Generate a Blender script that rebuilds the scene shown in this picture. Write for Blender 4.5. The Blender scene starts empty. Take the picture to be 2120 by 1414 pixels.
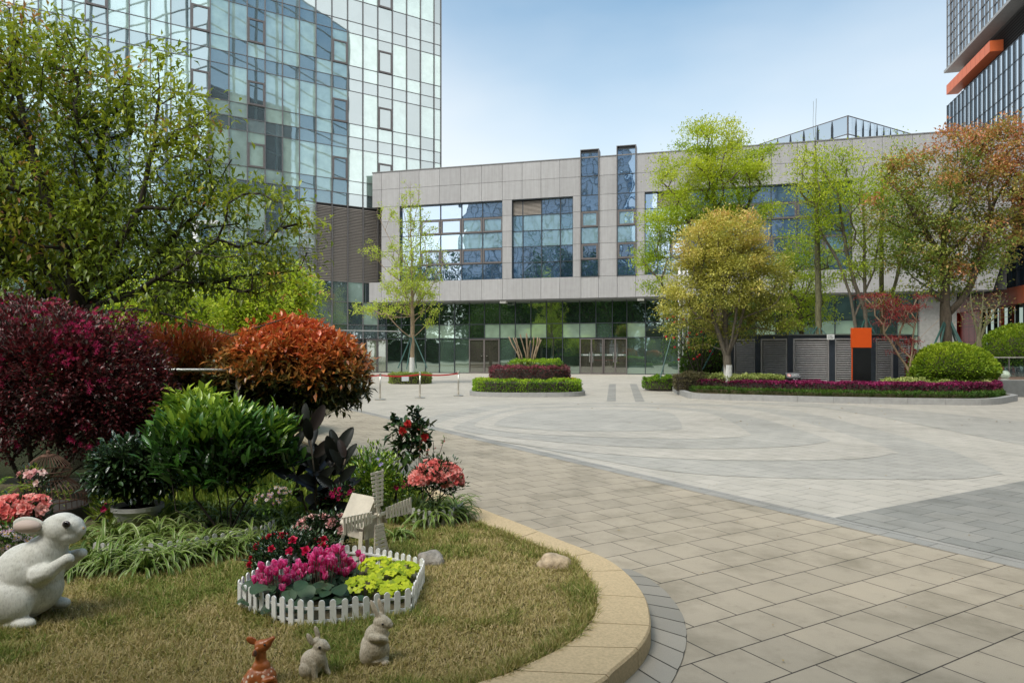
import bpy, bmesh, math, random
import numpy as np
from mathutils import Vector, Matrix, Euler
PI = math.pi
sc = bpy.context.scene
COL = sc.collection
CAMH = 1.6; F = 1413.3; CX = 1060.0; HZ = 733.0     # eye height, focal length and horizon of the photograph (pixels)
RS = np.random.RandomState

def G(px, py, z=0.0):
    """ground point seen at photo pixel, on the level z"""
    Y = F*(CAMH-z)/(py-HZ)
    return ((px-CX)/F*Y, Y)
def W(px, py, Y):
    return np.array([(px-CX)/F*Y, Y, CAMH+(HZ-py)/F*Y])
def X_at(px, Y): return (px-CX)/F*Y
def Z_at(py, Y): return CAMH+(HZ-py)/F*Y

class Plane:
    def __init__(s, O, ang):
        s.O = O; s.ang = ang; s.d = (math.cos(ang), math.sin(ang))
    def at(s, px, py, out=0.0):
        # out > 0 = towards the viewer side of the plane
        nx, ny = s.d[1], -s.d[0]
        Ox, Oy = s.O[0]+nx*out, s.O[1]+ny*out
        rx = (px-CX)/F; rz = (HZ-py)/F
        t = (Ox*s.d[1]-Oy*s.d[0])/(rx*s.d[1]-s.d[0])
        return ((rx*t-Ox)*s.d[0]+(t-Oy)*s.d[1], CAMH+rz*t)
    def root(s, name, **k):
        return thing(name, loc=(s.O[0], s.O[1], 0), rz=s.ang, **k)

# ---------- object bookkeeping
def tag(o, label=None, cat=None, group=None, kind=None):
    if label: o['label'] = label
    if cat: o['category'] = cat
    if group: o['group'] = group
    if kind: o['kind'] = kind
    return o
def thing(name, label=None, cat=None, loc=(0,0,0), rz=0.0, group=None, kind=None):
    o = bpy.data.objects.new(name, None); COL.objects.link(o)
    o.empty_display_size = 0.1
    o.location = loc; o.rotation_euler = (0,0,rz)
    return tag(o, label, cat, group, kind)
def mesh_np(name, V, faces_list, mats, parent=None, rnd=None, mi=None, smooth=False):
    """faces_list: list of int arrays (n,k)"""
    me = bpy.data.meshes.new(name)
    V = np.asarray(V, dtype=np.float32)
    me.vertices.add(len(V)); me.vertices.foreach_set('co', V.ravel())
    loops = []; starts = []; tot = 0
    for Fa in faces_list:
        Fa = np.asarray(Fa, dtype=np.int32)
        if len(Fa) == 0: continue
        n, k = Fa.shape
        loops.append(Fa.ravel()); starts.append(tot+np.arange(n)*k); tot += n*k
    loops = np.concatenate(loops); starts = np.concatenate(starts)
    me.loops.add(len(loops)); me.loops.foreach_set('vertex_index', loops.astype(np.int32))
    me.polygons.add(len(starts)); me.polygons.foreach_set('loop_start', starts.astype(np.int32))
    if smooth: me.polygons.foreach_set('use_smooth', np.ones(len(starts), dtype=bool))
    if not isinstance(mats, (list, tuple)): mats = [mats]
    for m in mats: me.materials.append(m)
    if mi is not None: me.polygons.foreach_set('material_index', np.asarray(mi, dtype=np.int32))
    if rnd is not None:
        a = me.attributes.new('rnd', 'FLOAT', 'POINT'); a.data.foreach_set('value', np.asarray(rnd, dtype=np.float32))
    me.update(calc_edges=True)
    o = bpy.data.objects.new(name, me); COL.objects.link(o)
    if parent is not None: o.parent = parent
    return o

class MB:
    """collects simple solids, builds ONE mesh"""
    def __init__(s): s.v = []; s.f = []; s.m = []; s.r = []
    def _add(s, vs, fs, m=0, r=0.5):
        b = len(s.v); s.v += [tuple(v) for v in vs]; s.r += [r]*len(vs)
        for f in fs: s.f.append(tuple(i+b for i in f)); s.m.append(m)
        return s
    def box(s, x0, x1, y0, y1, z0, z1, m=0, r=0.5):
        v = [(x0,y0,z0),(x1,y0,z0),(x1,y1,z0),(x0,y1,z0),(x0,y0,z1),(x1,y0,z1),(x1,y1,z1),(x0,y1,z1)]
        return s._add(v, [(0,3,2,1),(4,5,6,7),(0,1,5,4),(1,2,6,5),(2,3,7,6),(3,0,4,7)], m, r)
    def bar(s, a, b, w, h, m=0, up=(0,0,1), r=0.5):
        a = Vector(a); b = Vector(b); d = (b-a).normalized(); u = Vector(up)
        if abs(d.dot(u)) > .98: u = Vector((0,1,0))
        x = d.cross(u).normalized()*w/2; z = x.cross(d).normalized()*h/2
        v = [a-x-z, a+x-z, a+x+z, a-x+z, b-x-z, b+x-z, b+x+z, b-x+z]
        return s._add(v, [(0,1,2,3),(7,6,5,4),(0,4,5,1),(1,5,6,2),(2,6,7,3),(3,7,4,0)], m, r)
    def tube(s, pts, rad, n=8, m=0, cap=True, r=0.5):
        pts = [Vector(p) for p in pts]; k = len(pts)
        if not isinstance(rad, (list, tuple)): rad = [rad]*k
        vs = []; ref = None
        for i, p in enumerate(pts):
            t = (pts[min(i+1,k-1)]-pts[max(i-1,0)]).normalized()
            if ref is None:
                ref = Vector((0,0,1)) if abs(t.z) < .9 else Vector((1,0,0))
            a = t.cross(ref).normalized(); b = t.cross(a).normalized(); ref = b.cross(t).normalized() if False else ref
            for j in range(n):
                c = 2*PI*j/n; vs.append(p+(a*math.cos(c)+b*math.sin(c))*rad[i])
        fs = []
        for i in range(k-1):
            for j in range(n):
                j2 = (j+1) % n
                fs.append((i*n+j, i*n+j2, (i+1)*n+j2, (i+1)*n+j))
        if cap: fs.append(tuple(range(n))[::-1]); fs.append(tuple((k-1)*n+j for j in range(n)))
        return s._add(vs, fs, m, r)
    def lathe(s, prof, c=(0,0,0), n=24, m=0, sx=1, sy=1, r=0.5):
        vs = []
        for (rr, z) in prof:
            for j in range(n):
                a = 2*PI*j/n; vs.append((c[0]+rr*math.cos(a)*sx, c[1]+rr*math.sin(a)*sy, c[2]+z))
        fs = []
        for i in range(len(prof)-1):
            for j in range(n):
                j2 = (j+1) % n; fs.append((i*n+j, i*n+j2, (i+1)*n+j2, (i+1)*n+j))
        if prof[0][0] > 1e-4: fs.append(tuple(range(n))[::-1])
        if prof[-1][0] > 1e-4: fs.append(tuple((len(prof)-1)*n+j for j in range(n)))
        return s._add(vs, fs, m, r)
    def prism(s, poly, z0, z1, m=0, bottom=True, r=0.5):
        n = len(poly)
        vs = [(p[0],p[1],z0) for p in poly]+[(p[0],p[1],z1) for p in poly]
        ar = sum(poly[i][0]*poly[(i+1)%n][1]-poly[(i+1)%n][0]*poly[i][1] for i in range(n))
        idx = list(range(n)) if ar > 0 else list(range(n))[::-1]
        fs = [tuple(n+i for i in idx)]
        if bottom: fs.append(tuple(i for i in idx[::-1]))
        for a in range(n):
            i, j = idx[a], idx[(a+1)%n]; fs.append((i, j, n+j, n+i))
        return s._add(vs, fs, m, r)
    def quad(s, a, b, c, d, m=0, r=0.5): return s._add([a,b,c,d], [(0,1,2,3)], m, r)
    def poly(s, pts, m=0, r=0.5): return s._add(pts, [tuple(range(len(pts)))], m, r)
    def build(s, name, mats, parent=None, smooth=False, bevel=0, loc=None):
        me = bpy.data.meshes.new(name); me.from_pydata(s.v, [], s.f)
        if not isinstance(mats, (list, tuple)): mats = [mats]
        for m in mats: me.materials.append(m)
        me.polygons.foreach_set('material_index', s.m)
        a = me.attributes.new('rnd', 'FLOAT', 'POINT'); a.data.foreach_set('value', s.r)
        if smooth: me.polygons.foreach_set('use_smooth', [True]*len(s.f))
        me.update()
        o = bpy.data.objects.new(name, me); COL.objects.link(o)
        if parent is not None: o.parent = parent
        if loc is not None: o.location = loc
        if bevel:
            b = o.modifiers.new('bevel', 'BEVEL'); b.width = bevel; b.segments = 2; b.limit_method = 'ANGLE'
        return o

# ---------- materials
def _nt(name):
    m = bpy.data.materials.new(name); m.use_nodes = True
    nt = m.node_tree; nt.nodes.clear()
    out = nt.nodes.new('ShaderNodeOutputMaterial')
    return m, nt, out
def N(nt, typ, **k):
    n = nt.nodes.new(typ)
    for a, b in k.items():
        if a.startswith('i_'):
            key = a[2:].replace('_', ' ')
            n.inputs[key].default_value = b
        else: setattr(n, a, b)
    return n
def L(nt, a, b): nt.links.new(a, b)
def ramp(nt, stops, interp='LINEAR'):
    r = nt.nodes.new('ShaderNodeValToRGB'); cr = r.color_ramp; cr.interpolation = interp
    while len(cr.elements) > 1: cr.elements.remove(cr.elements[-1])
    cr.elements[0].position = stops[0][0]; cr.elements[0].color = (*stops[0][1], 1)
    for p, c in stops[1:]:
        e = cr.elements.new(p); e.color = (*c, 1)
    return r
def coord(nt, kind='Object', scale=(1,1,1), rot=(0,0,0), loc=(0,0,0)):
    t = nt.nodes.new('ShaderNodeTexCoord'); m = nt.nodes.new('ShaderNodeMapping')
    m.inputs['Scale'].default_value = scale; m.inputs['Rotation'].default_value = rot; m.inputs['Location'].default_value = loc
    L(nt, t.outputs[kind], m.inputs['Vector']); return m.outputs['Vector']
def mixc(nt, fac, a, b, mode='MIX'):
    m = nt.nodes.new('ShaderNodeMix'); m.data_type = 'RGBA'; m.blend_type = mode
    if isinstance(fac, (int, float)): m.inputs[0].default_value = fac
    else: L(nt, fac, m.inputs[0])
    for v, s in ((a, m.inputs[6]), (b, m.inputs[7])):
        if isinstance(v, tuple): s.default_value = (*v, 1)
        else: L(nt, v, s)
    return m.outputs[2]
def noise(nt, vec, scale, detail=4, rough=.55, dim='3D'):
    n = nt.nodes.new('ShaderNodeTexNoise'); n.inputs['Scale'].default_value = scale
    n.inputs['Detail'].default_value = detail; n.inputs['Roughness'].default_value = rough
    if vec is not None: L(nt, vec, n.inputs['Vector'])
    return n
def plain(name, col, rough=.6, metal=0, var=.12, scale=6, bump=0, bscale=60, spec=.5):
    """simple procedural surface: base colour with soft mottling and optional grain"""
    m, nt, out = _nt(name); p = N(nt, 'ShaderNodeBsdfPrincipled')
    v = coord(nt)
    n = noise(nt, v, scale)
    a = tuple(c*(1-var) for c in col); b = tuple(min(1, c*(1+var)) for c in col)
    r = ramp(nt, [(.3, a), (.7, b)]); L(nt, n.outputs['Fac'], r.inputs['Fac']); L(nt, r.outputs['Color'], p.inputs['Base Color'])
    p.inputs['Roughness'].default_value = rough; p.inputs['Metallic'].default_value = metal
    p.inputs['Specular IOR Level'].default_value = spec
    if bump:
        nb = noise(nt, v, bscale, 3); bp = N(nt, 'ShaderNodeBump'); bp.inputs['Strength'].default_value = bump; bp.inputs['Distance'].default_value = .01
        L(nt, nb.outputs['Fac'], bp.inputs['Height']); L(nt, bp.outputs['Normal'], p.inputs['Normal'])
    L(nt, p.outputs['BSDF'], out.inputs['Surface']); return m
def leaf_mat(name, stops, rough=.45, trans=.35, spec=.35, stripe=None, tint=(1.0, 1.0, .55)):
    """leaf: colour picked per leaf from the 'rnd' attribute, part translucent"""
    m, nt, out = _nt(name); p = N(nt, 'ShaderNodeBsdfPrincipled')
    at = N(nt, 'ShaderNodeAttribute', attribute_name='rnd')
    r = ramp(nt, stops); L(nt, at.outputs['Fac'], r.inputs['Fac']); c = r.outputs['Color']
    L(nt, c, p.inputs['Base Color']); p.inputs['Roughness'].default_value = rough
    p.inputs['Specular IOR Level'].default_value = spec
    t = N(nt, 'ShaderNodeBsdfTranslucent'); c2 = mixc(nt, 1.0, c, tint, 'MULTIPLY')
    g = N(nt, 'ShaderNodeBrightContrast'); L(nt, c2, g.inputs['Color']); g.inputs['Bright'].default_value = .02
    L(nt, g.outputs['Color'], t.inputs['Color'])
    mx = N(nt, 'ShaderNodeMixShader'); mx.inputs[0].default_value = trans
    L(nt, p.outputs['BSDF'], mx.inputs[1]); L(nt, t.outputs['BSDF'], mx.inputs[2]); L(nt, mx.outputs[0], out.inputs['Surface'])
    return m

# ---------- leaves
def unit(a): return a/np.maximum(np.linalg.norm(a, axis=1, keepdims=True), 1e-9)
def leaves(P, D, U, Ln, Wd, rnd, kind='leaf', curl=.15, fold=.25):
    """returns V, faces list, rnd per vertex.  P base, D direction, U approximate up of the blade"""
    n = len(P); D = unit(D); S = unit(np.cross(D, U)); Nn = unit(np.cross(S, D))
    Ln = np.asarray(Ln).reshape(-1,1)*np.ones((n,1)); Wd = np.asarray(Wd).reshape(-1,1)*np.ones((n,1))
    if kind == 'leaf':
        tv = [(0,0,0),(-.5,.48,1),(0,.5,0),(.5,.48,1),(0,1,-1)]
        faces = [(0,2,1),(0,3,2),(2,4,1),(3,4,2)]
        # t: (side, along, lift)
        V = np.zeros((n,5,3))
        for i,(a,b,c) in enumerate(tv):
            lift = c*Wd*fold if c > 0 else (-curl*Ln if c < 0 else 0*Ln)
            V[:,i] = P + S*a*Wd + D*b*Ln + Nn*lift
        k = 5
    elif kind == 'tri':
        V = np.zeros((n,4,3)); V[:,0] = P; V[:,1] = P-S*.5*Wd+D*.45*Ln+Nn*fold*Wd; V[:,2] = P+D*Ln-Nn*curl*Ln; V[:,3] = P+S*.5*Wd+D*.45*Ln+Nn*fold*Wd
        faces = [(0,3,2),(0,2,1)]; k = 4
    elif kind == 'oval':
        # rounder, finer leaf: 2 rows of side verts
        tv = [(0,0,0),(-.34,.2,1),(0,.22,0),(.34,.2,1),(-.5,.55,1),(0,.58,0),(.5,.55,1),(-.28,.85,.6),(0,.88,0),(.28,.85,.6),(0,1,0)]
        faces = [(0,2,1),(0,3,2),(1,2,5,4),(2,3,6,5),(4,5,8,7),(5,6,9,8),(7,8,10),(8,9,10)]
        V = np.zeros((n,11,3))
        for i,(a,b,c) in enumerate(tv):
            V[:,i] = P + S*a*Wd + D*b*Ln + Nn*(c*Wd*fold - curl*Ln*b*b)
        k = 11
    base = (np.arange(n)*k)[:,None]
    f3 = [f for f in faces if len(f) == 3]; f4 = [f for f in faces if len(f) == 4]
    out = []
    if f3: out.append((base[:,:,None]+np.array(f3)[None]).reshape(-1,3))
    if f4: out.append((base[:,:,None]+np.array(f4)[None]).reshape(-1,4))
    return V.reshape(-1,3), out, np.repeat(rnd, k)
def join(parts):
    V = []; F3 = []; F4 = []; R = []; b = 0
    for v, fs, r in parts:
        V.append(v); R.append(r)
        for f in fs: (F3 if f.shape[1] == 3 else F4).append(f+b)
        b += len(v)
    fl = []
    if F3: fl.append(np.concatenate(F3))
    if F4: fl.append(np.concatenate(F4))
    return np.concatenate(V), fl, np.concatenate(R)
def sph(n, r):
    a = r.normal(size=(n,3)); return unit(a)
def foliage(name, C, rs, per, spread, Ln, asp, mat, parent, centre=None, kind='leaf', up=.35, out=.6, rnd=None, rvar=.25, curl=.15, fold=.25, lvar=.3, sq=1.0, smooth=False):
    """per leaves round every cluster centre C"""
    C = np.asarray(C); n = len(C)*per
    cid = np.repeat(np.arange(len(C)), per)
    P = C[cid]+rs.normal(size=(n,3))*np.array([spread, spread, spread*sq])
    D = sph(n, rs)
    if centre is not None:
        o = unit(P-np.asarray(centre)); D = D*(1-out)+o*out
    D = D+np.array([0,0,up])
    U = sph(n, rs)*.4+np.array([0,0,1.0])
    Ls = Ln*(1+lvar*rs.uniform(-1,1,n))
    if rnd is None: rv = rs.uniform(0,1,n)
    else: rv = np.clip(np.asarray(rnd)[cid]+rs.normal(size=n)*rvar, 0, 1)
    V, f, R = leaves(P, D, U, Ls, Ls*asp, rv, kind, curl, fold)
    return mesh_np(name, V, f, mat, parent, rnd=R, smooth=smooth)

# ---------- trees
def grow(trunks, targets, bf=.35, seg=.35, wob=.08, rs=None):
    """balanced spanning tree from trunk polylines to the targets -> nodes, parents"""
    nodes = []; par = []; plen = []
    root0 = None
    for tr in trunks:
        tr = [np.array(p, float) for p in tr]
        prev = None
        if nodes:
            d = [np.linalg.norm(np.array(nodes[i])-tr[0]) for i in range(len(nodes))]
            prev = int(np.argmin(d))
            if d[prev] > .6: prev = None
        for i, p in enumerate(tr):
            if i == 0:
                if prev is not None and np.linalg.norm(nodes[prev]-p) < 1e-6: continue
                nodes.append(p); par.append(-1 if prev is None else prev); plen.append(0 if prev is None else plen[prev]); prev = len(nodes)-1
            else:
                a = nodes[prev]; L_ = np.linalg.norm(p-a); k = max(1, int(L_/seg))
                for j in range(1, k+1):
                    q = a+(p-a)*j/k
                    if j < k: q = q+rs.normal(size=3)*wob*seg*.5
                    nodes.append(q); par.append(prev); plen.append(plen[prev]+L_/k); prev = len(nodes)-1
    T = np.asarray(targets); base = nodes[0]
    order = np.argsort(np.linalg.norm(T-base, axis=1))
    NA = np.zeros((len(nodes)+len(T)*14, 3)); NA[:len(nodes)] = nodes; cnt = len(nodes)
    PL = np.zeros(len(NA)); PL[:cnt] = plen; PR = list(par)
    tips = np.zeros(len(T), int)
    for ti in order:
        t = T[ti]
        dv = t-NA[:cnt]; d = np.linalg.norm(dv, axis=1)
        cost = d+bf*PL[:cnt]+np.where(dv[:,2] < 0, -dv[:,2]*.35, 0)
        j = int(np.argmin(cost)); k = min(12, max(1, int(d[j]/seg)))
        a = NA[j].copy(); prev = j
        bow = rs.normal(size=3)*wob*d[j]+np.array([0,0,-.06*d[j]])
        for q in range(1, k+1):
            u = q/k
            NA[cnt] = a+(t-a)*u+bow*math.sin(PI*u); PR.append(prev); PL[cnt] = PL[prev]+d[j]/k; prev = cnt; cnt += 1
            if cnt >= len(NA)-1: break
        tips[ti] = prev
        if cnt >= len(NA)-14: break
    return NA[:cnt].copy(), np.array(PR[:cnt]), tips
def branch_mesh(name, NA, PR, r_tip, r_base, mat, parent, n=6, power=.42):
    cnt = len(NA); w = np.zeros(cnt); ch = [[] for _ in range(cnt)]
    for i in range(cnt):
        if PR[i] >= 0: ch[PR[i]].append(i)
    for i in range(cnt-1, -1, -1):
        if not ch[i]: w[i] = 1
        if PR[i] >= 0: w[PR[i]] += w[i]
    wm = w.max(); rad = r_tip+(r_base-r_tip)*((w-1)/max(1, wm-1))**power
    V = []; Fq = []; b = 0
    heads = [(i, None) for i in range(cnt) if PR[i] < 0]
    stack = list(heads)
    while stack:
        i, frm = stack.pop()
        chain = ([frm] if frm is not None else [])+[i]
        while ch[chain[-1]]:
            c = sorted(ch[chain[-1]], key=lambda q: -w[q])
            for o in c[1:]: stack.append((o, chain[-1]))
            chain.append(c[0])
        P = NA[chain]; R = rad[chain].copy()
        if frm is not None: R[0] = min(R[0], R[1]*1.15)
        k = len(P)
        if k < 2: continue
        T = np.zeros((k,3)); T[1:-1] = P[2:]-P[:-2]; T[0] = P[1]-P[0]; T[-1] = P[-1]-P[-2]; T = unit(T)
        ref = np.array([.31,.73,.2]); A = unit(np.cross(T, ref)); B = np.cross(T, A)
        nn = n if R.max() > r_tip*2.2 else max(3, n-3)
        an = np.arange(nn)*2*PI/nn
        ring = P[:,None]+R[:,None,None]*(A[:,None]*np.cos(an)[None,:,None]+B[:,None]*np.sin(an)[None,:,None])
        V.append(ring.reshape(-1,3))
        i0 = np.arange(k-1)[:,None]*nn; j = np.arange(nn)[None]; j2 = (j+1) % nn
        Fq.append(np.stack([i0+j, i0+j2, i0+nn+j2, i0+nn+j], -1).reshape(-1,4)+b)
        b += k*nn
    return mesh_np(name, np.concatenate(V), [np.concatenate(Fq)], mat, parent, smooth=True)
def in_ellipsoids(ells, rs, total, shell=.5, zmin=None):
    """ells: (cx,cy,cz, rx,ry,rz[,weight])"""
    w = np.array([(e[6] if len(e) > 6 else e[3]*e[4]*e[5]) for e in ells], float); w /= w.sum()
    out = []
    for e, wi in zip(ells, w):
        k = max(3, int(total*wi)); d = sph(k, rs); r = rs.uniform(shell**3, 1, k)**(1/3.)
        p = d*r[:,None]*np.array(e[3:6])+np.array(e[:3]); out.append(p)
    P = np.concatenate(out)
    if zmin is not None: P = P[P[:,2] > zmin]
    return P
def E(px, py, rx, rz, Y, ry=None, dY=0, w=None):
    """ellipsoid from its outline in photo pixels at depth Y"""
    s = (Y+dY)/F; c = W(px, py, Y+dY)
    e = (c[0], c[1], c[2], rx*s, (ry if ry is not None else rx*s), rz*s)
    return e+((w,) if w else ())
# ================= world, sun, camera =================
SUN_EL, SUN_AZ = math.radians(58), math.radians(-140)
w = bpy.data.worlds.new('World'); sc.world = w; w.use_nodes = True
nt = w.node_tree; nt.nodes.clear()
wo = nt.nodes.new('ShaderNodeOutputWorld'); bg = nt.nodes.new('ShaderNodeBackground')
sky = nt.nodes.new('ShaderNodeTexSky'); sky.sky_type = 'NISHITA'; sky.sun_disc = False
sky.sun_elevation = SUN_EL; sky.sun_rotation = SUN_AZ; sky.air_density = 1.0; sky.dust_density = .4; sky.ozone_density = 1.2
tc = nt.nodes.new('ShaderNodeTexCoord'); sp = nt.nodes.new('ShaderNodeSeparateXYZ'); L(nt, tc.outputs['Generated'], sp.inputs[0])
def M(op, a, b=None, clamp=False):
    n = nt.nodes.new('ShaderNodeMath'); n.operation = op; n.use_clamp = clamp
    for i, v in enumerate((a, b)):
        if v is None: continue
        if isinstance(v, (int, float)): n.inputs[i].default_value = v
        else: L(nt, v, n.inputs[i])
    return n.outputs[0]
mp = nt.nodes.new('ShaderNodeMapping'); mp.inputs['Scale'].default_value = (1.2, 1.2, 3.2); L(nt, tc.outputs['Generated'], mp.inputs['Vector'])
cn = noise(nt, mp.outputs['Vector'], 1.3, 4, .5)
cn2 = noise(nt, mp.outputs['Vector'], 5.0, 5, .6)
hz = M('MULTIPLY', M('SUBTRACT', .52, sp.outputs['Z']), 2.5, True)               # milky towards the horizon
back = M('MULTIPLY', M('SUBTRACT', .15, sp.outputs['Y']), 1.3, True)              # thicker cloud behind the viewer
left = M('MULTIPLY', M('SUBTRACT', .1, sp.outputs['X']), .55, True)
cl = M('ADD', M('MULTIPLY', M('SUBTRACT', cn.outputs['Fac'], .56), .75), M('MULTIPLY', M('SUBTRACT', cn2.outputs['Fac'], .5), .12))
fac = M('ADD', M('ADD', cl, back), M('ADD', M('MULTIPLY', hz, 1.0), left), True)
cb = mixc(nt, back, (5.3, 5.4, 5.4), (11.6, 11.8, 12.0))
csh = mixc(nt, M('MULTIPLY', cn2.outputs['Fac'], .35), cb, (4.5, 4.8, 5.1))
skyc = mixc(nt, 1.0, sky.outputs['Color'], (.92, 1.14, 1.04), 'MULTIPLY')
fin = mixc(nt, fac, skyc, csh)
L(nt, fin, bg.inputs['Color']); bg.inputs['Strength'].default_value = .10; L(nt, bg.outputs[0], wo.inputs[0])

sd = bpy.data.lights.new('sun', 'SUN'); sd.energy = 1.5; sd.angle = math.radians(24); sd.color = (1, .94, .84)
so = bpy.data.objects.new('sun', sd); COL.objects.link(so)
dv = Vector((math.sin(SUN_AZ)*math.cos(SUN_EL), math.cos(SUN_AZ)*math.cos(SUN_EL), math.sin(SUN_EL)))
so.rotation_euler = dv.to_track_quat('Z', 'Y').to_euler(); so.location = (0, 0, 30)

cd = bpy.data.cameras.new('camera'); cam = bpy.data.objects.new('camera', cd); COL.objects.link(cam); sc.camera = cam
cam.location = (0, 0, CAMH); cam.rotation_euler = (PI/2, 0, 0); cd.sensor_width = 36; cd.lens = 24.0
cd.shift_y = (HZ-707)/2120.0; cd.clip_end = 2000; cd.clip_start = .05
sc.view_settings.view_transform = 'Standard'; sc.view_settings.look = 'None'; sc.view_settings.exposure = 1.0; sc.view_settings.gamma = 1
sc.cycles.use_denoising = True; sc.cycles.max_bounces = 7; sc.cycles.diffuse_bounces = 3; sc.cycles.glossy_bounces = 4
sc.cycles.transmission_bounces = 6; sc.cycles.transparent_max_bounces = 12; sc.cycles.sample_clamp_indirect = 6

# ================= paving =================
UD = (-.505, .863); VD = (.863, .505)
def uv(x, y): return (x*UD[0]+y*UD[1], x*VD[0]+y*VD[1])
def xy(u, v): return (u*UD[0]+v*VD[0], u*UD[1]+v*VD[1])
def paver(name, c1, c2, mortar, ang, loc=(0,0,0), size=(.335,.335), joint=.004, stain=.25, off=.5, vc=None):
    m, nt, out = _nt(name); p = N(nt, 'ShaderNodeBsdfPrincipled')
    v = coord(nt, rot=(0,0,-ang), loc=loc); v0 = coord(nt)
    wv = noise(nt, v0, 1.2, 2); 
    b = N(nt, 'ShaderNodeTexBrick', offset=off, offset_frequency=2, squash=1)
    b.inputs['Scale'].default_value = 1; b.inputs['Brick Width'].default_value = size[0]; b.inputs['Row Height'].default_value = size[1]
    b.inputs['Mortar Size'].default_value = joint; b.inputs['Mortar Smooth'].default_value = .3; b.inputs['Bias'].default_value = 0
    b.inputs['Color1'].default_value = (*c1, 1); b.inputs['Color2'].default_value = (*c2, 1); b.inputs['Mortar'].default_value = (*mortar, 1)
    L(nt, v, b.inputs['Vector'])
    g = noise(nt, v0, 260, 2, .7); gr = ramp(nt, [(.3, (.78,.78,.78)), (.7, (1.16,1.15,1.13))]); L(nt, g.outputs['Fac'], gr.inputs['Fac'])
    c = mixc(nt, .8, b.outputs['Color'], gr.outputs['Color'], 'MULTIPLY')
    s = noise(nt, v0, 1.6, 6, .65); sr = ramp(nt, [(.32, (1-stain,1-stain,1-stain*1.1)), (.52, (1,1,1)), (.75, (1.06,1.05,1.03))]); L(nt, s.outputs['Fac'], sr.inputs['Fac'])
    c = mixc(nt, 1.0, c, sr.outputs['Color'], 'MULTIPLY')
    s3 = noise(nt, v0, 7.5, 9, .72); sr3 = ramp(nt, [(.30, (.72,.71,.69)), (.42, (.96,.96,.95)), (.62, (1,1,1)), (.74, (1.08,1.07,1.05))]); L(nt, s3.outputs['Fac'], sr3.inputs['Fac'])
    c = mixc(nt, min(1, stain*2.4), c, mixc(nt, 1.0, c, sr3.outputs['Color'], 'MULTIPLY'))
    s2 = noise(nt, coord(nt, scale=(1,1,1), loc=(7,3,0)), .35, 4, .6); sr2 = ramp(nt, [(.35, (.9,.9,.9)), (.65, (1.05,1.05,1.05))]); L(nt, s2.outputs['Fac'], sr2.inputs['Fac'])
    c = mixc(nt, 1.0, c, sr2.outputs['Color'], 'MULTIPLY')
    L(nt, c, p.inputs['Base Color']); p.inputs['Roughness'].default_value = .62; p.inputs['Specular IOR Level'].default_value = .35
    bp = N(nt, 'ShaderNodeBump'); bp.inputs['Strength'].default_value = .5; bp.inputs['Distance'].default_value = .004
    h = N(nt, 'ShaderNodeMath', operation='MULTIPLY'); h.inputs[1].default_value = -1; L(nt, b.outputs['Fac'], h.inputs[0])
    h2 = N(nt, 'ShaderNodeMath', operation='MULTIPLY_ADD'); L(nt, g.outputs['Fac'], h2.inputs[0]); h2.inputs[1].default_value = .15; L(nt, h.outputs[0], h2.inputs[2])
    L(nt, h2.outputs[0], bp.inputs['Height']); L(nt, bp.outputs['Normal'], p.inputs['Normal'])
    L(nt, p.outputs['BSDF'], out.inputs['Surface']); return m
A_V = math.radians(30.33); A_U = math.radians(120.33)
m_beige = paver('beige_granite', (.425,.366,.28), (.375,.325,.25), (.05,.04,.03), A_V, loc=(.12, -.232, 0), size=(.36,.335), stain=.30, joint=.0048)
m_light = paver('light_granite', (.49,.455,.398), (.45,.42,.365), (.17,.155,.135), A_U, size=(.36,.3), stain=.14)
m_grey = paver('grey_granite', (.425,.405,.362), (.385,.368,.33), (.14,.13,.115), A_U, size=(.36,.3), stain=.14)
m_dark = paver('dark_granite', (.30,.29,.262), (.255,.252,.23), (.06,.058,.052), A_U, size=(.40,.3), stain=.22)
m_border = paver('border_granite', (.34,.325,.295), (.29,.285,.265), (.1,.095,.085), A_U, size=(.42,.6), stain=.2)
m_far = plain('ground_concrete', (.42,.40,.36), .8)

def sheet(name, pts, z, mat, **k):
    o = MB().poly([(p[0], p[1], z) for p in pts]).build(name, mat)
    return tag(o, kind='structure')
sheet('ground', [(-260,-160),(260,-160),(260,260),(-260,260)], -.012, m_far)
sheet('plaza', [(-60,-12),(60,-12),(60,62),(-60,62)], 0, m_light)
# beige path: everything on the near side of the border line
VB = 5.84
sheet('granite_path', [xy(-8,VB), xy(40,VB), xy(40,-14), xy(-8,-14)], .004, m_beige)
sheet('paving_border', [xy(-8,VB), xy(40,VB), xy(40,VB+.24), xy(-8,VB+.24)], .006, m_border)
def cr(pts, n=8, closed=False):
    P = [np.array(p, float) for p in pts]; out = []; k = len(P)
    rng_ = range(k) if closed else range(k-1)
    for i in rng_:
        p0 = P[(i-1) % k] if closed or i > 0 else 2*P[0]-P[1]
        p1 = P[i]; p2 = P[(i+1) % k]; p3 = P[(i+2) % k] if closed or i+2 < k else 2*P[-1]-P[-2]
        for j in range(n):
            t = j/n
            out.append(.5*((2*p1)+(-p0+p2)*t+(2*p0-5*p1+4*p2-p3)*t*t+(-p0+3*p1-3*p2+p3)*t**3))
    if not closed: out.append(P[-1])
    return out
def ring_sheet(name, px, z, mat, sm=True):
    pts = [G(*p) for p in px]
    if sm: pts = cr(pts, 6, True)
    q = []
    for x, y in pts:
        u, v = uv(x, y); q.append(xy(u, max(v, VB+.245)))
    return sheet(name, q, z, mat)
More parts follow.
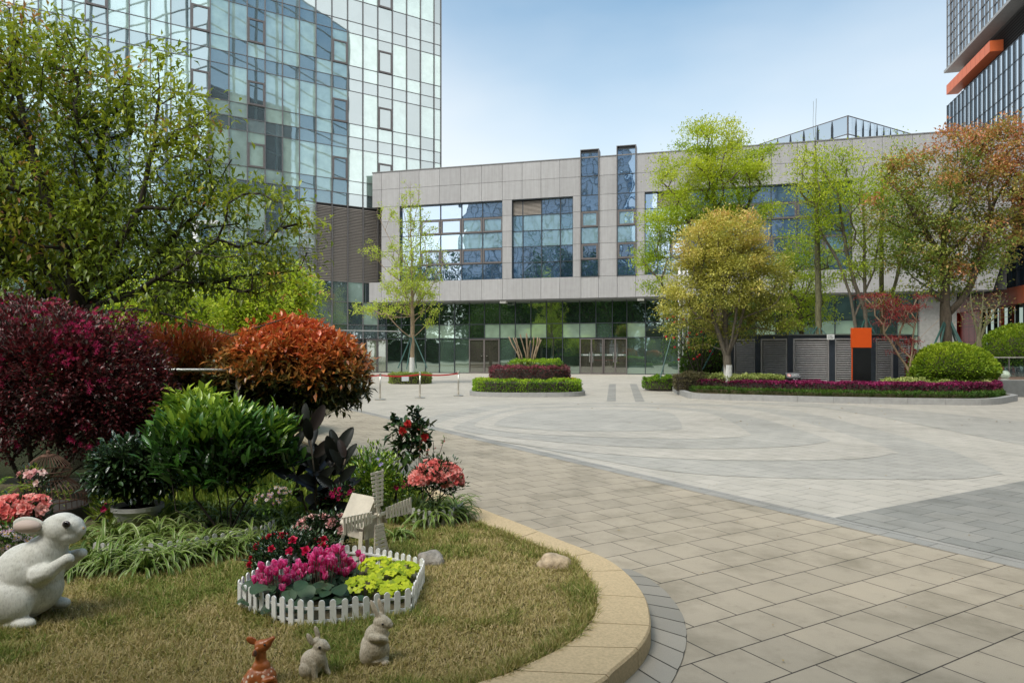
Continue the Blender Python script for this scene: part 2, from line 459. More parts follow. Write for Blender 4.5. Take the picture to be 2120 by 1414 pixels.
ring_sheet('paving_band', [(2065,975),(2061,983),(1980,992),(1800,992),(1560,988),(1380,975),(1230,950),(1100,925),(960,895),(870,877),(880,866),(960,848),(1030,838),(1150,835),(1300,834),(1450,836),(1560,842),(1680,857),(1830,893),(1960,930)], .004, m_grey)
ring_sheet('paving_band', [(1846,932),(1842,940),(1780,950),(1600,954),(1400,950),(1200,935),(1040,915),(930,893),(900,880),(960,862),(1060,843),(1120,838),(1300,837),(1480,842),(1580,853),(1700,884)], .008, m_light)
ring_sheet('paving_band', [(1711,909),(1708,916),(1640,925),(1500,930),(1350,928),(1200,920),(1040,905),(960,894),(940,884),(1000,862),(1070,846),(1150,842),(1300,841),(1450,847),(1560,864),(1640,886)], .012, m_grey)
ring_sheet('paving_band', [(1549,896),(1540,904),(1480,909),(1350,909),(1200,905),(1080,898),(1000,888),(983,880),(1010,866),(1060,852),(1120,847),(1260,844),(1400,849),(1480,860)], .016, m_light)
ring_sheet('paving_band', [(1412,886),(1398,891),(1300,895),(1180,894),(1080,889),(1030,883),(1024,878),(1045,866),(1075,858),(1120,852),(1250,849),(1370,853),(1400,864)], .020, m_grey)
ring_sheet('paving_band', [(1500,833),(1700,844),(1811,861),(2120,922),(2320,965),(2320,905),(2120,874),(1968,857),(1800,842),(1650,834)], .004, m_grey, sm=False)
sheet('dark_paving', [xy(4.16,VB+.245), xy(4.16,16), xy(-8,16), xy(-8,VB+.245)], .008, m_dark)
for a in ([(1261,795),(1275,795),(1275,831),(1256,831)], [(1304,795),(1318,795),(1335,832),(1315,832)]):
    sheet('paving_strip', [G(*p) for p in a], .004, m_border)

# ================= lawn and its kerb =================
KZ = .12; LZ = .09
def uoff(p, d): return (p[0]+UD[0]*d, p[1]+UD[1]*d)
po = [G(*p, KZ) for p in [(993,1050),(1080,1084),(1151,1113),(1228,1143),(1272,1165),(1310,1197),(1337,1236),(1347,1279),(1343,1307),(1321,1340),(1272,1383),(1233,1414)]]
pi_ = [G(*p, KZ) for p in [(975,1071),(1042,1099),(1108,1125),(1179,1152),(1201,1170),(1222,1197),(1235,1230),(1233,1268),(1206,1307),(1168,1337),(1097,1372),(1015,1405)]]
po = [uoff(po[0], 9), uoff(po[0], 5), uoff(po[0], 2)]+po+[(-.05,2.68),(-.9,2.36),(-2,2.25),(-6,2.2)]
pi_ = [uoff(pi_[0], 9), uoff(pi_[0], 5), uoff(pi_[0], 2)]+pi_+[(-.62,2.84),(-1.3,2.70),(-2.2,2.62),(-6,2.6)]
PO = cr(po, 8); PI_ = cr(pi_, 8)
m_kerb = plain('kerb_granite', (.52,.40,.235), .75, var=.16, scale=70, bump=.6, bscale=220)
mb = MB()
brk = list(range(0, len(PO), 12))
for a, b_ in zip(brk[:-1], brk[1:]):
    O_ = PO[a:b_+1]; I_ = PI_[a:b_+1]
    # small joint
    def sh(p, q, d=.004):
        t = (q-p)/np.linalg.norm(q-p); return p+t*d
    O2 = [sh(O_[0], O_[1])]+O_[1:-1]+[sh(O_[-1], O_[-2])]; I2 = [sh(I_[0], I_[1])]+I_[1:-1]+[sh(I_[-1], I_[-2])]
    n = len(O2)
    for q in range(n-1):
        x = [(*O2[q],0),(*O2[q+1],0),(*I2[q+1],0),(*I2[q],0)]
    vs = [(*p, -.01) for p in O2]+[(*p, KZ-.012) for p in O2]+[(*(p+(i-p)*.03), KZ) for p, i in zip(O2, I2)]+[(*p, KZ) for p in I2]+[(*p, -.01) for p in I2]
    fs = []
    for r_ in range(4):
        for q in range(n-1): fs.append((r_*n+q, r_*n+q+1, (r_+1)*n+q+1, (r_+1)*n+q))
    fs.append((0, n, 2*n, 3*n, 4*n)); fs.append((n-1, 5*n-1, 4*n-1, 3*n-1, 2*n-1))
    mb._add(vs, fs)
kerb = tag(mb.build('kerb', m_kerb), kind='structure')
# dark ring of pavers beside the kerb
ro = [G(*p) for p in [(1303,1180),(1340,1198),(1378,1227),(1410,1270),(1421,1310),(1418,1350),(1404,1390),(1385,1425)]]
RO = cr(ro, 5)+[np.array((.55,2.6)), np.array((.1,2.2)), np.array((-.9,1.9)), np.array((-3,1.8))]
RI = [np.array(p) for p in PO[8*6:8*12+1]]+[np.array((0.0,2.75)), np.array((-.9,2.4)), np.array((-3,2.3))]
m, nt, out = _nt('ring_granite'); p = N(nt, 'ShaderNodeBsdfPrincipled'); at = N(nt, 'ShaderNodeAttribute', attribute_name='rnd')
r = ramp(nt, [(0, (.05,.045,.035)), (.1, (.05,.045,.035)), (.11, (.23,.215,.18)), (1, (.34,.31,.255))]); L(nt, at.outputs['Fac'], r.inputs['Fac'])
g = noise(nt, coord(nt), 240, 2, .7); gr = ramp(nt, [(.3,(.8,.8,.8)),(.7,(1.15,1.15,1.15))]); L(nt, g.outputs['Fac'], gr.inputs['Fac'])
L(nt, mixc(nt, .8, r.outputs['Color'], gr.outputs['Color'], 'MULTIPLY'), p.inputs['Base Color']); p.inputs['Roughness'].default_value = .65
L(nt, p.outputs['BSDF'], out.inputs['Surface']); m_ring = m
def resamp(P, n):
    P = np.array(P); d = np.r_[0, np.cumsum(np.linalg.norm(np.diff(P, axis=0), axis=1))]; t = np.linspace(0, d[-1], n)
    return np.stack([np.interp(t, d, P[:,0]), np.interp(t, d, P[:,1])], 1)
ns = 121; A_ = resamp(RO, ns); B_ = resamp(RI, ns)
mb = MB(); mb._add([(*q, .008) for q in A_]+[(*q, .008) for q in B_], [(i, i+1, ns+i+1, ns+i) for i in range(ns-1)], 0, .0)
rr_ = random.Random(4)
for i in range(0, ns-1, 4):
    a0, a1, b0, b1 = A_[i], A_[i+4], B_[i], B_[i+4]; e = .025
    def lp(p, q, t): return p+(q-p)*t
    c = rr_.uniform(.2, .9)
    qs = [lp(lp(a0,a1,e), lp(b0,b1,e), .02)]+[A_[i+j] for j in (1,2,3)]+[lp(lp(a0,a1,1-e), lp(b0,b1,1-e), .02), lp(b0,b1,1-e), lp(b0,b1,e)]
    mb.poly([(*q, .012) for q in qs], 0, c)
tag(mb.build('kerb_edge_paving', m_ring), kind='structure')
# lawn soil
m, nt, out = _nt('lawn_soil'); p = N(nt, 'ShaderNodeBsdfPrincipled'); v = coord(nt)
n1 = noise(nt, v, 2.2, 5, .6); r = ramp(nt, [(.3, (.075,.06,.03)), (.5, (.11,.09,.045)), (.7, (.06,.075,.025))]); L(nt, n1.outputs['Fac'], r.inputs['Fac'])
n2 = noise(nt, v, 90, 3, .7); r2 = ramp(nt, [(.3,(.5,.5,.5)),(.7,(1.4,1.4,1.4))]); L(nt, n2.outputs['Fac'], r2.inputs['Fac'])
L(nt, mixc(nt, 1, r.outputs['Color'], r2.outputs['Color'], 'MULTIPLY'), p.inputs['Base Color']); p.inputs['Roughness'].default_value = .95
bp = N(nt, 'ShaderNodeBump'); bp.inputs['Strength'].default_value = .8; bp.inputs['Distance'].default_value = .02; L(nt, n2.outputs['Fac'], bp.inputs['Height']); L(nt, bp.outputs['Normal'], p.inputs['Normal'])
L(nt, p.outputs['BSDF'], out.inputs['Surface']); m_soil = m
lawn_poly = [tuple(q) for q in PI_]+[(-14, 2.5), (-14, 16), (-5.5, 15)]
mb = MB(); mb.poly([(q[0]+0, q[1], LZ) for q in lawn_poly]); tag(mb.build('lawn', m_soil), kind='structure')
# terraces under the far-left planting
sheet('garden_ground', [(-60,10.5),(-7,10.5),(-7,60),(-60,60)], .10, m_soil) if False else None

def inpoly(P, poly):
    x, y = P[:,0], P[:,1]; ins = np.zeros(len(P), bool); n = len(poly); j = n-1
    for i in range(n):
        xi, yi = poly[i]; xj, yj = poly[j]
        c = ((yi > y) != (yj > y)) & (x < (xj-xi)*(y-yi)/(yj-yi+1e-12)+xi); ins ^= c; j = i
    return ins
def vnoise(P, f, seed):
    r = RS(seed); T = r.uniform(0, 1, (64,64)); q = P*f; i = np.floor(q).astype(int); t = q-i; t = t*t*(3-2*t)
    g = lambda a, b: T[(i[:,0]+a) % 64, (i[:,1]+b) % 64]
    return (g(0,0)*(1-t[:,0])+g(1,0)*t[:,0])*(1-t[:,1])+(g(0,1)*(1-t[:,0])+g(1,1)*t[:,0])*t[:,1]
# grass blades
ringpx = [(491,1256),(531,1275),(569,1290),(610,1298),(647,1301),(700,1297),(752,1291),(800,1281),(853,1272),(866,1240),(879,1206),(858,1200),(827,1191),(790,1181),(759,1176),(724,1174),(680,1176),(620,1186),(560,1207),(528,1228),(505,1243)]
ring = [G(*p, LZ) for p in ringpx]
r = RS(11)
P = np.stack([r.uniform(-3.6, .95, 330000), 2.95+(r.uniform(0, 1, 330000)**1.5)*4.2], 1)
P = np.r_[np.stack([r.uniform(-4.6, .7, 60000), r.uniform(2.55, 3.0, 60000)], 1), P]
tufts = [np.array(q_) for q_ in resamp(ring+[ring[0]], 60)]+[np.array(G(x_, y_, LZ)) for x_, y_ in [(20,1285),(60,1287),(100,1278),(745,1372),(780,1376),(805,1370),(625,1402),(660,1408),(685,1400),(872,1176),(905,1178),(1120,1182),(1150,1184),(1170,1180)]]
tufts += [np.array(PI_[i_])+np.array([-.03,.0]) for i_ in range(26, len(PI_)-8, 2)]
for tc_ in tufts: P = np.r_[P, tc_+r.normal(size=(70,2))*[.035,.03]]
for _ in range(90): P = np.r_[P, np.array([[r.uniform(-3,.8), r.uniform(3.1,5.4)]])+r.normal(size=(60,2))*.03]
msk = np.arange(len(P)) >= 390000; k_ = inpoly(P, lawn_poly); P = P[k_]; msk = msk[k_]
k_ = (np.abs(P[:,0]) < P[:,1]*.8+2.2) & ~inpoly(P, ring); P = P[k_]; nT = int(msk[k_].sum())
gn = .6*vnoise(P, 2.3, 3)+.4*vnoise(P, 7.1, 5)
edge = np.min(np.linalg.norm(P[:,None,:]-np.array(PI_)[None,::3], axis=2), axis=1)
lush = np.clip((gn-.45)*4, 0, 1); lush = np.where(edge < .12, np.maximum(lush, .5), lush)
n = len(P); Lb = r.uniform(.016, .05, n)*(1+.6*lush)*np.where(edge < .1, 1.4, 1)*(.8+.5*vnoise(P, 11.0, 9))
B0 = np.c_[P, np.full(n, LZ-.004)]
an = r.uniform(0, 2*PI, n); lean = r.uniform(.15, 1.3, n)
D = np.c_[np.cos(an)*lean, np.sin(an)*lean, np.ones(n)]; D = unit(D)
S = unit(np.cross(D, np.array([0,0,1.])+r.normal(size=(n,3))*.3)); wd = r.uniform(.0011, .0024, n)[:,None]*(1+P[:,1:2]*.12)
mid = B0+D*Lb[:,None]*.55; D2 = unit(D+np.array([0,0,-.55])*r.uniform(.2,1.6,n)[:,None]); tip = mid+D2*Lb[:,None]*.5
V = np.stack([B0-S*wd, B0+S*wd, mid-S*wd*.8, mid+S*wd*.8, tip], 1).reshape(-1,3); b = np.arange(n)[:,None]*5
isT = np.arange(n) >= n-nT
Lb = np.where(isT, Lb*1.55, Lb); lush = np.where(isT, np.maximum(lush, .55), lush)
rv = np.clip(.17+.55*lush*r.uniform(.4,1.2,n)+r.normal(size=n)*.2, 0, 1)
m_grass = leaf_mat('grass_blades', [(0,(.56,.45,.24)), (.28,(.42,.35,.14)), (.5,(.28,.28,.08)), (.75,(.17,.23,.045)), (1,(.19,.28,.05))], .6, .25, .2)
o = mesh_np('lawn_grass', V, [b+np.array([[0,1,3,2]]), b+np.array([[2,3,4]])], m_grass, rnd=np.repeat(rv, 5))
tag(o, 'short brown and green grass covering the rounded lawn inside the beige kerb', 'grass', kind='stuff')
# ================= building materials =================
def glass_mat(name, stops, refl=.45, tint=(.86,.93,1.0), wob=.02, wscale=.35, rough=.015, strength=1.0):
    """coated curtain-wall glass: what is behind it from 'rnd', mirror coat with slightly warped panes"""
    m, nt, out = _nt(name); at = N(nt, 'ShaderNodeAttribute', attribute_name='rnd')
    r = ramp(nt, stops, 'CONSTANT'); L(nt, at.outputs['Fac'], r.inputs['Fac'])
    v = coord(nt)
    ns_ = noise(nt, v, .9, 3); rr = ramp(nt, [(.3,(.75,.75,.75)),(.7,(1.2,1.2,1.2))]); L(nt, ns_.outputs['Fac'], rr.inputs['Fac'])
    c = mixc(nt, 1, r.outputs['Color'], rr.outputs['Color'], 'MULTIPLY')
    d = N(nt, 'ShaderNodeBsdfDiffuse'); L(nt, c, d.inputs['Color'])
    g = N(nt, 'ShaderNodeBsdfGlossy'); g.inputs['Color'].default_value = (*tint, 1); g.inputs['Roughness'].default_value = rough
    # every pane warps in its own way: offset the noise by its rnd value
    cx = N(nt, 'ShaderNodeCombineXYZ'); mu = N(nt, 'ShaderNodeMath', operation='MULTIPLY'); mu.inputs[1].default_value = 371.0
    L(nt, at.outputs['Fac'], mu.inputs[0]); L(nt, mu.outputs[0], cx.inputs[0]); L(nt, mu.outputs[0], cx.inputs[2])
    va = N(nt, 'ShaderNodeVectorMath', operation='ADD'); L(nt, v, va.inputs[0]); L(nt, cx.outputs[0], va.inputs[1])
    wv = noise(nt, va.outputs[0], wscale, 1, .4)
    bp = N(nt, 'ShaderNodeBump'); bp.inputs['Strength'].default_value = strength; bp.inputs['Distance'].default_value = wob
    L(nt, wv.outputs['Fac'], bp.inputs['Height']); L(nt, bp.outputs['Normal'], g.inputs['Normal'])
    fr = N(nt, 'ShaderNodeFresnel'); fr.inputs['IOR'].default_value = 1.5
    f2 = N(nt, 'ShaderNodeMath', operation='MULTIPLY_ADD'); L(nt, fr.outputs[0], f2.inputs[0]); f2.inputs[1].default_value = 1.0; f2.inputs[2].default_value = refl-.04; f2.use_clamp = True
    mx = N(nt, 'ShaderNodeMixShader'); L(nt, f2.outputs[0], mx.inputs[0]); L(nt, d.outputs[0], mx.inputs[1]); L(nt, g.outputs[0], mx.inputs[2])
    L(nt, mx.outputs[0], out.inputs['Surface']); return m
BL = (.38,.52,.45); BL2 = (.32,.44,.40)
g_tower = glass_mat('tower_glass', [(0,(.06,.085,.095)), (.2,(.11,.15,.16)), (.4,(.20,.26,.26)), (.55,BL2), (.75,BL)], .36, (.84,.93,.92), wob=.0035, wscale=.5)
g_upper = glass_mat('blue_glass', [(0,(.025,.05,.10)), (.25,(.04,.08,.15)), (.5,(.10,.2,.25)), (.75,(.25,.40,.42))], .50, (.72,.86,1.0), wob=.015, wscale=.8)
g_low = glass_mat('ground_glass', [(0,(.010,.020,.014)), (.3,(.018,.032,.022)), (.6,(.06,.10,.075)), (.8,(.32,.44,.33))], .38, (.74,.90,.80), wob=.010, wscale=.5)
g_door = glass_mat('door_glass', [(0,(.045,.045,.035)), (.5,(.06,.06,.045)), (.8,(.22,.26,.19))], .20, (.9,.92,.85), wob=.004)
m_mull = plain('mullion_metal', (.15,.145,.145), .45, .3)
m_mullb = plain('dark_mullion', (.045,.055,.065), .4, .3)
m_frame = plain('window_frame_metal', (.14,.125,.12), .45, .3)
m_louv = plain('louver_metal', (.30,.27,.235), .5, .2, var=.08)
m_back = plain('backing', (.05,.05,.05), .9)
m_roof = plain('roof_felt', (.2,.2,.2), .9)
# stone cladding with faint vertical rain streaks
m, nt, out = _nt('stone_cladding'); p = N(nt, 'ShaderNodeBsdfPrincipled'); at = N(nt, 'ShaderNodeAttribute', attribute_name='rnd')
r = ramp(nt, [(0,(.33,.329,.331)), (1,(.375,.374,.375))]); L(nt, at.outputs['Fac'], r.inputs['Fac'])
s = noise(nt, coord(nt, scale=(5,5,.25)), 1.3, 5, .65); sr = ramp(nt, [(.35,(.90,.89,.885)),(.6,(1.03,1.03,1.03))]); L(nt, s.outputs['Fac'], sr.inputs['Fac'])
s2 = noise(nt, coord(nt), 3, 4); sr2 = ramp(nt, [(.3,(.95,.95,.95)),(.7,(1.04,1.04,1.04))]); L(nt, s2.outputs['Fac'], sr2.inputs['Fac'])
c = mixc(nt, 1, r.outputs['Color'], sr.outputs['Color'], 'MULTIPLY'); c = mixc(nt, 1, c, sr2.outputs['Color'], 'MULTIPLY')
L(nt, c, p.inputs['Base Color']); p.inputs['Roughness'].default_value = .6; L(nt, p.outputs[0], out.inputs['Surface']); m_stone = m
rb = random.Random(7)
def pane(mb, x0, x1, z0, z1, y, r, gap=.0):
    mb.quad((x0+gap,y,z0+gap), (x1-gap,y,z0+gap), (x1-gap,y,z1-gap), (x0+gap,y,z1-gap), 0, r)
def frame(mb, x0, x1, z0, z1, y, w=.1, d=.09, m=0):
    mb.box(x0, x0+w, y-d, y, z0, z1, m).box(x1-w, x1, y-d, y, z0, z1, m).box(x0+w, x1-w, y-d+.002, y, z0, z0+w, m).box(x0+w, x1-w, y-d+.002, y, z1-w, z1, m)
def louvers(mb, x0, x1, z0, z1, y, pitch=.13, d=.08, m=0):
    k = int((z1-z0)/pitch)
    for i in range(k):
        z = z0+(i+.15)*pitch
        mb._add([(x0,y-d,z),(x1,y-d,z),(x1,y,z+pitch*.75),(x0,y,z+pitch*.75),(x0,y-d,z-.012),(x1,y-d,z-.012),(x1,y,z+pitch*.75-.012),(x0,y,z+pitch*.75-.012)],
                [(0,1,2,3),(7,6,5,4),(0,4,5,1),(1,5,6,2),(3,7,4,0),(2,6,7,3)], m)

# ================= glass tower on the left =================
T = Plane((-11.2, 58.5), math.radians(32.4))
tw = T.root('glass_tower', label='tall glass curtain wall tower with brown louver bays at far left', cat='office tower')
C0 = -0.32; SP = 1.325
cols = [C0+SP*i for i in range(-22, 5)]+[5.66]
zr = [0.0, 2.9, 4.06, 5.93, 7.6, 9.15, 10.15, 11.25, 13.95, 14.97, 16.04, 18.74, 19.73, 20.83, 23.56, 24.56, 25.67, 28.41, 29.37, 31.26, 34.0, 35.0, 36.1, 39]
MB().box(cols[0], 5.62, .1, 22, -.01, 38.9).build('core', m_back, tw)
wincols = {}
pg = MB(); mg = MB(); bands = []
tall = {18.74:1, 23.56:1, 28.41:1, 13.95:1, 34.0:1}
nwin = 0
for i in range(len(cols)-1):
    x0, x1 = cols[i], cols[i+1]; idx = i-22           # idx 0 starts at C0
    isw = (idx % 8) in (0, 5)
    for j in range(len(zr)-1):
        z0, z1 = zr[j], zr[j+1]
        if x0 > -5.9 and 7.5 < z0 < 13.9: continue      # louver zone
        if z0 < .1 and -3.1 < x0 < -1.0: continue       # door
        top = z1 in tall or (z1 in (11.25,) and False)
        istall = abs((z1-z0)-2.72) < .2
        if istall: r = rb.choice([.8,.85,.9,.95,.78,.6,.65,.1,.05]) 
        elif z1 in (20.83,16.04,25.67,11.25): r = rb.choice([.8,.6,.85,.65,.25,.1])
        elif z0 < 7.5: r = rb.choice([.05,.3,.35,.6,.85]) 
        else: r = rb.choice([.22,.25,.3,.35,.25,.42])
        r += rb.uniform(0, .04)
        zz0 = z0
        if istall and isw and z0 > 13:
            fz1 = z0+1.86
            fm = MB(); frame(fm, x0+.03, x1-.03, z0, fz1, -.0, .13, .12); wf = fm.build('window', m_frame, tw)
            pp = MB(); pane(pp, x0+.15, x1-.15, z0+.12, fz1-.12, -.05, .1 if rb.random() < .6 else .9); pp.build('pane', g_tower, wf)
            zz0 = fz1
            pane(pg, x0, x1, zz0, z1, 0, r)
        else: pane(pg, x0, x1, z0, z1, 0, r)
def setmat(o): return o
glass_o = pg.build('glass_panes', [g_tower], tw)
for x in cols: mg.box(x-.035, x+.035, -.10, .02, 0, 38.9)
for z in zr[1:]:
    xa = cols[0]; mg.box(xa, cols[-1] if not (8 < z < 13.9) else -5.6, -.04, .03, z-.022, z+.022)
mg.build('mullion_grid', m_mull, tw)
for k in range(17, 22):
    x0, x1 = cols[k+1]-.0, cols[k+2]
    lm = MB(); louvers(lm, cols[k]+.05 if False else x0-SP+.05, x0-.05, 7.64, 13.9, .06, .128, .09); lm.build('louver_panel', m_louv, tw)
lm = MB(); louvers(lm, cols[22]+.05, cols[22]+1.6, 7.64, 13.9, .06, .128, .09); lm.build('louver_panel', m_louv, tw)
# ground-floor double door with a thin canopy bar above it
dx0, dx1 = T.at(757, 733)[0], T.at(801, 733)[0]
dr = thing('door'); dr.parent = tw
fm = MB(); frame(fm, dx0, dx1, 0, 2.84, -.02, .09, .12); fm.box((dx0+dx1)/2-.05, (dx0+dx1)/2+.05, -.12, -.02, .0, 2.75); fm.build('door_frame', m_frame, dr)
pp = MB(); pane(pp, dx0+.09, (dx0+dx1)/2-.05, .09, 2.75, -.06, .9); pane(pp, (dx0+dx1)/2+.05, dx1-.09, .09, 2.75, -.06, .85); pp.build('door_glass', g_door, dr)
hb = MB().tube([((dx0+dx1)/2+.12,-.2,.9), ((dx0+dx1)/2+.12,-.2,1.8)], .015); hb.build('door_handle', plain('steel', (.55,.55,.55), .3, 1), dr)
MB().box(dx0-4.5, dx1+.9, -1.0, -.9, 3.5, 3.58).build('canopy_rail', plain('canopy_metal', (.45,.45,.43), .4, .6), tw)

# ================= grey stone office building =================
S = Plane((7.26, 52.5), math.radians(-14.4))
gb = S.root('office_building', label='low grey stone clad office building with deep blue window openings over a glass ground floor', cat='office building')
cb_ = [-19.6,-18.77,-17.13,-15.4,-13.62,-11.79,-10.01,-8.29,-6.66,-5.14,-3.63,-1.96,-.61,.83,2.22,4.23,6.1,8.0,9.95,11.94,13.7,15.5,17.3,19.21,21.12,22.99,25,26.88]
rz_ = [5.93,7.6,8.87,10.13,11.38,12.63,13.87,15.34,16.75]
ops = [(-17.13,-8.29,7.6,13.87), (-7.5,-2.6,7.6,13.87), (-1.96,-.61,7.6,17.2), (.83,2.22,7.6,17.3), (2.9,17.3,7.6,13.87)]
cl_ = MB()
for j in range(8):
    z0, z1 = rz_[j], rz_[j+1]
    xs = list(cb_)
    if 1 <= j <= 5: xs = sorted(set(xs+[-7.5,-2.6,2.9]))
    if j == 0: xs[0] = -19.9
    if 1 <= j <= 5: xs = [x for x in xs if x > -19]
    for x0, x1 in zip(xs[:-1], xs[1:]):
        xm, zm = (x0+x1)/2, (z0+z1)/2
        if any(a < xm < b and c < zm < d for a, b, c, d in ops): continue
        x1b = x1; g = .012
        if x1 > 26.5:   # slanted right end
            sh = lambda z: 26.0+(z-5.93)*.28
            cl_._add([(x0+g,-.03,z0+g),(sh(z0)-g,-.03,z0+g),(sh(z1)-g,-.03,z1-g),(x0+g,-.03,z1-g),(x0+g,.05,z0+g),(sh(z0)-g,.05,z0+g),(sh(z1)-g,.05,z1-g),(x0+g,.05,z1-g)],
                     [(0,1,2,3),(7,6,5,4),(0,4,5,1),(1,5,6,2),(2,6,7,3),(3,7,4,0)], 0, rb.random()); continue
        cl_.box(x0+g, x1b-g, -.03, .05, z0+g, z1-g, 0, rb.random())
cl_.build('stone_cladding', m_stone, gb)
# carcass behind the cladding (pieces round the openings), roof edge, soffit
cc = MB()
def carc(x0, x1, z0, z1): cc.box(x0, x1, .055, .5, z0, z1)
carc(-19.55, 26.0, 13.9, 16.7); carc(-19.85, 25.9, 5.96, 7.57)
for a, b in ((-18.7,-17.16), (-8.26,-7.53), (-2.57,-1.99), (-.58,.80), (2.25,2.87), (17.33,26.6)): carc(a, b, 7.575, 13.895)
cc.build('wall_carcass', m_back, gb)
MB().box(-19.0, 27.0, .51, 22, 5.98, 16.6).build('core', m_back, gb)
MB().box(-19.62, 28.9, -.06, 21.9, 16.76, 16.84).build('roof', m_roof, gb)
MB().box(-19.85, 26.0, -.0, 1.6, 5.86, 5.925).build('soffit', plain('soffit_metal', (.12,.12,.12), .5), gb)
def winpart(x0, x1, z0, z1, xs, zs, cas_rows=(), skip=(), y=.28, louv=(), rpick=None, top=None):
    fm = MB(); pm = MB()
    for x in xs: fm.box(x-.035, x+.035, y-.07, y+.02, z0, z1)
    for z in zs: fm.box(x0, x1, y-.05, y+.02, z-.025, z+.025)
    # reveals
    fm.box(x0, x0+.03, -.0, y+.02, z0, z1); fm.box(x1-.03, x1, -.0, y+.02, z0, z1); fm.box(x0+.03, x1-.03, -.0, y+.02, z1-.05, z1, 0)
    wf = fm.build('window', m_mullb, gb)
    for i in range(len(xs)-1):
        for j in range(len(zs)-1):
            a, b, c_, d_ = xs[i], xs[i+1], zs[j], zs[j+1]
            if (i, j) in louv:
                lm = MB(); louvers(lm, a+.04, b-.04, c_+.03, d_-.03, y-.02, .1, .06); lm.build('louver', m_louv, wf); continue
            r = rpick(i, j) if rpick else rb.random()*.99
            pane(pm, a, b, c_, d_, y, r)
            if j in cas_rows and (i, j) not in skip:
                cm = MB(); frame(cm, a+.03, b-.03, c_+.03, d_-.03, y-.01, .13, .07); cm.build('casement', m_frame, wf)
    pm.build('pane', g_upper, wf); return wf
zs5 = [7.6,8.87,10.13,11.38,12.63,13.87]
winpart(-17.13,-8.29,7.6,13.87, [-17.13,-15.4,-13.62,-11.79,-10.01,-8.29], zs5, (1,3), skip=((0,3),(0,1)), rpick=lambda i,j: .8+rb.random()*.15 if (j in (2,3) and i > 2) or (j == 2) else rb.random()*.45)
winpart(-7.5,-2.6,7.6,13.87, [-7.5,-6.66,-5.14,-3.63,-2.6], zs5, louv=((0,4),(1,4)), rpick=lambda i,j: .55+rb.random()*.4 if j in (2,3) else rb.random()*.45)
for x0, x1, zt in ((-1.96,-.61,17.15), (.83,2.22,17.25)):
    winpart(x0, x1, 7.6, zt, [x0,x1], zs5+[15.34, zt], (1,3), y=-.02, rpick=lambda i,j: .8+rb.random()*.15 if j in (2,3) else rb.random()*.4)
    MB().box(x0, x1, .03, .9, 13.9, zt-.02).build('window_box', m_back, gb)
    fm = MB(); fm.box(x0-.05, x0+.01, -.14, .9, 7.62, zt+.25); fm.box(x1-.01, x1+.05, -.14, .9, 7.62, zt+.25); fm.box(x0+.011, x1-.011, -.14, .9, zt+.2, zt+.25); fm.build('window_fin', m_mull, gb)
winpart(2.9,17.3,7.6,13.87, [2.9,3.85,4.8,6.1,8.0,9.95,11.94,13.7,15.5,17.3], zs5, (1,3), skip=((0,1),(0,3),(1,1),(1,3)), louv=((1,4),(2,4)), rpick=lambda i,j: rb.random()*.6)
# ground-floor glazing, 1.5 m behind the stone
gy = 1.5
gx = [-19.0,-17.62,-16.78,-15.44,-14.18,-12.84,-11.53,-10.22,-8.91,-7.59,-6.29,-4.99,-3.68,-2.29,-1.0,.3,1.43,2.86]+[2.86+1.36*i for i in range(1, 15)]
gz = [0,2.9,4.06,5.86]
doors = [(-11.53,-8.91), (-2.27,-.42), (-.38,1.45)]
pm = MB(); fm = MB()
for i in range(len(gx)-1):
    for j in range(3):
        xm = (gx[i]+gx[i+1])/2
        if j == 0 and any(a-.05 < xm < b+.05 for a, b in doors): continue
        if j == 1: r = rb.choice([.85,.85,.85,.3,.65,.1])
        elif j == 0: r = rb.choice([.05,.1,.3,.35,.15,.65,.85]) 
        else: r = rb.choice([.05,.1,.35,.4,.2])
        pane(pm, gx[i], gx[i+1], gz[j], gz[j+1], gy, r+rb.uniform(0,.05))
pm.build('ground_floor_glass', g_low, gb)
for x in gx:
    if any(a+.1 < x < b-.1 for a, b in doors): fm.box(x-.03, x+.03, gy-.08, gy+.02, 2.9, 5.86)
    else: fm.box(x-.03, x+.03, gy-.08, gy+.02, 0, 5.86)
for z in (2.9, 4.06): fm.box(gx[0], gx[-1], gy-.06, gy+.02, z-.03, z+.03)
fm.box(gx[0], -11.5, gy-.05, gy+.02, 0, .06); fm.box(-8.9, -2.3, gy-.05, gy+.02, 0, .06); fm.box(1.5, gx[-1], gy-.05, gy+.02, 0, .06)
fm.build('ground_floor_frame', m_mullb, gb)
MB().box(gx[0], gx[-1], gy+.1, gy+12, 0, 5.85).build('ground_floor_core', m_back, gb)
MB().box(gx[-1], 24.2, gy-.4, gy+12, 0, 5.85).build('corner_wall', plain('corner_stone', (.30,.30,.29), .7), gb)
m_steel = plain('steel_handle', (.6,.6,.58), .25, 1); m_white = plain('white_label', (.75,.78,.76), .5, var=.02); m_band = plain('green_band', (.10,.14,.12), .3)
m_ink = plain('dark_ink', (.03,.03,.03), .6)
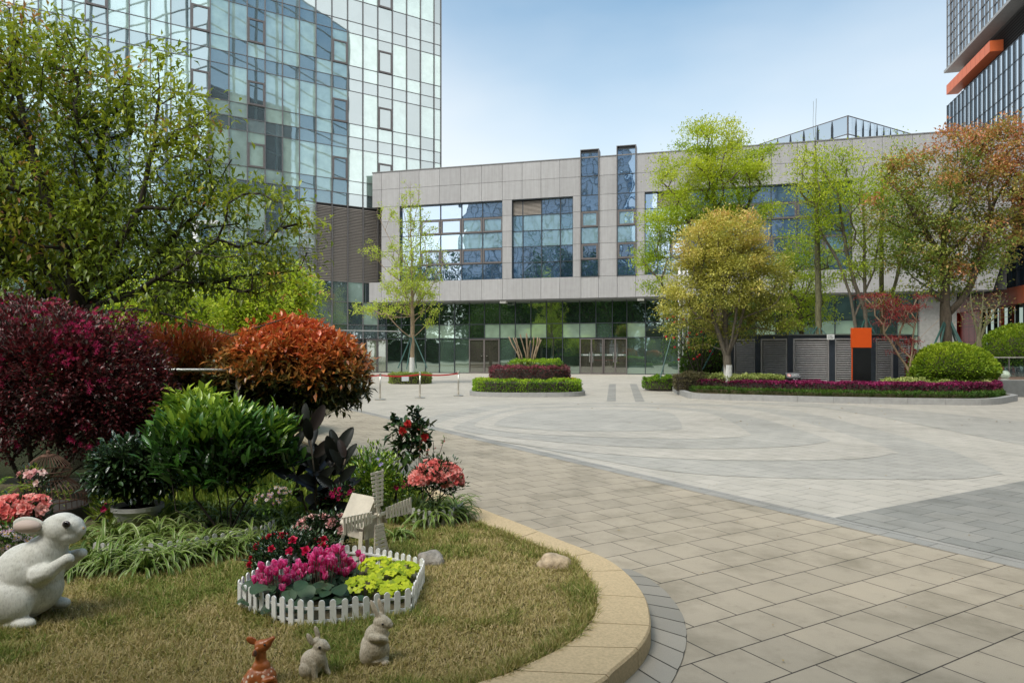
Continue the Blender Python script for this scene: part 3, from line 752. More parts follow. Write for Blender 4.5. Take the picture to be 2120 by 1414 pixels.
for k, (a, b) in enumerate(doors):
    d = thing('door'); d.parent = gb
    mid = (a+b)/2; zt = 2.84
    fm = MB(); frame(fm, a, b, 0, zt, gy-.02, .08, .14); fm.box(mid-.06, mid+.06, gy-.15, gy-.02, 0, zt-.08)
    fm.box(a+.08, mid-.06, gy-.13, gy-.03, 0.0, .12); fm.box(mid+.06, b-.08, gy-.13, gy-.03, 0.0, .12); fm.build('door_frame', m_frame, d)
    for xa, xb in ((a+.08, mid-.06), (mid+.06, b-.08)):
        pp = MB(); pane(pp, xa, xb, .12, zt-.08, gy-.08, rb.random()*.5); lf = pp.build('door_leaf', g_door, d)
        if k:
            MB().box(xa, xb, gy-.092, gy-.085, 1.46, 1.60).build('door_band', m_band, lf)
            c_ = (xa+xb)/2; lb = MB().box(c_-.18, c_+.18, gy-.098, gy-.093, 1.49, 1.57)
            for t_ in range(6): lb.box(c_-.15+t_*.052, c_-.115+t_*.052, gy-.101, gy-.0985, 1.505, 1.555, 1)
            lb.build('door_label', [m_white, m_ink], lf)
    for sx in (-1, 1):
        hx = mid+sx*.13
        if k: MB().tube([(hx,gy-.2,.95),(hx,gy-.2,1.75)], .018).build('door_handle', m_steel, d)
        else: MB().lathe([(0,0),(.05,.0),(.06,.03),(0,.05)], (hx+sx*.1,gy-.13,1.42), 12).build('door_handle', m_steel, d)
for xx in (S.at(1040,733)[0], S.at(1326,733)[0]):
    MB().box(xx-.25, xx+.25, .1, .7, 5.68, 5.86).build('soffit_bracket', plain('bracket', (.55,.55,.52), .6), gb)
# ================= glass pavilion behind the roof =================
PV = (30.5, 62.0)
pvr = thing('rooftop_pavilion', 'glass box with dark fins and a pointed corner rising behind the grey roof', 'glass building', (PV[0], PV[1], 0), math.radians(30.33))
def clear_glass(name, col, tr, rough=.02):
    m, nt, out = _nt(name); t = N(nt, 'ShaderNodeBsdfTransparent'); t.inputs['Color'].default_value = (*col, 1)
    g = N(nt, 'ShaderNodeBsdfGlossy'); g.inputs['Roughness'].default_value = rough
    fr = N(nt, 'ShaderNodeFresnel'); fr.inputs['IOR'].default_value = 1.5; a = N(nt, 'ShaderNodeMath', operation='ADD'); a.inputs[1].default_value = tr; a.use_clamp = True; L(nt, fr.outputs[0], a.inputs[0])
    mx = N(nt, 'ShaderNodeMixShader'); L(nt, a.outputs[0], mx.inputs[0]); L(nt, t.outputs[0], mx.inputs[1]); L(nt, g.outputs[0], mx.inputs[2]); L(nt, mx.outputs[0], out.inputs['Surface']); return m
g_pv = clear_glass('pavilion_glass', (.92,.96,.97), .08)
g_pt = clear_glass('parapet_glass', (.78,.84,.88), .15)
pm = MB().quad((0,0,14),(16,0,14),(16,0,21.6),(0,0,21.6),0,.2).quad((0,26,14),(0,0,14),(0,0,21.6),(0,26,21.6),0,.7); pm.build('glass_wall', g_pv, pvr)
pm = MB().quad((0,-.01,21.6),(16,-.01,21.6),(16,-.01,23.2),(0,-.01,23.2),0,.2).quad((-.01,26,21.6),(-.01,0,21.6),(-.01,0,23.2),(-.01,26,23.2),0,.7); pm.build('glass_parapet', g_pt, pvr)
fm = MB()
for z in (15.5,17.4,19.3,21.55): fm.box(0,16,-.04,-.002,z-.04,z+.04); fm.box(-.04,-.002,0,26,z-.04,z+.04)
fm.box(-.03,16,-.05,-.015,23.16,23.24); fm.box(-.05,-.015,-.03,26,23.16,23.24); fm.box(-.06,.04,-.06,.04,14,23.2); fm.build('glazing_bars', m_frame, pvr)
fm = MB()
for i in range(1, 15): 
    x = i*1.08; fm._add([(x-.13,-.1,14),(x+.13,-.1,14),(x+.13,-.1,22.5),(x+.05,-.1,23.1),(x-.05,-.1,23.1),(x-.13,-.1,22.5)], [(0,1,2,3,4,5)])
    fm.box(x-.1, x+.1, -.098, -.05, 14, 22.4)
for i in range(1, 18):
    y = i*1.5; fm._add([(-.1,y-.13,14),(-.1,y+.13,14),(-.1,y+.13,22.5),(-.1,y+.05,23.1),(-.1,y-.05,23.1),(-.1,y-.13,22.5)], [(5,4,3,2,1,0)])
    fm.box(-.098, -.05, y-.1, y+.1, 14, 22.4)
fm.build('facade_fins', m_mullb, pvr)

# ================= right tower =================
R2 = Plane((51.1, 80.0), math.radians(-14.4-90))
m_orange = plain('orange_metal', (.70,.15,.045), .45, var=.05); m_red = plain('red_metal', (.78,.08,.045), .45, var=.08)
rt = R2.root('glass_high_rise', label='high rise at far right with an overhanging ribbed upper block and an orange beam', cat='office tower')
g_rt = glass_mat('highrise_glass', [(0,(.16,.24,.32)), (.35,(.22,.32,.40)), (.6,(.32,.42,.50)), (.85,(.40,.48,.54))], .55, (.85,.93,1.0), wob=.01, wscale=.3)
MB().box(.1, 34, .1, 25, 0, 30.7).build('core', m_back, rt)
MB().box(1.2, 34, 1.2, 25, 30.7, 34.6).build('recess_core', m_back, rt)
pm = MB(); x = 0; xs = [i*1.12 for i in range(31)]
zz = [6,7.2,9.6,10.8,12,14.4,15.6,16.8,19.2,20.4,21.6,24,25.2,26.4,28.8,30.7]
for a, b in zip(xs[:-1], xs[1:]):
    for c_, d_ in zip(zz[:-1], zz[1:]): pane(pm, a, b, c_, d_, 0, rb.random())
pm.build('glass_panes', g_rt, rt)
fm = MB()
for a in xs: fm.box(a-.05, a+.05, -.14, .0, 6, 30.7)
for z in zz: fm.box(0, xs[-1], -.04, .01, z-.04, z+.04)
fm.build('mullion_grid', m_mullb, rt)
lm = MB(); louvers(lm, 1.2, 34, 30.75, 34.5, 1.18, .3, .2); lm.build('louver_band', m_frame, rt)
ob = MB().box(-.15, 11.7, -.12, 1.1, 32.0, 33.1)
for i in range(1, 11): ob.box(-.2+i*1.19-.015, -.2+i*1.19+.015, -.126, -.11, 32.0, 33.1, 1)
ob.build('orange_beam', [m_orange, plain('seam', (.3,.07,.03), .5)], rt)
ub = MB().box(-.3, 34, -.35, 24, 34.6, 34.9); ub.build('overhang', plain('overhang_metal', (.33,.33,.32), .5), rt)
MB().box(.05, 34, .05, 24, 34.95, 60).build('upper_core', m_back, rt)
pm = MB(); fm = MB()
for i in range(12):
    a = i*2.9
    pane(pm, a, a+.95, 34.95, 60, -.06, .9); pane(pm, a+2.0, a+2.9, 34.95, 60, -.03, .7); pane(pm, a+.95, a+2.0, 34.95, 60, -.01, .1)
    for xx in (a, a+.95, a+2.0): fm.box(xx-.04, xx+.04, -.15, .0, 34.95, 60)
for i in range(22): fm.box(0, 34, -.09, -.0, 35+i*1.2, 35.06+i*1.2)
pm.quad((-.02,24,34.95),(-.02,.0,34.95),(-.02,.0,60),(-.02,24,60),0,.6)
pm.build('upper_glass', g_rt, rt); fm.build('facade_fins', m_mull, rt)

# ================= orange-framed building at the right edge =================
R1 = Plane((39.4, 60.0), math.radians(-14.4-90))
ra = R1.root('red_podium', label='red walled podium building with an orange canopy beam at the right edge', cat='podium building')
MB().box(.1, 20, .35, 15, 0, 17).build('core', m_back, ra)
ob = MB().box(-.2, 20, -.35, .3, 5.2, 6.45)
for i in range(1, 15): ob.box(-.2+i*1.3-.012, -.2+i*1.3+.012, -.355, -.34, 5.2, 6.45, 1)
ob.build('canopy_beam', [m_orange, plain('seam2', (.35,.08,.03), .5)], ra)
rw = MB().box(0, 4.4, -.1, .3, 0, 5.195)
for i in range(1, 4): rw.box(i*1.1-.015, i*1.1+.015, -.106, -.09, 0, 5.35, 1)
for z in (1.3,2.6,3.9): rw.box(0, 4.4, -.106, -.09, z-.012, z+.012, 1)
rw.build('red_wall', [m_red, plain('seam3', (.25,.03,.02), .5)], ra)
for xx in (0.0, 8.7): MB().box(xx-.18, xx+.18, -.34, -.11, 0, 5.195).build('red_column', m_red, ra)
pm = MB(); fm = MB()
for i in range(13):
    a = 4.4+i*1.2
    for c_, d_ in ((0,2.6),(2.6,5.35)): pane(pm, a, a+1.2, c_, d_, .12, rb.random()*.5)
    fm.box(a-.04, a+.04, .0, .12, 0, 5.35)
fm.box(4.4, 20, .02, .12, 2.57, 2.63)
pm.build('lower_glass', g_low, ra)
pu = MB()
for i in range(17):
    a = i*1.2
    for k in range(7): pane(pu, a, a+1.2, 6.3+k*1.5, 7.8+k*1.5, .0, rb.random()*.6)
    fm.box(a-.04, a+.04, -.1, .0, 6.3, 16.8)
for k in range(8): fm.box(0, 20, -.05, .005, 6.3+k*1.5-.03, 6.3+k*1.5+.03)
pu.build('upper_glass', g_upper, ra); fm.build('mullions', m_mullb, ra)

# ================= buildings behind the viewer (seen in the glass) and an unseen canopy added to shade the foreground =================
def slab_tower(name, label, x0, x1, y0, y1, h, base, mull, sx=2.2, sz=1.6, zmax=None, refl=.4):
    g = glass_mat(name+'_glass', base, refl, (.8,.92,1.0), wob=.01)
    t = thing(name, label, 'office tower', (x0, y0, 0)); w_, d_ = x1-x0, y1-y0
    pm = MB(); fm = MB(); nx = int(w_/sx); nz = int(h/sz); ny = int(d_/sx)
    for i in range(nx):
        for k in range(nz):
            pm.quad((i*w_/nx,d_,k*sz),( (i+1)*w_/nx,d_,k*sz),((i+1)*w_/nx,d_,(k+1)*sz),(i*w_/nx,d_,(k+1)*sz),0,rb.random())
    for k in range(nz):
        pm.quad((0,0,k*sz),(0,d_,k*sz),(0,d_,(k+1)*sz),(0,0,(k+1)*sz),0,rb.random()); pm.quad((w_,0,k*sz),(w_,d_,k*sz),(w_,d_,(k+1)*sz),(w_,0,(k+1)*sz),0,rb.random())
    pm.quad((0,0,0),(w_,0,0),(w_,0,nz*sz),(0,0,nz*sz)); pm.quad((0,0,nz*sz),(w_,0,nz*sz),(w_,d_,nz*sz),(0,d_,nz*sz))
    for i in range(nx+1): fm.box(i*w_/nx-.12, i*w_/nx+.12, d_, d_+.2, 0, nz*sz)
    for k in range(0, nz+1): fm.box(0, w_, d_+.001, d_+.12, k*sz-.07, k*sz+.07); fm.box(-.12, -.001, 0, d_, k*sz-.07, k*sz+.07)
    for i in range(ny+1): fm.box(-.2, 0, i*d_/ny-.1, i*d_/ny+.1, 0, nz*sz)
    pm.build('glass_walls', g, t); fm.build('mullion_grid', mull, t); return t
slab_tower('green_glass_tower', 'tall pale green glass tower mirrored in the curtain wall of the left tower', 14, 46.5, -70, 8.7, 64,
           [(0,(.26,.34,.34)),(.3,(.31,.40,.38)),(.6,(.36,.46,.42)),(.8,(.40,.50,.46))], plain('pale_mull', (.30,.34,.33), .6), sx=4.4, sz=3.2, refl=.02)
slab_tower('blue_glass_tower', 'long blue glass block mirrored in the upper windows of the grey building', -60, -20, -48, -31, 46,
           [(0,(.05,.12,.24)),(.4,(.08,.18,.33)),(.8,(.14,.26,.40))], plain('pale_mullion', (.35,.36,.33), .5), refl=.35)
slab_tower('blue_glass_tower', 'second blue glass block mirrored behind the trees in the right windows of the grey building', -11, 34, -60, -44, 48,
           [(0,(.05,.12,.24)),(.4,(.08,.18,.33)),(.8,(.14,.26,.40))], plain('pale_mullion_b', (.30,.32,.33), .5), refl=.3)
cn_ = thing('added_shade_canopy', 'flat concrete canopy added unseen over the viewer to shade the near paving', 'canopy', (0,0,0))  # out of view, added for its shade; front edge sets how dark the foreground gets
MB().box(-9, 19, -9, .3, 5.3, 5.9).build('roof_slab', plain('canopy_concrete', (.28,.27,.26), .8), cn_)
for x in (-8,-2.5,5.5,12,18): MB().box(x-.3, x+.3, -3.3, -2.7, 0, 5.3).build('column', m_stone, cn_)
MB().box(-9, 19, -9, -8.6, 0, 5.3).build('rear_wall', plain('rear_wall', (.12,.12,.11), .7), cn_)
# ================= plant materials =================
def bark(name, col, scale=14, bump=.8):
    m, nt, out = _nt(name); p = N(nt, 'ShaderNodeBsdfPrincipled'); v = coord(nt, scale=(1,1,.35))
    n = noise(nt, v, scale, 5, .7); r = ramp(nt, [(.3, tuple(c*.55 for c in col)), (.65, tuple(c*1.2 for c in col))]); L(nt, n.outputs['Fac'], r.inputs['Fac'])
    L(nt, r.outputs['Color'], p.inputs['Base Color']); p.inputs['Roughness'].default_value = .85
    b = N(nt, 'ShaderNodeBump'); b.inputs['Strength'].default_value = bump; b.inputs['Distance'].default_value = .015; L(nt, n.outputs['Fac'], b.inputs['Height']); L(nt, b.outputs['Normal'], p.inputs['Normal'])
    L(nt, p.outputs[0], out.inputs['Surface']); return m
b_grey = bark('grey_bark', (.17,.145,.11)); b_brown = bark('brown_bark', (.13,.10,.07)); b_dark = bark('dark_bark', (.05,.04,.03)); b_tan = bark('tan_bark', (.34,.25,.16))
b_olive = bark('olive_bark', (.16,.15,.08)); b_white = plain('white_wash', (.72,.72,.70), .8, var=.12, scale=12)
l_lime = leaf_mat('fresh_green_leaf', [(0,(.24,.36,.02)), (.4,(.40,.53,.03)), (.75,(.56,.65,.05)), (1,(.66,.70,.11))], trans=.45)
l_ginkgo = leaf_mat('ginkgo_leaf', [(0,(.34,.46,.05)), (.5,(.50,.62,.07)), (1,(.64,.70,.14))], trans=.45)
l_gold = leaf_mat('gold_leaf', [(0,(.22,.25,.05)), (.3,(.42,.42,.09)), (.6,(.63,.60,.15)), (.88,(.74,.60,.20)), (1,(.74,.47,.20))], trans=.35)
l_rust = leaf_mat('rust_green_leaf', [(0,(.14,.22,.04)), (.4,(.26,.35,.06)), (.6,(.45,.42,.11)), (.8,(.62,.34,.15)), (1,(.64,.26,.14))], trans=.35)
l_maple = leaf_mat('red_maple_leaf', [(0,(.16,.015,.02)), (.5,(.33,.04,.045)), (1,(.48,.10,.09))], trans=.35, tint=(1,.7,.7))
l_hedge = leaf_mat('bright_hedge_leaf', [(0,(.07,.15,.015)), (.4,(.19,.37,.02)), (.7,(.36,.54,.03)), (1,(.50,.64,.05))], trans=.3)
l_dome = leaf_mat('dome_leaf', [(0,(.06,.12,.015)), (.4,(.17,.29,.02)), (.7,(.36,.48,.03)), (1,(.52,.60,.05))], trans=.3)
l_purple = leaf_mat('purple_hedge_leaf', [(0,(.06,.014,.02)), (.4,(.16,.04,.05)), (.75,(.28,.06,.08)), (1,(.42,.09,.14))], trans=.15, tint=(1,.6,.7))
l_magenta = leaf_mat('magenta_leaf', [(0,(.08,.015,.03)), (.4,(.17,.02,.06)), (.75,(.30,.02,.11)), (1,(.45,.04,.19))], trans=.2, tint=(1,.6,.8))
l_pale = leaf_mat('pale_hedge_leaf', [(0,(.16,.22,.05)), (.4,(.36,.45,.12)), (.8,(.58,.64,.22)), (1,(.70,.72,.36))], trans=.3)
l_brownh = leaf_mat('brown_hedge_leaf', [(0,(.09,.08,.04)), (.5,(.22,.20,.10)), (1,(.36,.30,.15))], trans=.2)
l_green = leaf_mat('mid_green_leaf', [(0,(.03,.07,.012)), (.5,(.07,.16,.02)), (1,(.15,.27,.03))], trans=.3)
l_yell = leaf_mat('yellow_petal', [(0,(.75,.5,.01)), (1,(.85,.68,.02))], trans=.3)
l_redf = leaf_mat('red_petal', [(0,(.45,.02,.02)), (1,(.65,.06,.05))], trans=.2, tint=(1,.6,.6))
m_stake = plain('green_stake', (.035,.10,.085), .4)

def hedge(name, label, cat, mat, outline, h, leaf, count, seed, parent=None, z0=.0, asp=.5, top=.6, group=None, bump=.06, kind='tri', rnd=None, edge=.12, lo=.0, hi=1.0):
    """clipped planting over an outline polygon (world xy): leaves over its top and sides and an inner mass of twigs"""
    rs = RS(seed); P = np.array(outline); c = P.mean(0)
    t = thing(name, label, cat, (c[0], c[1], z0), group=group)
    mn, mx = P.min(0), P.max(0)
    nt_ = int(count*top); q = []
    while sum(len(a) for a in q) < nt_:
        a = rs.uniform(mn, mx, (nt_*2, 2)); a = a[inpoly(a, P)]; q.append(a)
    a = np.concatenate(q)[:nt_]
    seg = np.roll(P, -1, 0)-P; ln = np.linalg.norm(seg, axis=1); ci = rs.choice(len(P), count-nt_, p=ln/ln.sum()); u = rs.uniform(0, 1, count-nt_)
    b = P[ci]+seg[ci]*u[:,None]; 
    nb = np.c_[seg[ci][:,1], -seg[ci][:,0]]/ln[ci][:,None]
    area = .5*np.sum(P[:,0]*np.roll(P[:,1],-1)-np.roll(P[:,0],-1)*P[:,1]); nb = nb*(1 if area > 0 else -1)
    # height of the top at a point, falling off at the rim
    Pd = resamp(np.vstack([P, P[:1]]), 160)
    def dist(a_): return np.min(np.linalg.norm(a_[:,None]-Pd[None], axis=2), axis=1)
    def top_h(a_): 
        d = dist(a_); e = np.clip(d/edge, 0, 1)
        return h*(1-.22*(1-e)**2)+bump*(vnoise(a_, 3.1, seed)-.5)*2+bump*.6*(vnoise(a_, 9.0, seed+1)-.5)
    za = top_h(a)-rs.uniform(0, .10, nt_)*min(1, h); A3 = np.c_[a, za]
    zb = rs.uniform(.03, .97, count-nt_)*h; B3 = np.c_[b-nb*rs.uniform(-.02, .08, (count-nt_,1))+nb*(bump*(vnoise(np.c_[b.sum(1), zb], 4.0, seed+2)-.5)[:,None]), zb]
    Pt = np.r_[A3, B3]; D = np.r_[np.c_[rs.normal(size=(nt_,2))*.6, np.ones(nt_)], np.c_[nb*.8, np.full(count-nt_, .5)]]+sph(count, rs)*.55
    U = sph(count, rs)+np.array([0,0,.7]); Ls = leaf*(1+.3*rs.uniform(-1,1,count))
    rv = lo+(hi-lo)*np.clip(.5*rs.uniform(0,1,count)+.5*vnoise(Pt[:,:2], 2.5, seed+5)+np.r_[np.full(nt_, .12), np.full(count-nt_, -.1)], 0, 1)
    V, f, R = leaves(Pt-np.array([c[0], c[1], 0]), D, U, Ls, Ls*asp, rv, kind)
    mesh_np('foliage', V, f, mat, t, rnd=R)
    ins = .07; Q = [(p-c)*(1-ins/max(.2, np.linalg.norm(p-c)))for p in P]
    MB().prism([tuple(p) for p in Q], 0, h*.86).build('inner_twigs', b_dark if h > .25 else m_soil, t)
    return t
def ellipse(cx, cy, rx, ry, n=28, rot=0, pw=1.0):
    out = []
    for i in range(n):
        a = 2*PI*i/n; x = rx*math.copysign(abs(math.cos(a))**pw, math.cos(a)); y = ry*math.copysign(abs(math.sin(a))**pw, math.sin(a))
        out.append((cx+x*math.cos(rot)-y*math.sin(rot), cy+x*math.sin(rot)+y*math.cos(rot)))
    return out
def tree(name, label, cat, base, trunks, ells, ntg, leaf, per, lm, bm, seed, r_tip=.012, r_base=.12, spread=.22, asp=.5, bf=.3, seg=.4, group=None, shell=.45, rndf=None, rvar=.2, wash=None, up=.2, kind='tri', zmin=None, parts=(), wob=.06, out=.4, curl=.15, power=.5, sq=1.0):
    rs = RS(seed); t = thing(name, label, cat, (base[0], base[1], base[2]), group=group); b = np.array(base)
    tg = in_ellipsoids(ells, rs, ntg, shell, zmin)-b
    NA, PR, tips = grow([[np.array(p)-b for p in tr] for tr in trunks], tg, bf, seg, wob, rs)
    branch_mesh('trunk', NA, PR, r_tip, r_base, bm, t, power=power)
    C = tg; rnd = rndf(C+b, rs) if rndf is not None else None
    if per: foliage('crown', C, rs, per, spread, leaf, asp, lm, t, centre=C.mean(0), rnd=rnd, rvar=rvar, up=up, kind=kind, out=out, curl=curl, sq=sq)
    if wash:
        MB().tube([trunks[0][0]-b-np.array([0,0,0]), trunks[0][0]-b+np.array([0,0,wash[0]])], [wash[1]*1.08, wash[1]], 12).build('whitewash_band', b_white, t)
    return t
def stakes(t, top, feet, rad=.03):
    for f in feet: MB().tube([f, top], rad, 6).build('stake', m_stake, t)

# ---------- centre planter
cx0, cy0 = X_at(1091, 27.3), 27.3
def kerb_ring(name, outline, w_, h, mat, z0=0, gap=14):
    P = resamp(np.vstack([outline, outline[:1]]), len(outline)*2+1)[:-1]; n = len(P)
    T_ = np.roll(P,-1,0)-np.roll(P,1,0); T_ = T_/np.linalg.norm(T_, axis=1)[:,None]; Nn = np.c_[-T_[:,1], T_[:,0]]
    area = .5*np.sum(P[:,0]*np.roll(P[:,1],-1)-np.roll(P[:,0],-1)*P[:,1]); Nn = Nn*(1 if area > 0 else -1)
    I_ = P+Nn*w_; mb = MB()
    for i in range(n):
        j = (i+1) % n; p, q, pi2, qi = P[i], P[j], I_[i], I_[j]; g = .02 if i % 3 == 2 else 0
        q = q-(q-p)*g; qi = qi-(qi-pi2)*g
        mb._add([(*p,z0),(*q,z0),(*qi,z0),(*pi2,z0),(*p,z0+h),(*q,z0+h),(*qi,z0+h),(*pi2,z0+h)], [(4,5,6,7),(0,1,5,4),(2,3,7,6),(1,2,6,5),(3,0,4,7)])
    o = mb.build(name, mat); tag(o, kind='structure'); return I_
m_kg = plain('grey_kerb', (.33,.33,.32), .7, var=.1, scale=8, bump=.3)
ol = ellipse(cx0, cy0, 2.28, 2.0, 32, pw=.62)
inn = kerb_ring('planter_kerb', ol, .13, .17, m_kg)
sheet('planter_soil', [tuple(p) for p in inn], .13, m_soil)
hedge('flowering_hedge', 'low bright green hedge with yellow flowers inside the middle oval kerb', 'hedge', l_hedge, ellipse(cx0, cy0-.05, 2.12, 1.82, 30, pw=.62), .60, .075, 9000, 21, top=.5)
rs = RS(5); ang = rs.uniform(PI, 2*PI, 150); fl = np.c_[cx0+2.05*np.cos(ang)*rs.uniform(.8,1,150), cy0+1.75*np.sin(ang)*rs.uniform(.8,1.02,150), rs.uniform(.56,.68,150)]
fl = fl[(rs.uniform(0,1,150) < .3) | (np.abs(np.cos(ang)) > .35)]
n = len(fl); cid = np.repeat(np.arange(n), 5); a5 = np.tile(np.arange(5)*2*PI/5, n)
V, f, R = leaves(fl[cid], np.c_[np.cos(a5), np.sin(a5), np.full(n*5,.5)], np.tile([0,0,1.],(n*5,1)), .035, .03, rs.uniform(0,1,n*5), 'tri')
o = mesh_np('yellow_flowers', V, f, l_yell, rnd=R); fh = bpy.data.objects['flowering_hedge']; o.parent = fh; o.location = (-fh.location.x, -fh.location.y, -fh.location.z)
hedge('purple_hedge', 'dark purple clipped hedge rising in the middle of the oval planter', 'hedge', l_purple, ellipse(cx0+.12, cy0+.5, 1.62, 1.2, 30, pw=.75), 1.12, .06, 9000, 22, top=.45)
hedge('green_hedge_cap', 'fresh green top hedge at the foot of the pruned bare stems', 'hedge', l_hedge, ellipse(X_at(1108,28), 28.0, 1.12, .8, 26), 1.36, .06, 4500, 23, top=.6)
# pruned bare stems
rs = RS(3); bs = thing('pruned_tree', 'bundle of cut back bare tan stems standing in the oval planter', 'tree', (X_at(1095,28), 28.0, 1.1))
tops = [(1054,697),(1063,699),(1068,699),(1077,692),(1090,690),(1091,694),(1105,697),(1113,698),(1117,700),(1120,703),(1098,705)]
rts = [(1080,752),(1080,753),(1083,752),(1092,752),(1094,752),(1096,752),(1099,752),(1104,752),(1106,752),(1103,740),(1094,745)]
for k, ((tx, ty), (rx_, ry_)) in enumerate(zip(tops, rts)):
    y0 = 28+rs.uniform(-.2,.2); a = W(rx_, ry_+6, y0)-np.array([X_at(1095,28), 28, 1.1]); b = W(tx, ty, y0+rs.uniform(-.3,.3))-np.array([X_at(1095,28), 28, 1.1])
    m1 = a*.62+b*.38+np.array([(b[0]-a[0])*-.12,0,0])+rs.normal(size=3)*.015; m2 = a*.25+b*.75+rs.normal(size=3)*.02
    mbt = MB().tube([a, m1, m2, b-np.array([0,0,.03]), b], [.036,.030,.024,.030,.018], 7); mbt.build('stem', b_tan, bs, smooth=True)

# ---------- right island
isl = [G(*p) for p in [(1381,800),(1392,810),(1412,820),(1440,826),(1560,830),(1700,834),(1850,837),(2000,839),(2060,838),(2092,833),(2098,827)]]+[(17.9,27.5),(18.2,31),(17.5,35),(9,36),(7.3,34)]
isl = [tuple(p) for p in cr(isl, 4, True)]
inn = kerb_ring('island_kerb', isl, .2, .2, m_kg)
sheet('island_soil', [tuple(p) for p in inn], .17, m_soil)
def strip(px_top, px_bot, Yd=0):  # polygon from two pixel polylines read at ground height z=.17
    return [G(x, y, .17) for x, y in px_bot]+[G(x, y, .17) for x, y in px_top[::-1]]
fb = [(1402,803),(1440,812),(1560,817),(1700,821),(1850,824),(2000,825.5),(2055,824),(2076,819)]
ft = [(x+(4 if x < 1500 else -4 if x > 2000 else 0), y-3.4) for x, y in fb]
hedge('grass_fringe', 'low grassy fringe along the grey kerb of the right island', 'ground cover', l_green, strip(ft, fb), .13, .13, 11000, 31, z0=.17, asp=.12, bump=.02, kind='tri')
mb_ = [(x+(3 if x < 1500 else -3 if x > 2000 else 0), y-2.2) for x, y in fb]
mt_ = [(x+(12 if x < 1500 else -8 if x > 2000 else 0), y-5.8) for x, y in fb]
hedge('magenta_hedge', 'long low magenta hedge along the front of the right island', 'hedge', l_magenta, strip(mt_, mb_), .43, .07, 26000, 32, z0=.17, bump=.05, top=.65)
hedge('pale_hedge', 'pale yellow green hedge left of the small black notice', 'hedge', l_pale, [(X_at(1434,26.9),26.9),(X_at(1495,25.6),25.6),(X_at(1560,25.1),25.1),(X_at(1622,25),25.0),(X_at(1626,25.8),25.8),(X_at(1500,26.5),26.5),(X_at(1442,27.7),27.7)], .62, .065, 9500, 33, z0=.17, bump=.1, group='pale hedges on the island')
hedge('pale_hedge', 'pale yellow green hedge to the right of the orange topped pylon', 'hedge', l_pale, [(X_at(1818,24.6),24.2),(X_at(1900,24.2),23.8),(X_at(2030,24),23.6),(X_at(2056,24),24.0),(X_at(2050,25),25.0),(X_at(1900,25.4),25.4),(X_at(1822,25.4),25.2)], .50, .065, 9500, 34, z0=.17, bump=.1, group='pale hedges on the island')
hedge('brown_hedge', 'dull brown green hedge below the white poles at the left end of the island', 'hedge', l_brownh, [(X_at(1392,27),26.6),(X_at(1440,27),26.3),(X_at(1478,27),26.6),(X_at(1470,28),28),(X_at(1400,28),28)], .62, .07, 7000, 35, z0=.17, bump=.16, edge=.5)
hedge('ground_shrub', 'small mounded green shrub at the left tip of the right island', 'shrub', l_hedge, ellipse(X_at(1372,30), 30, .85, .7, 20), .55, .08, 3200, 36, z0=.05, bump=.1, edge=.5, hi=.7)
# dome shrubs
def dome(name, label, cx, cy, rx, ry, h, z0, leaf, count, mat, seed, cat='shrub', group=None, skirt=.35, bm=b_dark, lo=0, hi=1, under=True, kind='tri', asp=.45, bump=.07):
    rs = RS(seed); t = thing(name, label, cat, (cx, cy, z0), group=group)
    d = sph(count*3, rs); d = d[d[:,2] > -skirt][:count]; c_ = len(d); r = 1+bump*(vnoise(np.c_[np.arctan2(d[:,1], d[:,0])*2, d[:,2]*3], 1.7, seed)-.5)*2-rs.uniform(0,.14,c_)**1.3
    R3 = np.array([rx, ry, h*.6]); Pt = d*r[:,None]*R3+np.array([0,0,h*.4]); 
    D = unit(d/R3)+sph(c_, rs)*.7+np.array([0,0,.25]); U = sph(c_, rs)+unit(d)*.8
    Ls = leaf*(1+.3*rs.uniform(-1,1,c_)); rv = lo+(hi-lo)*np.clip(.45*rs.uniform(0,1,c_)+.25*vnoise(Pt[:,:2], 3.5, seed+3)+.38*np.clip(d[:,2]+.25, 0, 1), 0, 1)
    V, f, R = leaves(Pt, D, U, Ls, Ls*asp, rv, kind); mesh_np('foliage', V, f, mat, t, rnd=R)
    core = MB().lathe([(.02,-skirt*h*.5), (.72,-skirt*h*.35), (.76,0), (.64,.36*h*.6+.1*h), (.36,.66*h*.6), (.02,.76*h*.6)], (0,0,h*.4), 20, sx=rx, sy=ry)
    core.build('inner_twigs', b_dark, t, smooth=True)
    st = MB()
    for k in range(14):
        a = rs.uniform(0, 2*PI); st.tube([(.12*rx*math.cos(a),.12*ry*math.sin(a),0), (.55*rx*math.cos(a),.55*ry*math.sin(a),h*.35)], .018, 5)
    st.build('stems', b_brown, t); return t
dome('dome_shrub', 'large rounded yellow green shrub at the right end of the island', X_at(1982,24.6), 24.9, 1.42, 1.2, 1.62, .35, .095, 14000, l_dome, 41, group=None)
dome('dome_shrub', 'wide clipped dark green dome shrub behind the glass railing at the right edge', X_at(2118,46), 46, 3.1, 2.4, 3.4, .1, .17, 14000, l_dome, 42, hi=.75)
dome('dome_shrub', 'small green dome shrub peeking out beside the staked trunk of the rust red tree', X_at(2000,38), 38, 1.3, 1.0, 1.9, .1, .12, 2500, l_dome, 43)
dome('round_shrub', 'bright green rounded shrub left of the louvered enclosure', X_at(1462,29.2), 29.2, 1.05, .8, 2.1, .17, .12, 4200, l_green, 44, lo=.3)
dome('red_shrub', 'small dark red shrub squeezed between the enclosure and the rounded shrub', X_at(1895,25.9), 25.9, .3, .3, 1.2, .5, .09, 700, l_maple, 45)

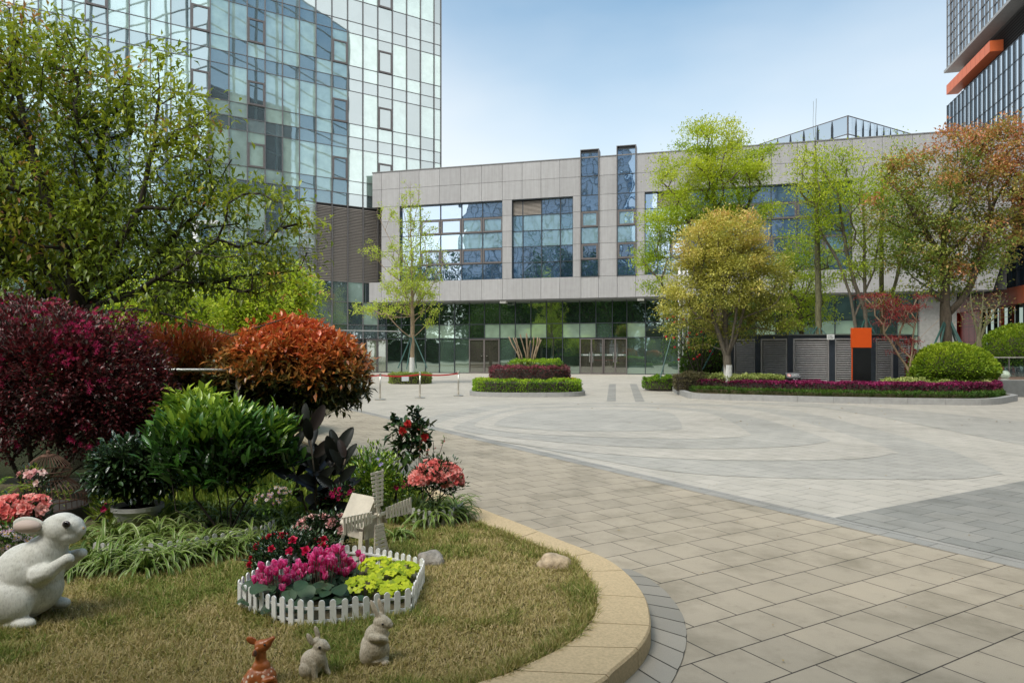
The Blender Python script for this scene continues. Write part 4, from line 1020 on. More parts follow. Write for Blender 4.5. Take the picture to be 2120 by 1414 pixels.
# louvered plant enclosure
en = thing('vent_enclosure', 'low dark enclosure of grey louvers standing on a stone plinth in the island', 'enclosure', (0,0,0))
Ye = 26.6
pts = [(X_at(1516,28.6),28.6),(X_at(1570,27.6),27.6),(X_at(1636,26.9),26.9),(X_at(1722,26.55),26.55),(X_at(1806,26.5),26.5),(X_at(1853,26.6),26.6),(X_at(1886,26.9),26.9)]
zt, zb = 2.38, .42
m_post = plain('enclosure_post', (.045,.055,.07), .35, .2); m_lv = plain('enclosure_louver', (.34,.33,.325), .45, .3); m_pl = plain('plinth_stone', (.42,.41,.37), .7)
for k in range(len(pts)-1):
    a, b = np.array(pts[k]), np.array(pts[k+1]); l_ = np.linalg.norm(b-a); an = math.atan2(b[1]-a[1], b[0]-a[0])
    pl = MB()
    w_ = .1
    lm = MB(); louvers(lm, w_+.07, l_-w_-.07, zb+.13, zt-.22, .05, .088, .06); frame(lm, w_, l_-w_, zb+.08, zt-.17, .06, .06, .09)
    lm.box(w_+.06, l_-w_-.06, .07, .09, zb+.08, zt-.17, 1)
    o = lm.build('louver_panel', [m_lv, m_back], en); o.location = (a[0], a[1], 0); o.rotation_euler = (0,0,an)
    o = MB().box(w_-.01, l_-w_+.01, .0, .1, zb, zb+.078).box(w_-.01, l_-w_+.01, -.0, .1, zt-.168, zt-.05).build('rail', m_post, en); o.location = (a[0], a[1], 0); o.rotation_euler = (0,0,an)
for k, (x, y) in enumerate(pts): MB().box(x-.11, x+.11, y-.04, y+.14, zb, zt-.05).build('post', m_post, en)
top_poly = [(x, y-.08) for x, y in pts]+[(X_at(1886,26.9)+.2, 31.0), (X_at(1516,28.6), 31.5)]
MB().prism(top_poly, zt-.048, zt).build('roof_plate', plain('roof_plate', (.10,.115,.10), .4), en)
MB().prism([(x, y+.2) for x, y in pts]+[(X_at(1886,26.9), 31.0), (X_at(1516,28.6)+.1, 31.4)], .1, zt-.06).build('inner_box', m_back, en)
MB().prism([(x, y-.05) for x, y in pts]+[(X_at(1886,26.9)+.15, 31.1), (X_at(1516,28.6)-.05, 31.4)], .1, zb-.12).prism([(x, y-.03) for x, y in pts]+[(X_at(1886,26.9)+.12, 31.08), (X_at(1516,28.6)-.03, 31.38)], zb-.11, zb-.002).build('plinth', m_pl, en)
# notice on the enclosure: white plate, two short rows of dark characters
sg = thing('warning_plate', 'small white plate with two rows of characters fixed at the top of the enclosure', 'sign', (X_at(1719.5,26.4), 26.4, 2.16))
MB().box(-.145,.145,-.012,0,0,.20).build('plate', m_white, sg)
def textobj(body, size, loc, mat, parent, name='lettering', rot=(PI/2,0,0), extrude=.0008, align='LEFT'):
    cu = bpy.data.curves.new(name, 'FONT'); cu.body = body; cu.size = size; cu.extrude = extrude; cu.align_x = align
    tmp = bpy.data.objects.new(name, cu); COL.objects.link(tmp); dg = bpy.context.evaluated_depsgraph_get(); dg.update()
    me = bpy.data.meshes.new_from_object(tmp.evaluated_get(dg)); bpy.data.objects.remove(tmp); me.materials.clear(); me.materials.append(mat)
    o = bpy.data.objects.new(name, me); COL.objects.link(o); o.parent = parent; o.location = loc; o.rotation_euler = rot; return o
textobj('非请勿入', .052, (-.10,-.0135,.115), m_ink, sg); textobj('禁止攀爬', .052, (-.10,-.0135,.045), m_ink, sg)
# pylon sign
py_ = thing('pylon_sign', 'tall slim black sign pylon with a bright orange top block', 'sign', (X_at(1764,24.3), 24.3, .1))
m_or2 = plain('pylon_orange', (.66,.085,.008), .35, var=.03); m_blk = plain('pylon_black', (.008,.009,.009), .4, var=.2)
MB().box(-.012,.69,-.012,.09,1.73,2.43).build('top_block', m_or2, py_, bevel=.004)
MB().box(.02,.68,-.0,.08,0,1.727).build('panel', m_blk, py_)
MB().box(.004,.0195,-.002,.06,0,1.727).build('edge_trim', m_or2, py_)
textobj('P  停车场 → 出入口', .062, (.09,-.003,.12), m_white, py_)
# black notice
nb_ = thing('notice_board', 'small black slanted notice with a red ring emblem in front of the plinth', 'sign', (X_at(1629,24.3), 24.3, .55))
m_nf = plain('notice_face', (.10,.10,.10), .35)
mb = MB(); mb._add([(0,-.0,.0),(.49,0,0),(.49,-.0,.20),(0,0,.20),(0,.16,0),(.49,.16,0),(.49,.16,.38),(0,.16,.38)], [(0,1,2,3),(3,2,6,7),(5,4,7,6),(0,3,7,4),(1,5,6,2),(0,4,5,1)]); mb.build('body', m_blk, nb_)
tl = math.atan2(.18,.16); mb = MB().box(0,.49,0,.24,0,.006); o = mb.build('face_plate', m_nf, nb_); o.location = (0,-.001,.203); o.rotation_euler = (tl,0,0)
mr = plain('emblem_red', (.62,.22,.20), .5)
o = MB().lathe([(.035,0),(.065,0),(.065,.004),(.035,.004),(.035,0)], (0,0,0), 24).build('emblem', mr, nb_); o.location = (.11,.075,.292); o.rotation_euler = (tl,0,0)
o = MB().box(-.012,.012,-.03,.03,0,.004).box(-.03,.03,-.008,.008,.0,.0045).build('emblem', m_white, nb_); o.location = (.11,.075,.293); o.rotation_euler = (tl,0,0)
textobj('物业服务中心', .045, (.19,.078,.303), m_white, nb_, rot=(tl,0,0)); textobj('SERVICE CENTER', .026, (.20,.045,.265), m_white, nb_, rot=(tl,0,0)); textobj('400 - 10', .045, (.22,-.002,.14), m_white, nb_)

# ---------- trees of the island and behind
def vert_rnd(z0, z1, a=.15, b=.95, n=.15):
    return lambda P, rs: np.clip(a+(b-a)*(P[:,2]-z0)/(z1-z0)+rs.normal(size=len(P))*n, 0, 1)
Y = 25.7
tb = W(1507, 800, Y); tb[2] = .17
tree('variegated_tree', 'round crowned golden yellow variegated tree with a whitewashed trunk foot', 'tree', tb,
     [[tb, W(1506,757,Y), W(1505,742,Y)], [W(1505,742,Y), W(1488,690,Y), W(1470,640,Y)], [W(1505,742,Y), W(1502,680,Y+.3), W(1500,600,Y+.2)], [W(1505,742,Y), W(1530,680,Y), W(1545,620,Y-.2)], [W(1505,742,Y), W(1516,700,Y-.4), W(1525,640,Y-.6)]],
     [E(1498,520,92,80,Y), E(1432,600,62,85,Y), E(1575,590,68,80,Y), E(1510,480,66,50,Y), E(1612,650,46,42,Y), E(1408,655,36,46,Y), E(1510,590,70,50,Y,dY=-.6), E(1392,600,26,30,Y), E(1560,505,36,34,Y), E(1450,500,36,36,Y), E(1490,665,52,36,Y,dY=.5), E(1550,680,40,26,Y,dY=.3), E(1455,700,30,24,Y,dY=.4)],
     400, .10, 100, l_gold, b_grey, 51, r_tip=.007, r_base=.15, spread=.19, sq=.6, shell=.35, rndf=lambda P, rs: np.clip(.27+.6*(P[:,2]-2.5)/4.5+.45*(vnoise(P[:,[0,2]], 1.1, 3)-.5)+rs.normal(size=len(P))*.12, 0, 1), rvar=.11, wash=(1.02,.152), bf=.4, seg=.3, power=.45)
Y = 31.5; tb = W(1490, 790, Y); tb[2] = .1
tree('bright_green_tree', 'tallest fresh lime green tree behind the golden tree', 'tree', tb,
     [[tb, W(1490,640,Y), W(1492,520,Y)], [W(1490,600,Y), W(1440,480,Y), W(1400,430,Y)], [W(1492,560,Y), W(1530,470,Y), W(1560,400,Y)], [W(1492,520,Y), W(1480,420,Y), W(1470,330,Y)]],
     [E(1475,290,62,48,Y), E(1420,360,65,60,Y), E(1510,365,75,60,Y), E(1580,330,40,38,Y), E(1365,470,48,40,Y), E(1350,520,38,36,Y), E(1400,440,60,40,Y), E(1560,430,55,40,Y), E(1480,430,60,45,Y), E(1335,555,22,18,Y), E(1370,590,35,28,Y), E(1355,450,30,22,Y)],
     270, .115, 135, l_lime, b_brown, 52, r_tip=.011, r_base=.17, spread=.27, sq=.5, shell=.25, rndf=lambda P, rs: np.clip(.5+.7*(vnoise(P[:,[0,2]], .9, 8)-.5)+(P[:,2]-7)*.05+rs.normal(size=len(P))*.1, 0, 1), rvar=.09, bf=.3, wob=.08, asp=.42)
Y = 33; tb = W(1665, 790, Y); tb[2] = .1
tree('green_tree', 'smaller feathery green tree between the golden tree and the bare topped trunk', 'tree', tb, [[tb, W(1660,680,Y), W(1650,620,Y)], [W(1662,700,Y), W(1625,640,Y)], [W(1650,640,Y), W(1685,570,Y)]],
     [E(1640,520,45,42,Y), E(1660,590,62,45,Y), E(1690,640,45,40,Y), E(1620,660,40,30,Y), E(1700,540,32,40,Y), E(1620,560,30,40,Y)], 150, .125, 60, l_lime, b_brown, 53, r_tip=.01, r_base=.10, sq=.5, spread=.27, shell=.2, rvar=.2, rndf=lambda P, rs: np.clip(.4+.5*(vnoise(P[:,[0,2]], .9, 9)-.5)+rs.normal(size=len(P))*.12, 0, 1), asp=.42)
Y = 30; tb = W(1696, 790, Y); tb[2] = .1; tp = W(1690, 205, Y)
t_ = tree('thin_leader_tree', 'tall thin trunk with bare twin leaders rising above the roof line', 'tree', tb, [[tb, W(1694,600,Y), W(1690,400,Y), W(1688,300,Y), W(1690,205,Y)], [W(1689,330,Y), W(1684,270,Y), W(1684,210,Y)]],
     [E(1690,400,42,50,Y), E(1700,520,38,40,Y), E(1680,320,25,40,Y)], 120, .09, 8, l_lime, b_olive, 54, r_tip=.008, r_base=.13, spread=.25, shell=.3, asp=.42)
bq = np.array(tb)
for a, b in (((1695,672),(1678,697)), ((1695,672),(1712,697)), ((1695,672),(1698,698))):
    MB().tube([W(*a,Y)-bq, W(b[0],b[1],Y-.3)-bq], .03, 6).build('stake', m_stake, t_)
Y = 29; tb = W(1778, 790, Y); tb[2] = .1
t_ = tree('light_green_tree', 'airy light green tree with several slanting trunks behind the orange pylon', 'tree', tb,
     [[tb, W(1772,680,Y), W(1760,610,Y), W(1735,540,Y), W(1700,480,Y)], [W(1800,790,Y)*[1,1,0]+[0,0,.1], W(1793,690,Y), W(1790,640,Y), W(1770,590,Y), W(1752,520,Y), W(1740,440,Y)], [W(1793,690,Y), W(1790,560,Y), W(1788,420,Y)], [W(1772,650,Y), W(1810,560,Y), W(1825,470,Y)]],
     [E(1735,340,60,38,Y), E(1680,380,50,45,Y), E(1740,420,75,50,Y), E(1805,400,50,55,Y), E(1840,340,30,35,Y), E(1700,470,50,30,Y), E(1800,490,60,40,Y), E(1670,330,35,25,Y), E(1830,620,35,25,Y), E(1760,560,60,30,Y)],
     250, .115, 58, l_lime, b_grey, 55, r_tip=.009, r_base=.12, sq=.5, spread=.28, shell=.2, rndf=lambda P, rs: np.clip(.6+.5*(vnoise(P[:,[0,2]], .9, 18)-.5)+rs.normal(size=len(P))*.12, 0, 1), rvar=.2, bf=.35, asp=.42)
bq = np.array(tb)
for a, b in (((1793,655),(1776,700)), ((1793,655),(1815,700))): MB().tube([W(*a,Y)-bq, W(b[0],b[1],Y-.2)-bq], .035, 6).build('stake', m_stake, t_)
Y = 30.5; tb = W(1832, 790, Y); tb[2] = .1
tree('slender_tree', 'slender straight trunked green tree between the airy tree and the rust red tree', 'tree', tb, [[tb, W(1826,640,Y), W(1824,500,Y), W(1828,380,Y)], [W(1828,640,Y), W(1870,570,Y), W(1895,540,Y)], [W(1826,660,Y), W(1850,600,Y), W(1870,520,Y)]],
     [E(1850,420,42,60,Y), E(1865,320,30,35,Y), E(1815,530,35,40,Y), E(1880,480,35,60,Y)], 110, .115, 38, l_lime, b_olive, 56, r_tip=.009, r_base=.12, spread=.3, shell=.25, asp=.42)
Y = 26.8; tb = W(1960, 800, Y); tb[2] = .17
t_ = tree('rust_red_tree', 'broad tree with rust red and green leaves on a staked forked trunk', 'tree', tb,
     [[tb, W(1958,680,Y), W(1957,600,Y), W(1955,520,Y), W(1950,440,Y)], [W(1958,655,Y), W(1985,628,Y), W(2010,590,Y), W(2040,500,Y), W(2055,430,Y)], [W(1955,540,Y), W(1910,470,Y), W(1880,420,Y)], [W(1950,480,Y), W(1985,400,Y), W(1995,330,Y)]],
     [E(1890,360,55,45,Y), E(1850,430,50,50,Y), E(1930,420,70,75,Y), E(2010,320,80,62,Y), E(2075,300,60,60,Y), E(2060,410,80,75,Y), E(1900,520,75,50,Y), E(2000,510,85,70,Y), E(2080,520,55,50,Y), E(1940,580,60,38,Y), E(2115,390,50,90,Y), E(1840,350,28,26,Y), E(2020,590,35,22,Y)],
     440, .12, 72, l_rust, b_brown, 57, r_tip=.011, r_base=.21, sq=.65, spread=.24, shell=.25, rndf=lambda P, rs: np.clip(.30+.52*(P[:,2]-4)/6.5+.55*(vnoise(P[:,[0,2]], .8, 28)-.5)+rs.normal(size=len(P))*.16, 0, 1), rvar=.12, bf=.3, asp=.55)
bq = np.array(tb)
for b in ((1925,735),(1940,742),(2000,742),(2006,742),(1990,745)): MB().tube([W(1961,652,Y)-bq, W(b[0],b[1],Y-(.6 if b[0] != 1990 else -1))-bq, ], .04, 6).build('stake', m_stake, t_)
# small red maple
Y = 25.2; tb = W(1884, 790, Y); tb[2] = .4
tree('red_maple', 'small red leaved maple with a whitewashed forked stem in front of the enclosure', 'tree', tb,
     [[tb, W(1882,768,Y)], [W(1882,768,Y), W(1860,735,Y), W(1842,705,Y), W(1830,690,Y)], [W(1882,768,Y), W(1888,730,Y), W(1893,680,Y), W(1900,645,Y)], [W(1884,760,Y), W(1905,700,Y), W(1945,660,Y)]],
     [E(1815,612,38,6,Y), E(1842,625,30,8,Y), E(1868,640,38,10,Y), E(1895,636,26,5,Y), E(1820,635,30,5,Y), E(1850,655,25,12,Y), E(1870,665,20,8,Y), E(1840,698,28,6,Y), E(1875,705,22,8,Y), E(1905,615,22,6,Y), E(1825,668,22,5,Y), E(1860,725,20,6,Y), E(1895,705,14,5,Y)],
     190, .075, 20, l_maple, b_tan, 58, r_tip=.007, r_base=.06, spread=.13, shell=.1, wash=(.35,.062), up=0, sq=.35, bf=.5, seg=.25, asp=.35)
# red-flowered camellia behind the white poles
Y = 28.2; tb = W(1450, 790, Y); tb[2] = .17
t_ = tree('flowering_camellia', 'sparse bush with red blossoms around the white poles left of the enclosure', 'shrub', tb, [[tb, W(1440,720,Y), W(1430,660,Y)], [tb, W(1456,700,Y), W(1465,640,Y)], [tb, W(1420,720,Y), W(1395,690,Y)]],
     [E(1400,700,32,42,Y), E(1440,660,45,40,Y), E(1465,620,30,40,Y), E(1400,720,28,20,Y), E(1385,650,20,20,Y)], 260, .09, 9, l_green, b_dark, 59, r_tip=.007, r_base=.04, spread=.15, shell=.1)
rs = RS(9); mbf = MB()
for k in range(28):
    p = W(rs.uniform(1378,1480), rs.uniform(640,755), Y-rs.uniform(.1,.7))-np.array(tb); mbf.lathe([(0,-.05),(.05,-.02),(.055,.02),(.02,.05),(0,.03)], tuple(p), 8)
mbf.build('red_blossoms', l_redf, t_, smooth=True)
for a, b in (((1392,690),(1367,782)), ((1500,680),(1455,765)), ((1505,720),(1493,782))): MB().tube([W(*a,Y-.6)-np.array(tb), W(*b,Y-1)-np.array(tb)], .03, 6).build('stake', m_stake, t_)
# white poles, one with a camera
m_pole = plain('white_pole_paint', (.66,.67,.68), .4, var=.05)
for k, (px, lab) in enumerate(((1407,'thick white pole carrying a small white dome camera on a short arm'), (1416,'plain white pole standing between two others beside the camellia'), (1424,'rightmost slim white pole beside the camellia'))):
    Yp = 29.3+k*.35; x = X_at(px, Yp); t_ = thing('white_pole', lab, 'pole', (x, Yp, .15), group='white poles at the island')
    MB().tube([(0,0,0),(0,0,5.2)], .07 if k < 2 else .05, 12).build('shaft', m_pole, t_, smooth=True); MB().lathe([(0,0),(.15,0),(.15,.03),(0,.03)], (0,0,0), 16).build('base_plate', m_pole, t_)
    if k == 0:
        MB().tube([(0,0,3.42),(-.45,0,3.42)], .03, 8).build('arm', m_pole, t_); MB().lathe([(0,-.16),(.07,-.14),(.1,-.06),(.1,0),(.03,.06),(0,.06)], (-.38,-.02,3.32), 16).build('dome_camera', m_pole, t_, smooth=True)
# ginkgo by the tower with its little hedge
Y = 37.0; tb = W(853, 790, Y); tb[2] = .12
t_ = tree('ginkgo_tree', 'slim young ginkgo with sparse pale leaves, green stakes and whitewashed foot', 'tree', tb,
     [[tb, W(854,700,Y), W(853,560,Y), W(850,450,Y), W(849,375,Y)], [W(852,560,Y), W(815,515,Y), W(780,440,Y), W(783,425,Y)], [W(852,600,Y), W(800,560,Y), W(755,510,Y)], [W(853,650,Y), W(810,655,Y), W(740,640,Y)], [W(853,655,Y), W(780,660,Y), W(725,635,Y)], [W(854,640,Y), W(890,600,Y), W(925,530,Y)], [W(853,590,Y), W(890,555,Y), W(915,480,Y)], [W(852,480,Y), W(866,420,Y), W(868,385,Y)], [W(852,520,Y), W(836,440,Y), W(830,400,Y)], [W(854,655,Y), W(885,640,Y), W(905,620,Y)]],
     [E(850,400,20,38,Y), E(850,450,38,32,Y), E(850,520,48,45,Y), E(800,440,22,22,Y), E(845,590,60,45,Y), E(905,545,22,40,Y), E(775,520,30,20,Y), E(800,640,55,18,Y), E(890,640,28,38,Y), E(750,640,30,14,Y), E(890,480,22,26,Y), E(870,600,45,30,Y)],
     620, .085, 17, l_ginkgo, b_tan, 61, r_tip=.008, r_base=.13, spread=.09, shell=.0, up=-.1, seg=.35, wob=.05, bf=.6, wash=(1.3,.135), asp=.8, power=.6)
bq = np.array(tb)
for b in ((824,762),(842,764),(884,762),(862,762)): MB().tube([W(854,690,Y)-bq, W(b[0],b[1],Y+(-.7 if b[0] != 862 else .6))-bq], .03, 6).build('stake', m_stake, t_)
hedge('round_hedge', 'small round clipped hedge at the foot of the ginkgo', 'hedge', l_pale, ellipse(X_at(849,37), 37.0, 1.12, .9, 24), .55, .09, 4200, 62, z0=.0, hi=.55, bump=.06)
# stanchions with red belts
m_ss = plain('brushed_steel', (.56,.53,.47), .42, .85, var=.05); m_belt = plain('red_belt', (.62,.02,.03), .5, var=.05); m_blk2 = plain('black_plastic', (.02,.02,.02), .5)
st = thing('belt_stanchion', 'leftmost visible steel queue post next to the orange bush', 'stanchion', (0,0,0), group='steel queue posts on the plaza')
MB().lathe([(0,0),(.19,0),(.19,.025),(.15,.04),(.03,.045),(.03,.05)], (0,0,0), 28).build('base', m_ss, st, smooth=False)
MB().lathe([(.031,.045),(.031,.9),(.0,.905)], (0,0,0), 16).build('post', m_ss, st, smooth=True)
MB().lathe([(.036,.82),(.036,.93),(.03,.945),(0,.947)], (0,0,0), 16).build('head', m_blk2 if False else m_ss, st)
def clone(root, loc, label=None, rz=None):
    r = root.copy(); COL.objects.link(r); r.location = loc
    if label: r['label'] = label
    if rz is not None: r.rotation_euler = (0,0,rz)
    for c in root.children:
        d = c.copy(); COL.objects.link(d); d.parent = r
        for g in c.children: e = g.copy(); COL.objects.link(e); e.parent = d
    return r
sp_ = [(787,828), (869.5,824.5), (949,820)]; SPt = [G(*p) for p in sp_]; sc_ = .97
st.location = (*SPt[0], .004)
clone(st, (*SPt[1], .004), 'middle steel queue post, just right of the white paper on the belt')
clone(st, (*SPt[2], .004), 'rightmost steel queue post, near the oval planter')
p3 = np.array(SPt[0])-(np.array(SPt[1])-np.array(SPt[0]))*1.25; clone(st, (*p3, .004), 'steel queue post half hidden behind the orange bush')
PP = [p3]+[np.array(p) for p in SPt]; labs = ['red belt running left from the first queue post into the orange bush', 'red belt with a white paper hanging from it between the queue posts', 'red belt between the middle and the rightmost queue posts']
for k in range(3):
    a, b = PP[k], PP[k+1]; t_ = thing('queue_belt', labs[k], 'belt', (a[0], a[1], .86), group='red belts between the queue posts'); mb = MB(); nn = 8
    d = (b-a); du = d/np.linalg.norm(d); l_ = np.linalg.norm(d)-.07
    for i in range(nn):
        u0, u1 = .035+l_*i/nn, .035+l_*(i+1)/nn; s0 = -.05*math.sin(PI*i/nn); s1 = -.05*math.sin(PI*(i+1)/nn)
        nrm = np.array([-du[1], du[0]])*.002
        q = [np.r_[du*u0-nrm, s0-.025], np.r_[du*u1-nrm, s1-.025], np.r_[du*u1-nrm, s1+.025], np.r_[du*u0-nrm, s0+.025], np.r_[du*u0+nrm, s0-.025], np.r_[du*u1+nrm, s1-.025], np.r_[du*u1+nrm, s1+.025], np.r_[du*u0+nrm, s0+.025]]
        mb._add(q, [(0,1,2,3),(7,6,5,4),(0,4,5,1),(3,2,6,7)])
    mb.build('strap', m_belt, t_)
    if k == 1:
        o = MB().box(-.14,.14,-.006,-.003,-.16,0).build('paper_notice', plain('paper', (.78,.80,.82), .6, var=.02)); tag(o, 'blank white paper sheet hanging from the red belt', 'paper')
        c_ = a+d*.62; o.location = (c_[0], c_[1], .86-.065); o.rotation_euler = (0,0,math.atan2(d[1], d[0]))
# glass railing and stone ball at far right
g_rail = clear_glass('rail_glass', (.78,.88,.84), .08)
rl = thing('glass_railing', 'low glass railing with a steel handrail at the right edge', 'railing', (X_at(2056,43), 43, 0))
MB().box(0,14,-.02,.02,1.36,1.42).build('handrail', m_ss, rl)
for i in range(8): MB().box(i*1.0-.03, i*1.0+.03, -.03, .03, .1, 1.36).build('post', m_frame, rl)
MB().box(0,14,-.006,.006,.2,1.34).build('glass_panel', g_rail, rl); MB().box(-.1,14,-.15,.15,0,.16).build('base_kerb', plain('brown_kerb', (.2,.14,.11), .7), rl)
bl = thing('stone_ball', 'pale green marble ball on a low round foot beside the glass railing', 'ball bollard', (X_at(2081,42), 42, 0))
pr = [(math.sin(a)*.26, .33-math.cos(a)*.26) for a in np.linspace(.35, PI, 14)]
MB().lathe(pr, (0,0,0), 24).build('ball', plain('green_marble', (.42,.50,.40), .35, var=.3, scale=5), bl, smooth=True); MB().lathe([(0,0),(.22,0),(.22,.07),(.12,.09),(0,.09)], (0,0,0), 24).build('foot', m_pl, bl)
o = MB().box(0,1.5,-.1,.3,0,.62).build('stone_block', plain('grey_block', (.16,.17,.17), .7), loc=(X_at(2052,25.5),25.5,.0), bevel=.01); tag(o, 'dark grey stone block behind the right end of the magenta hedge', 'block')
# bare-ish tree in front of the red podium
Y = 41; tb = W(2030, 790, Y); tb[2] = .1
tree('sparse_tree', 'nearly bare tree with forked stems in front of the red wall', 'tree', tb, [[tb, W(2026,700,Y)], [W(2026,700,Y), W(2012,640,Y), W(2008,590,Y)], [W(2026,700,Y), W(2034,640,Y), W(2036,600,Y)], [W(2026,710,Y), W(2045,660,Y), W(2070,630,Y)]],
     [E(2020,640,45,35,Y), E(2055,640,40,35,Y)], 90, .13, 3, l_rust, b_olive, 63, r_tip=.012, r_base=.15, spread=.2, shell=.1, power=.6)

# ---------- backdrop trees at far left, behind the railing
rs = RS(77)
bt = [((430,600),(90,90),24,'bright yellow green tree behind the railing and the white lamp pole', l_lime, 71), ((250,560),(150,130),30,'dense mid green tree filling the gap behind the large spreading tree', l_green, 72),
      ((60,500),(140,150),27,'leafy green tree at the far left edge behind the spreading tree', l_green, 73), ((520,640),(60,55),21,'low fresh green tree behind the front orange bush', l_lime, 74), ((330,640),(90,60),19,'small olive green tree above the rear orange bush', l_lime, 75),
      ((130,700),(110,90),17,'dark green shrub tree behind the red bush', l_green, 76), ((590,610),(50,45),30,'small pale green tree at the foot of the glass tower', l_lime, 78)]
for (c_, r_, Yb, lab, lm, sd) in bt:
    b_ = W(c_[0], 790, Yb); b_[2] = .1; mid_ = W(c_[0], c_[1]+r_[1]*.5, Yb); mid_[2] = max(.6, mid_[2])
    tree('background_tree', lab, 'tree', b_, [[b_, mid_]], [E(c_[0], c_[1], r_[0], r_[1], Yb), E(c_[0]-r_[0]*.5, c_[1]+r_[1]*.3, r_[0]*.6, r_[1]*.6, Yb), E(c_[0]+r_[0]*.5, c_[1]+r_[1]*.35, r_[0]*.6, r_[1]*.6, Yb)],
         300, .15*(Yb/24), 20, lm, b_brown, sd, r_tip=.015, r_base=.14, spread=.32*(Yb/24), shell=.3, group='trees behind the garden railing', rvar=.25)
lp = thing('lamp_pole', 'white lamp pole glimpsed through the branches above the rear orange bush', 'lamp post', (X_at(405,20), 20, 0))
MB().tube([(0,0,0),(0,0,5.5)], .085, 14).build('shaft', m_pole, lp, smooth=True); MB().box(-.02,.7,-.09,.09,5.4,5.5).build('lamp_head', m_pole, lp)
hedge('unseen_hedge', 'tall clipped hedge added unseen behind the viewer to darken the low ground floor reflections', 'hedge', l_green, [(-120,-30),(-28,-30),(-28,-28),(-120,-28)], 5.0, .55, 9000, 400, bump=.5, edge=1.0)  # added out of view to block the pale horizon mirrored between the trees
hedge('unseen_hedge', 'second tall hedge out of frame on the right, mirrored low in the left tower', 'hedge', l_green, [(34,6),(70,-8),(71,-6),(35,8)], 4.0, .5, 5000, 401, bump=.5, edge=.8)
# ---------- trees behind the viewer, mirrored in the ground-floor glass
b_ = np.array([-44., -19., 0.]); 
proto = tree('plaza_tree', 'leafy tree standing behind the viewer, mirrored in the ground floor glass', 'tree', b_, [[b_, b_+[0,0,4]]], [(-44,-19,7.5,4.5,3.5,4.5), (-46,-19,5.5,3,3,2.5), (-41.5,-19,6,3,3,2.5)], 260, .42, 16, l_green, b_brown, 81, r_tip=.03, r_base=.25, spread=.6, shell=.3, group='trees mirrored in the glass', seg=.8)
for k, (x, y) in enumerate([(-37,-21),(-30,-18),(-23.5,-21),(-17,-18),(-51,-22),(-58,-18),(-27,-26),(-40,-27), (24,-14), (-12,-24), (-66,-20), (-74,-17), (-82,-21), (-91,-18), (-101,-22), (-70,-27), (-86,-28), (38,14), (44,7), (36,3), (51,12), (57,3), (47,-4)]):
    c_ = clone(proto, (x, y, 0), rz=k*1.7); c_.scale = (1.25+.25*(k % 3),)*2+(1.35+.2*((k*7) % 4),)
# ================= garden materials =================
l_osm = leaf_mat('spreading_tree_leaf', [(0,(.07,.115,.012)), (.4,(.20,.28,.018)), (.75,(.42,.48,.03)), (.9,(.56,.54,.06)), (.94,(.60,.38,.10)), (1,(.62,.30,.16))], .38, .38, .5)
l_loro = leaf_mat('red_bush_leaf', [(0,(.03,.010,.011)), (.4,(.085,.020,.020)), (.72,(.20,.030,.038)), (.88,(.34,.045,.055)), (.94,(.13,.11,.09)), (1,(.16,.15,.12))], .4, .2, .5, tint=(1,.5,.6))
l_lorof = leaf_mat('magenta_strap_petal', [(0,(.38,.006,.07)), (1,(.62,.03,.17))], .5, .3, tint=(1,.6,.8))
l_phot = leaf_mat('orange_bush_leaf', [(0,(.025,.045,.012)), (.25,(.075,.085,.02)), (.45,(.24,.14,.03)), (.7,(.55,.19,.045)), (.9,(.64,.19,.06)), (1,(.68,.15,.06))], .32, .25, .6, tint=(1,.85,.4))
l_bright = leaf_mat('glossy_green_leaf', [(0,(.022,.07,.012)), (.45,(.06,.17,.02)), (.72,(.22,.36,.035)), (1,(.42,.55,.06))], .25, .25, .6)
l_darkg = leaf_mat('dark_glossy_leaf', [(0,(.012,.03,.012)), (.6,(.025,.06,.02)), (1,(.06,.11,.03))], .22, .12, .6)
l_rub = leaf_mat('rubber_leaf', [(0,(.008,.010,.008)), (.7,(.015,.018,.014)), (1,(.026,.018,.016))], .40, .0, .22)
l_strap = leaf_mat('striped_strap_leaf', [(0,(.05,.10,.015)), (.35,(.12,.21,.025)), (.62,(.19,.28,.05)), (.68,(.30,.36,.15)), (1,(.44,.48,.24))], .4, .25, .4)
l_gcov = leaf_mat('yellow_green_cover', [(0,(.10,.17,.02)), (.5,(.24,.34,.04)), (1,(.42,.48,.09))], .5, .35)
l_lime2 = leaf_mat('lime_bedding_leaf', [(0,(.22,.32,.01)), (.5,(.42,.52,.012)), (1,(.62,.68,.03))], .45, .3)
l_cyc = leaf_mat('cyclamen_leaf', [(0,(.015,.035,.015)), (.5,(.03,.065,.03)), (.75,(.07,.11,.06)), (1,(.17,.21,.15))], .45, .1, .25)
l_cycf = leaf_mat('cyclamen_petal', [(0,(.74,.02,.18)), (.35,(.86,.06,.32)), (.6,(.90,.16,.48)), (.8,(.92,.42,.64)), (1,(.95,.75,.82))], .5, .3, tint=(1,.7,.85))
l_coral = leaf_mat('coral_petal', [(0,(.72,.13,.12)), (.5,(.85,.26,.23)), (1,(.92,.52,.46))], .5, .3, tint=(1,.8,.75))
l_pink = leaf_mat('pale_pink_petal', [(0,(.80,.35,.38)), (.5,(.85,.55,.52)), (1,(.90,.78,.70))], .5, .3, tint=(1,.85,.8))
l_crim = leaf_mat('crimson_petal', [(0,(.42,.004,.03)), (1,(.72,.015,.10))], .45, .25, tint=(1,.5,.6))
l_wht = leaf_mat('daisy_petal', [(0,(.40,.16,.36)), (.4,(.70,.55,.68)), (1,(.85,.80,.82))], .5, .3, tint=(1,.9,1))
l_viol = leaf_mat('violet_petal', [(0,(.25,.2,.55)), (1,(.5,.45,.75))], .5, .3, tint=(1,.9,1))
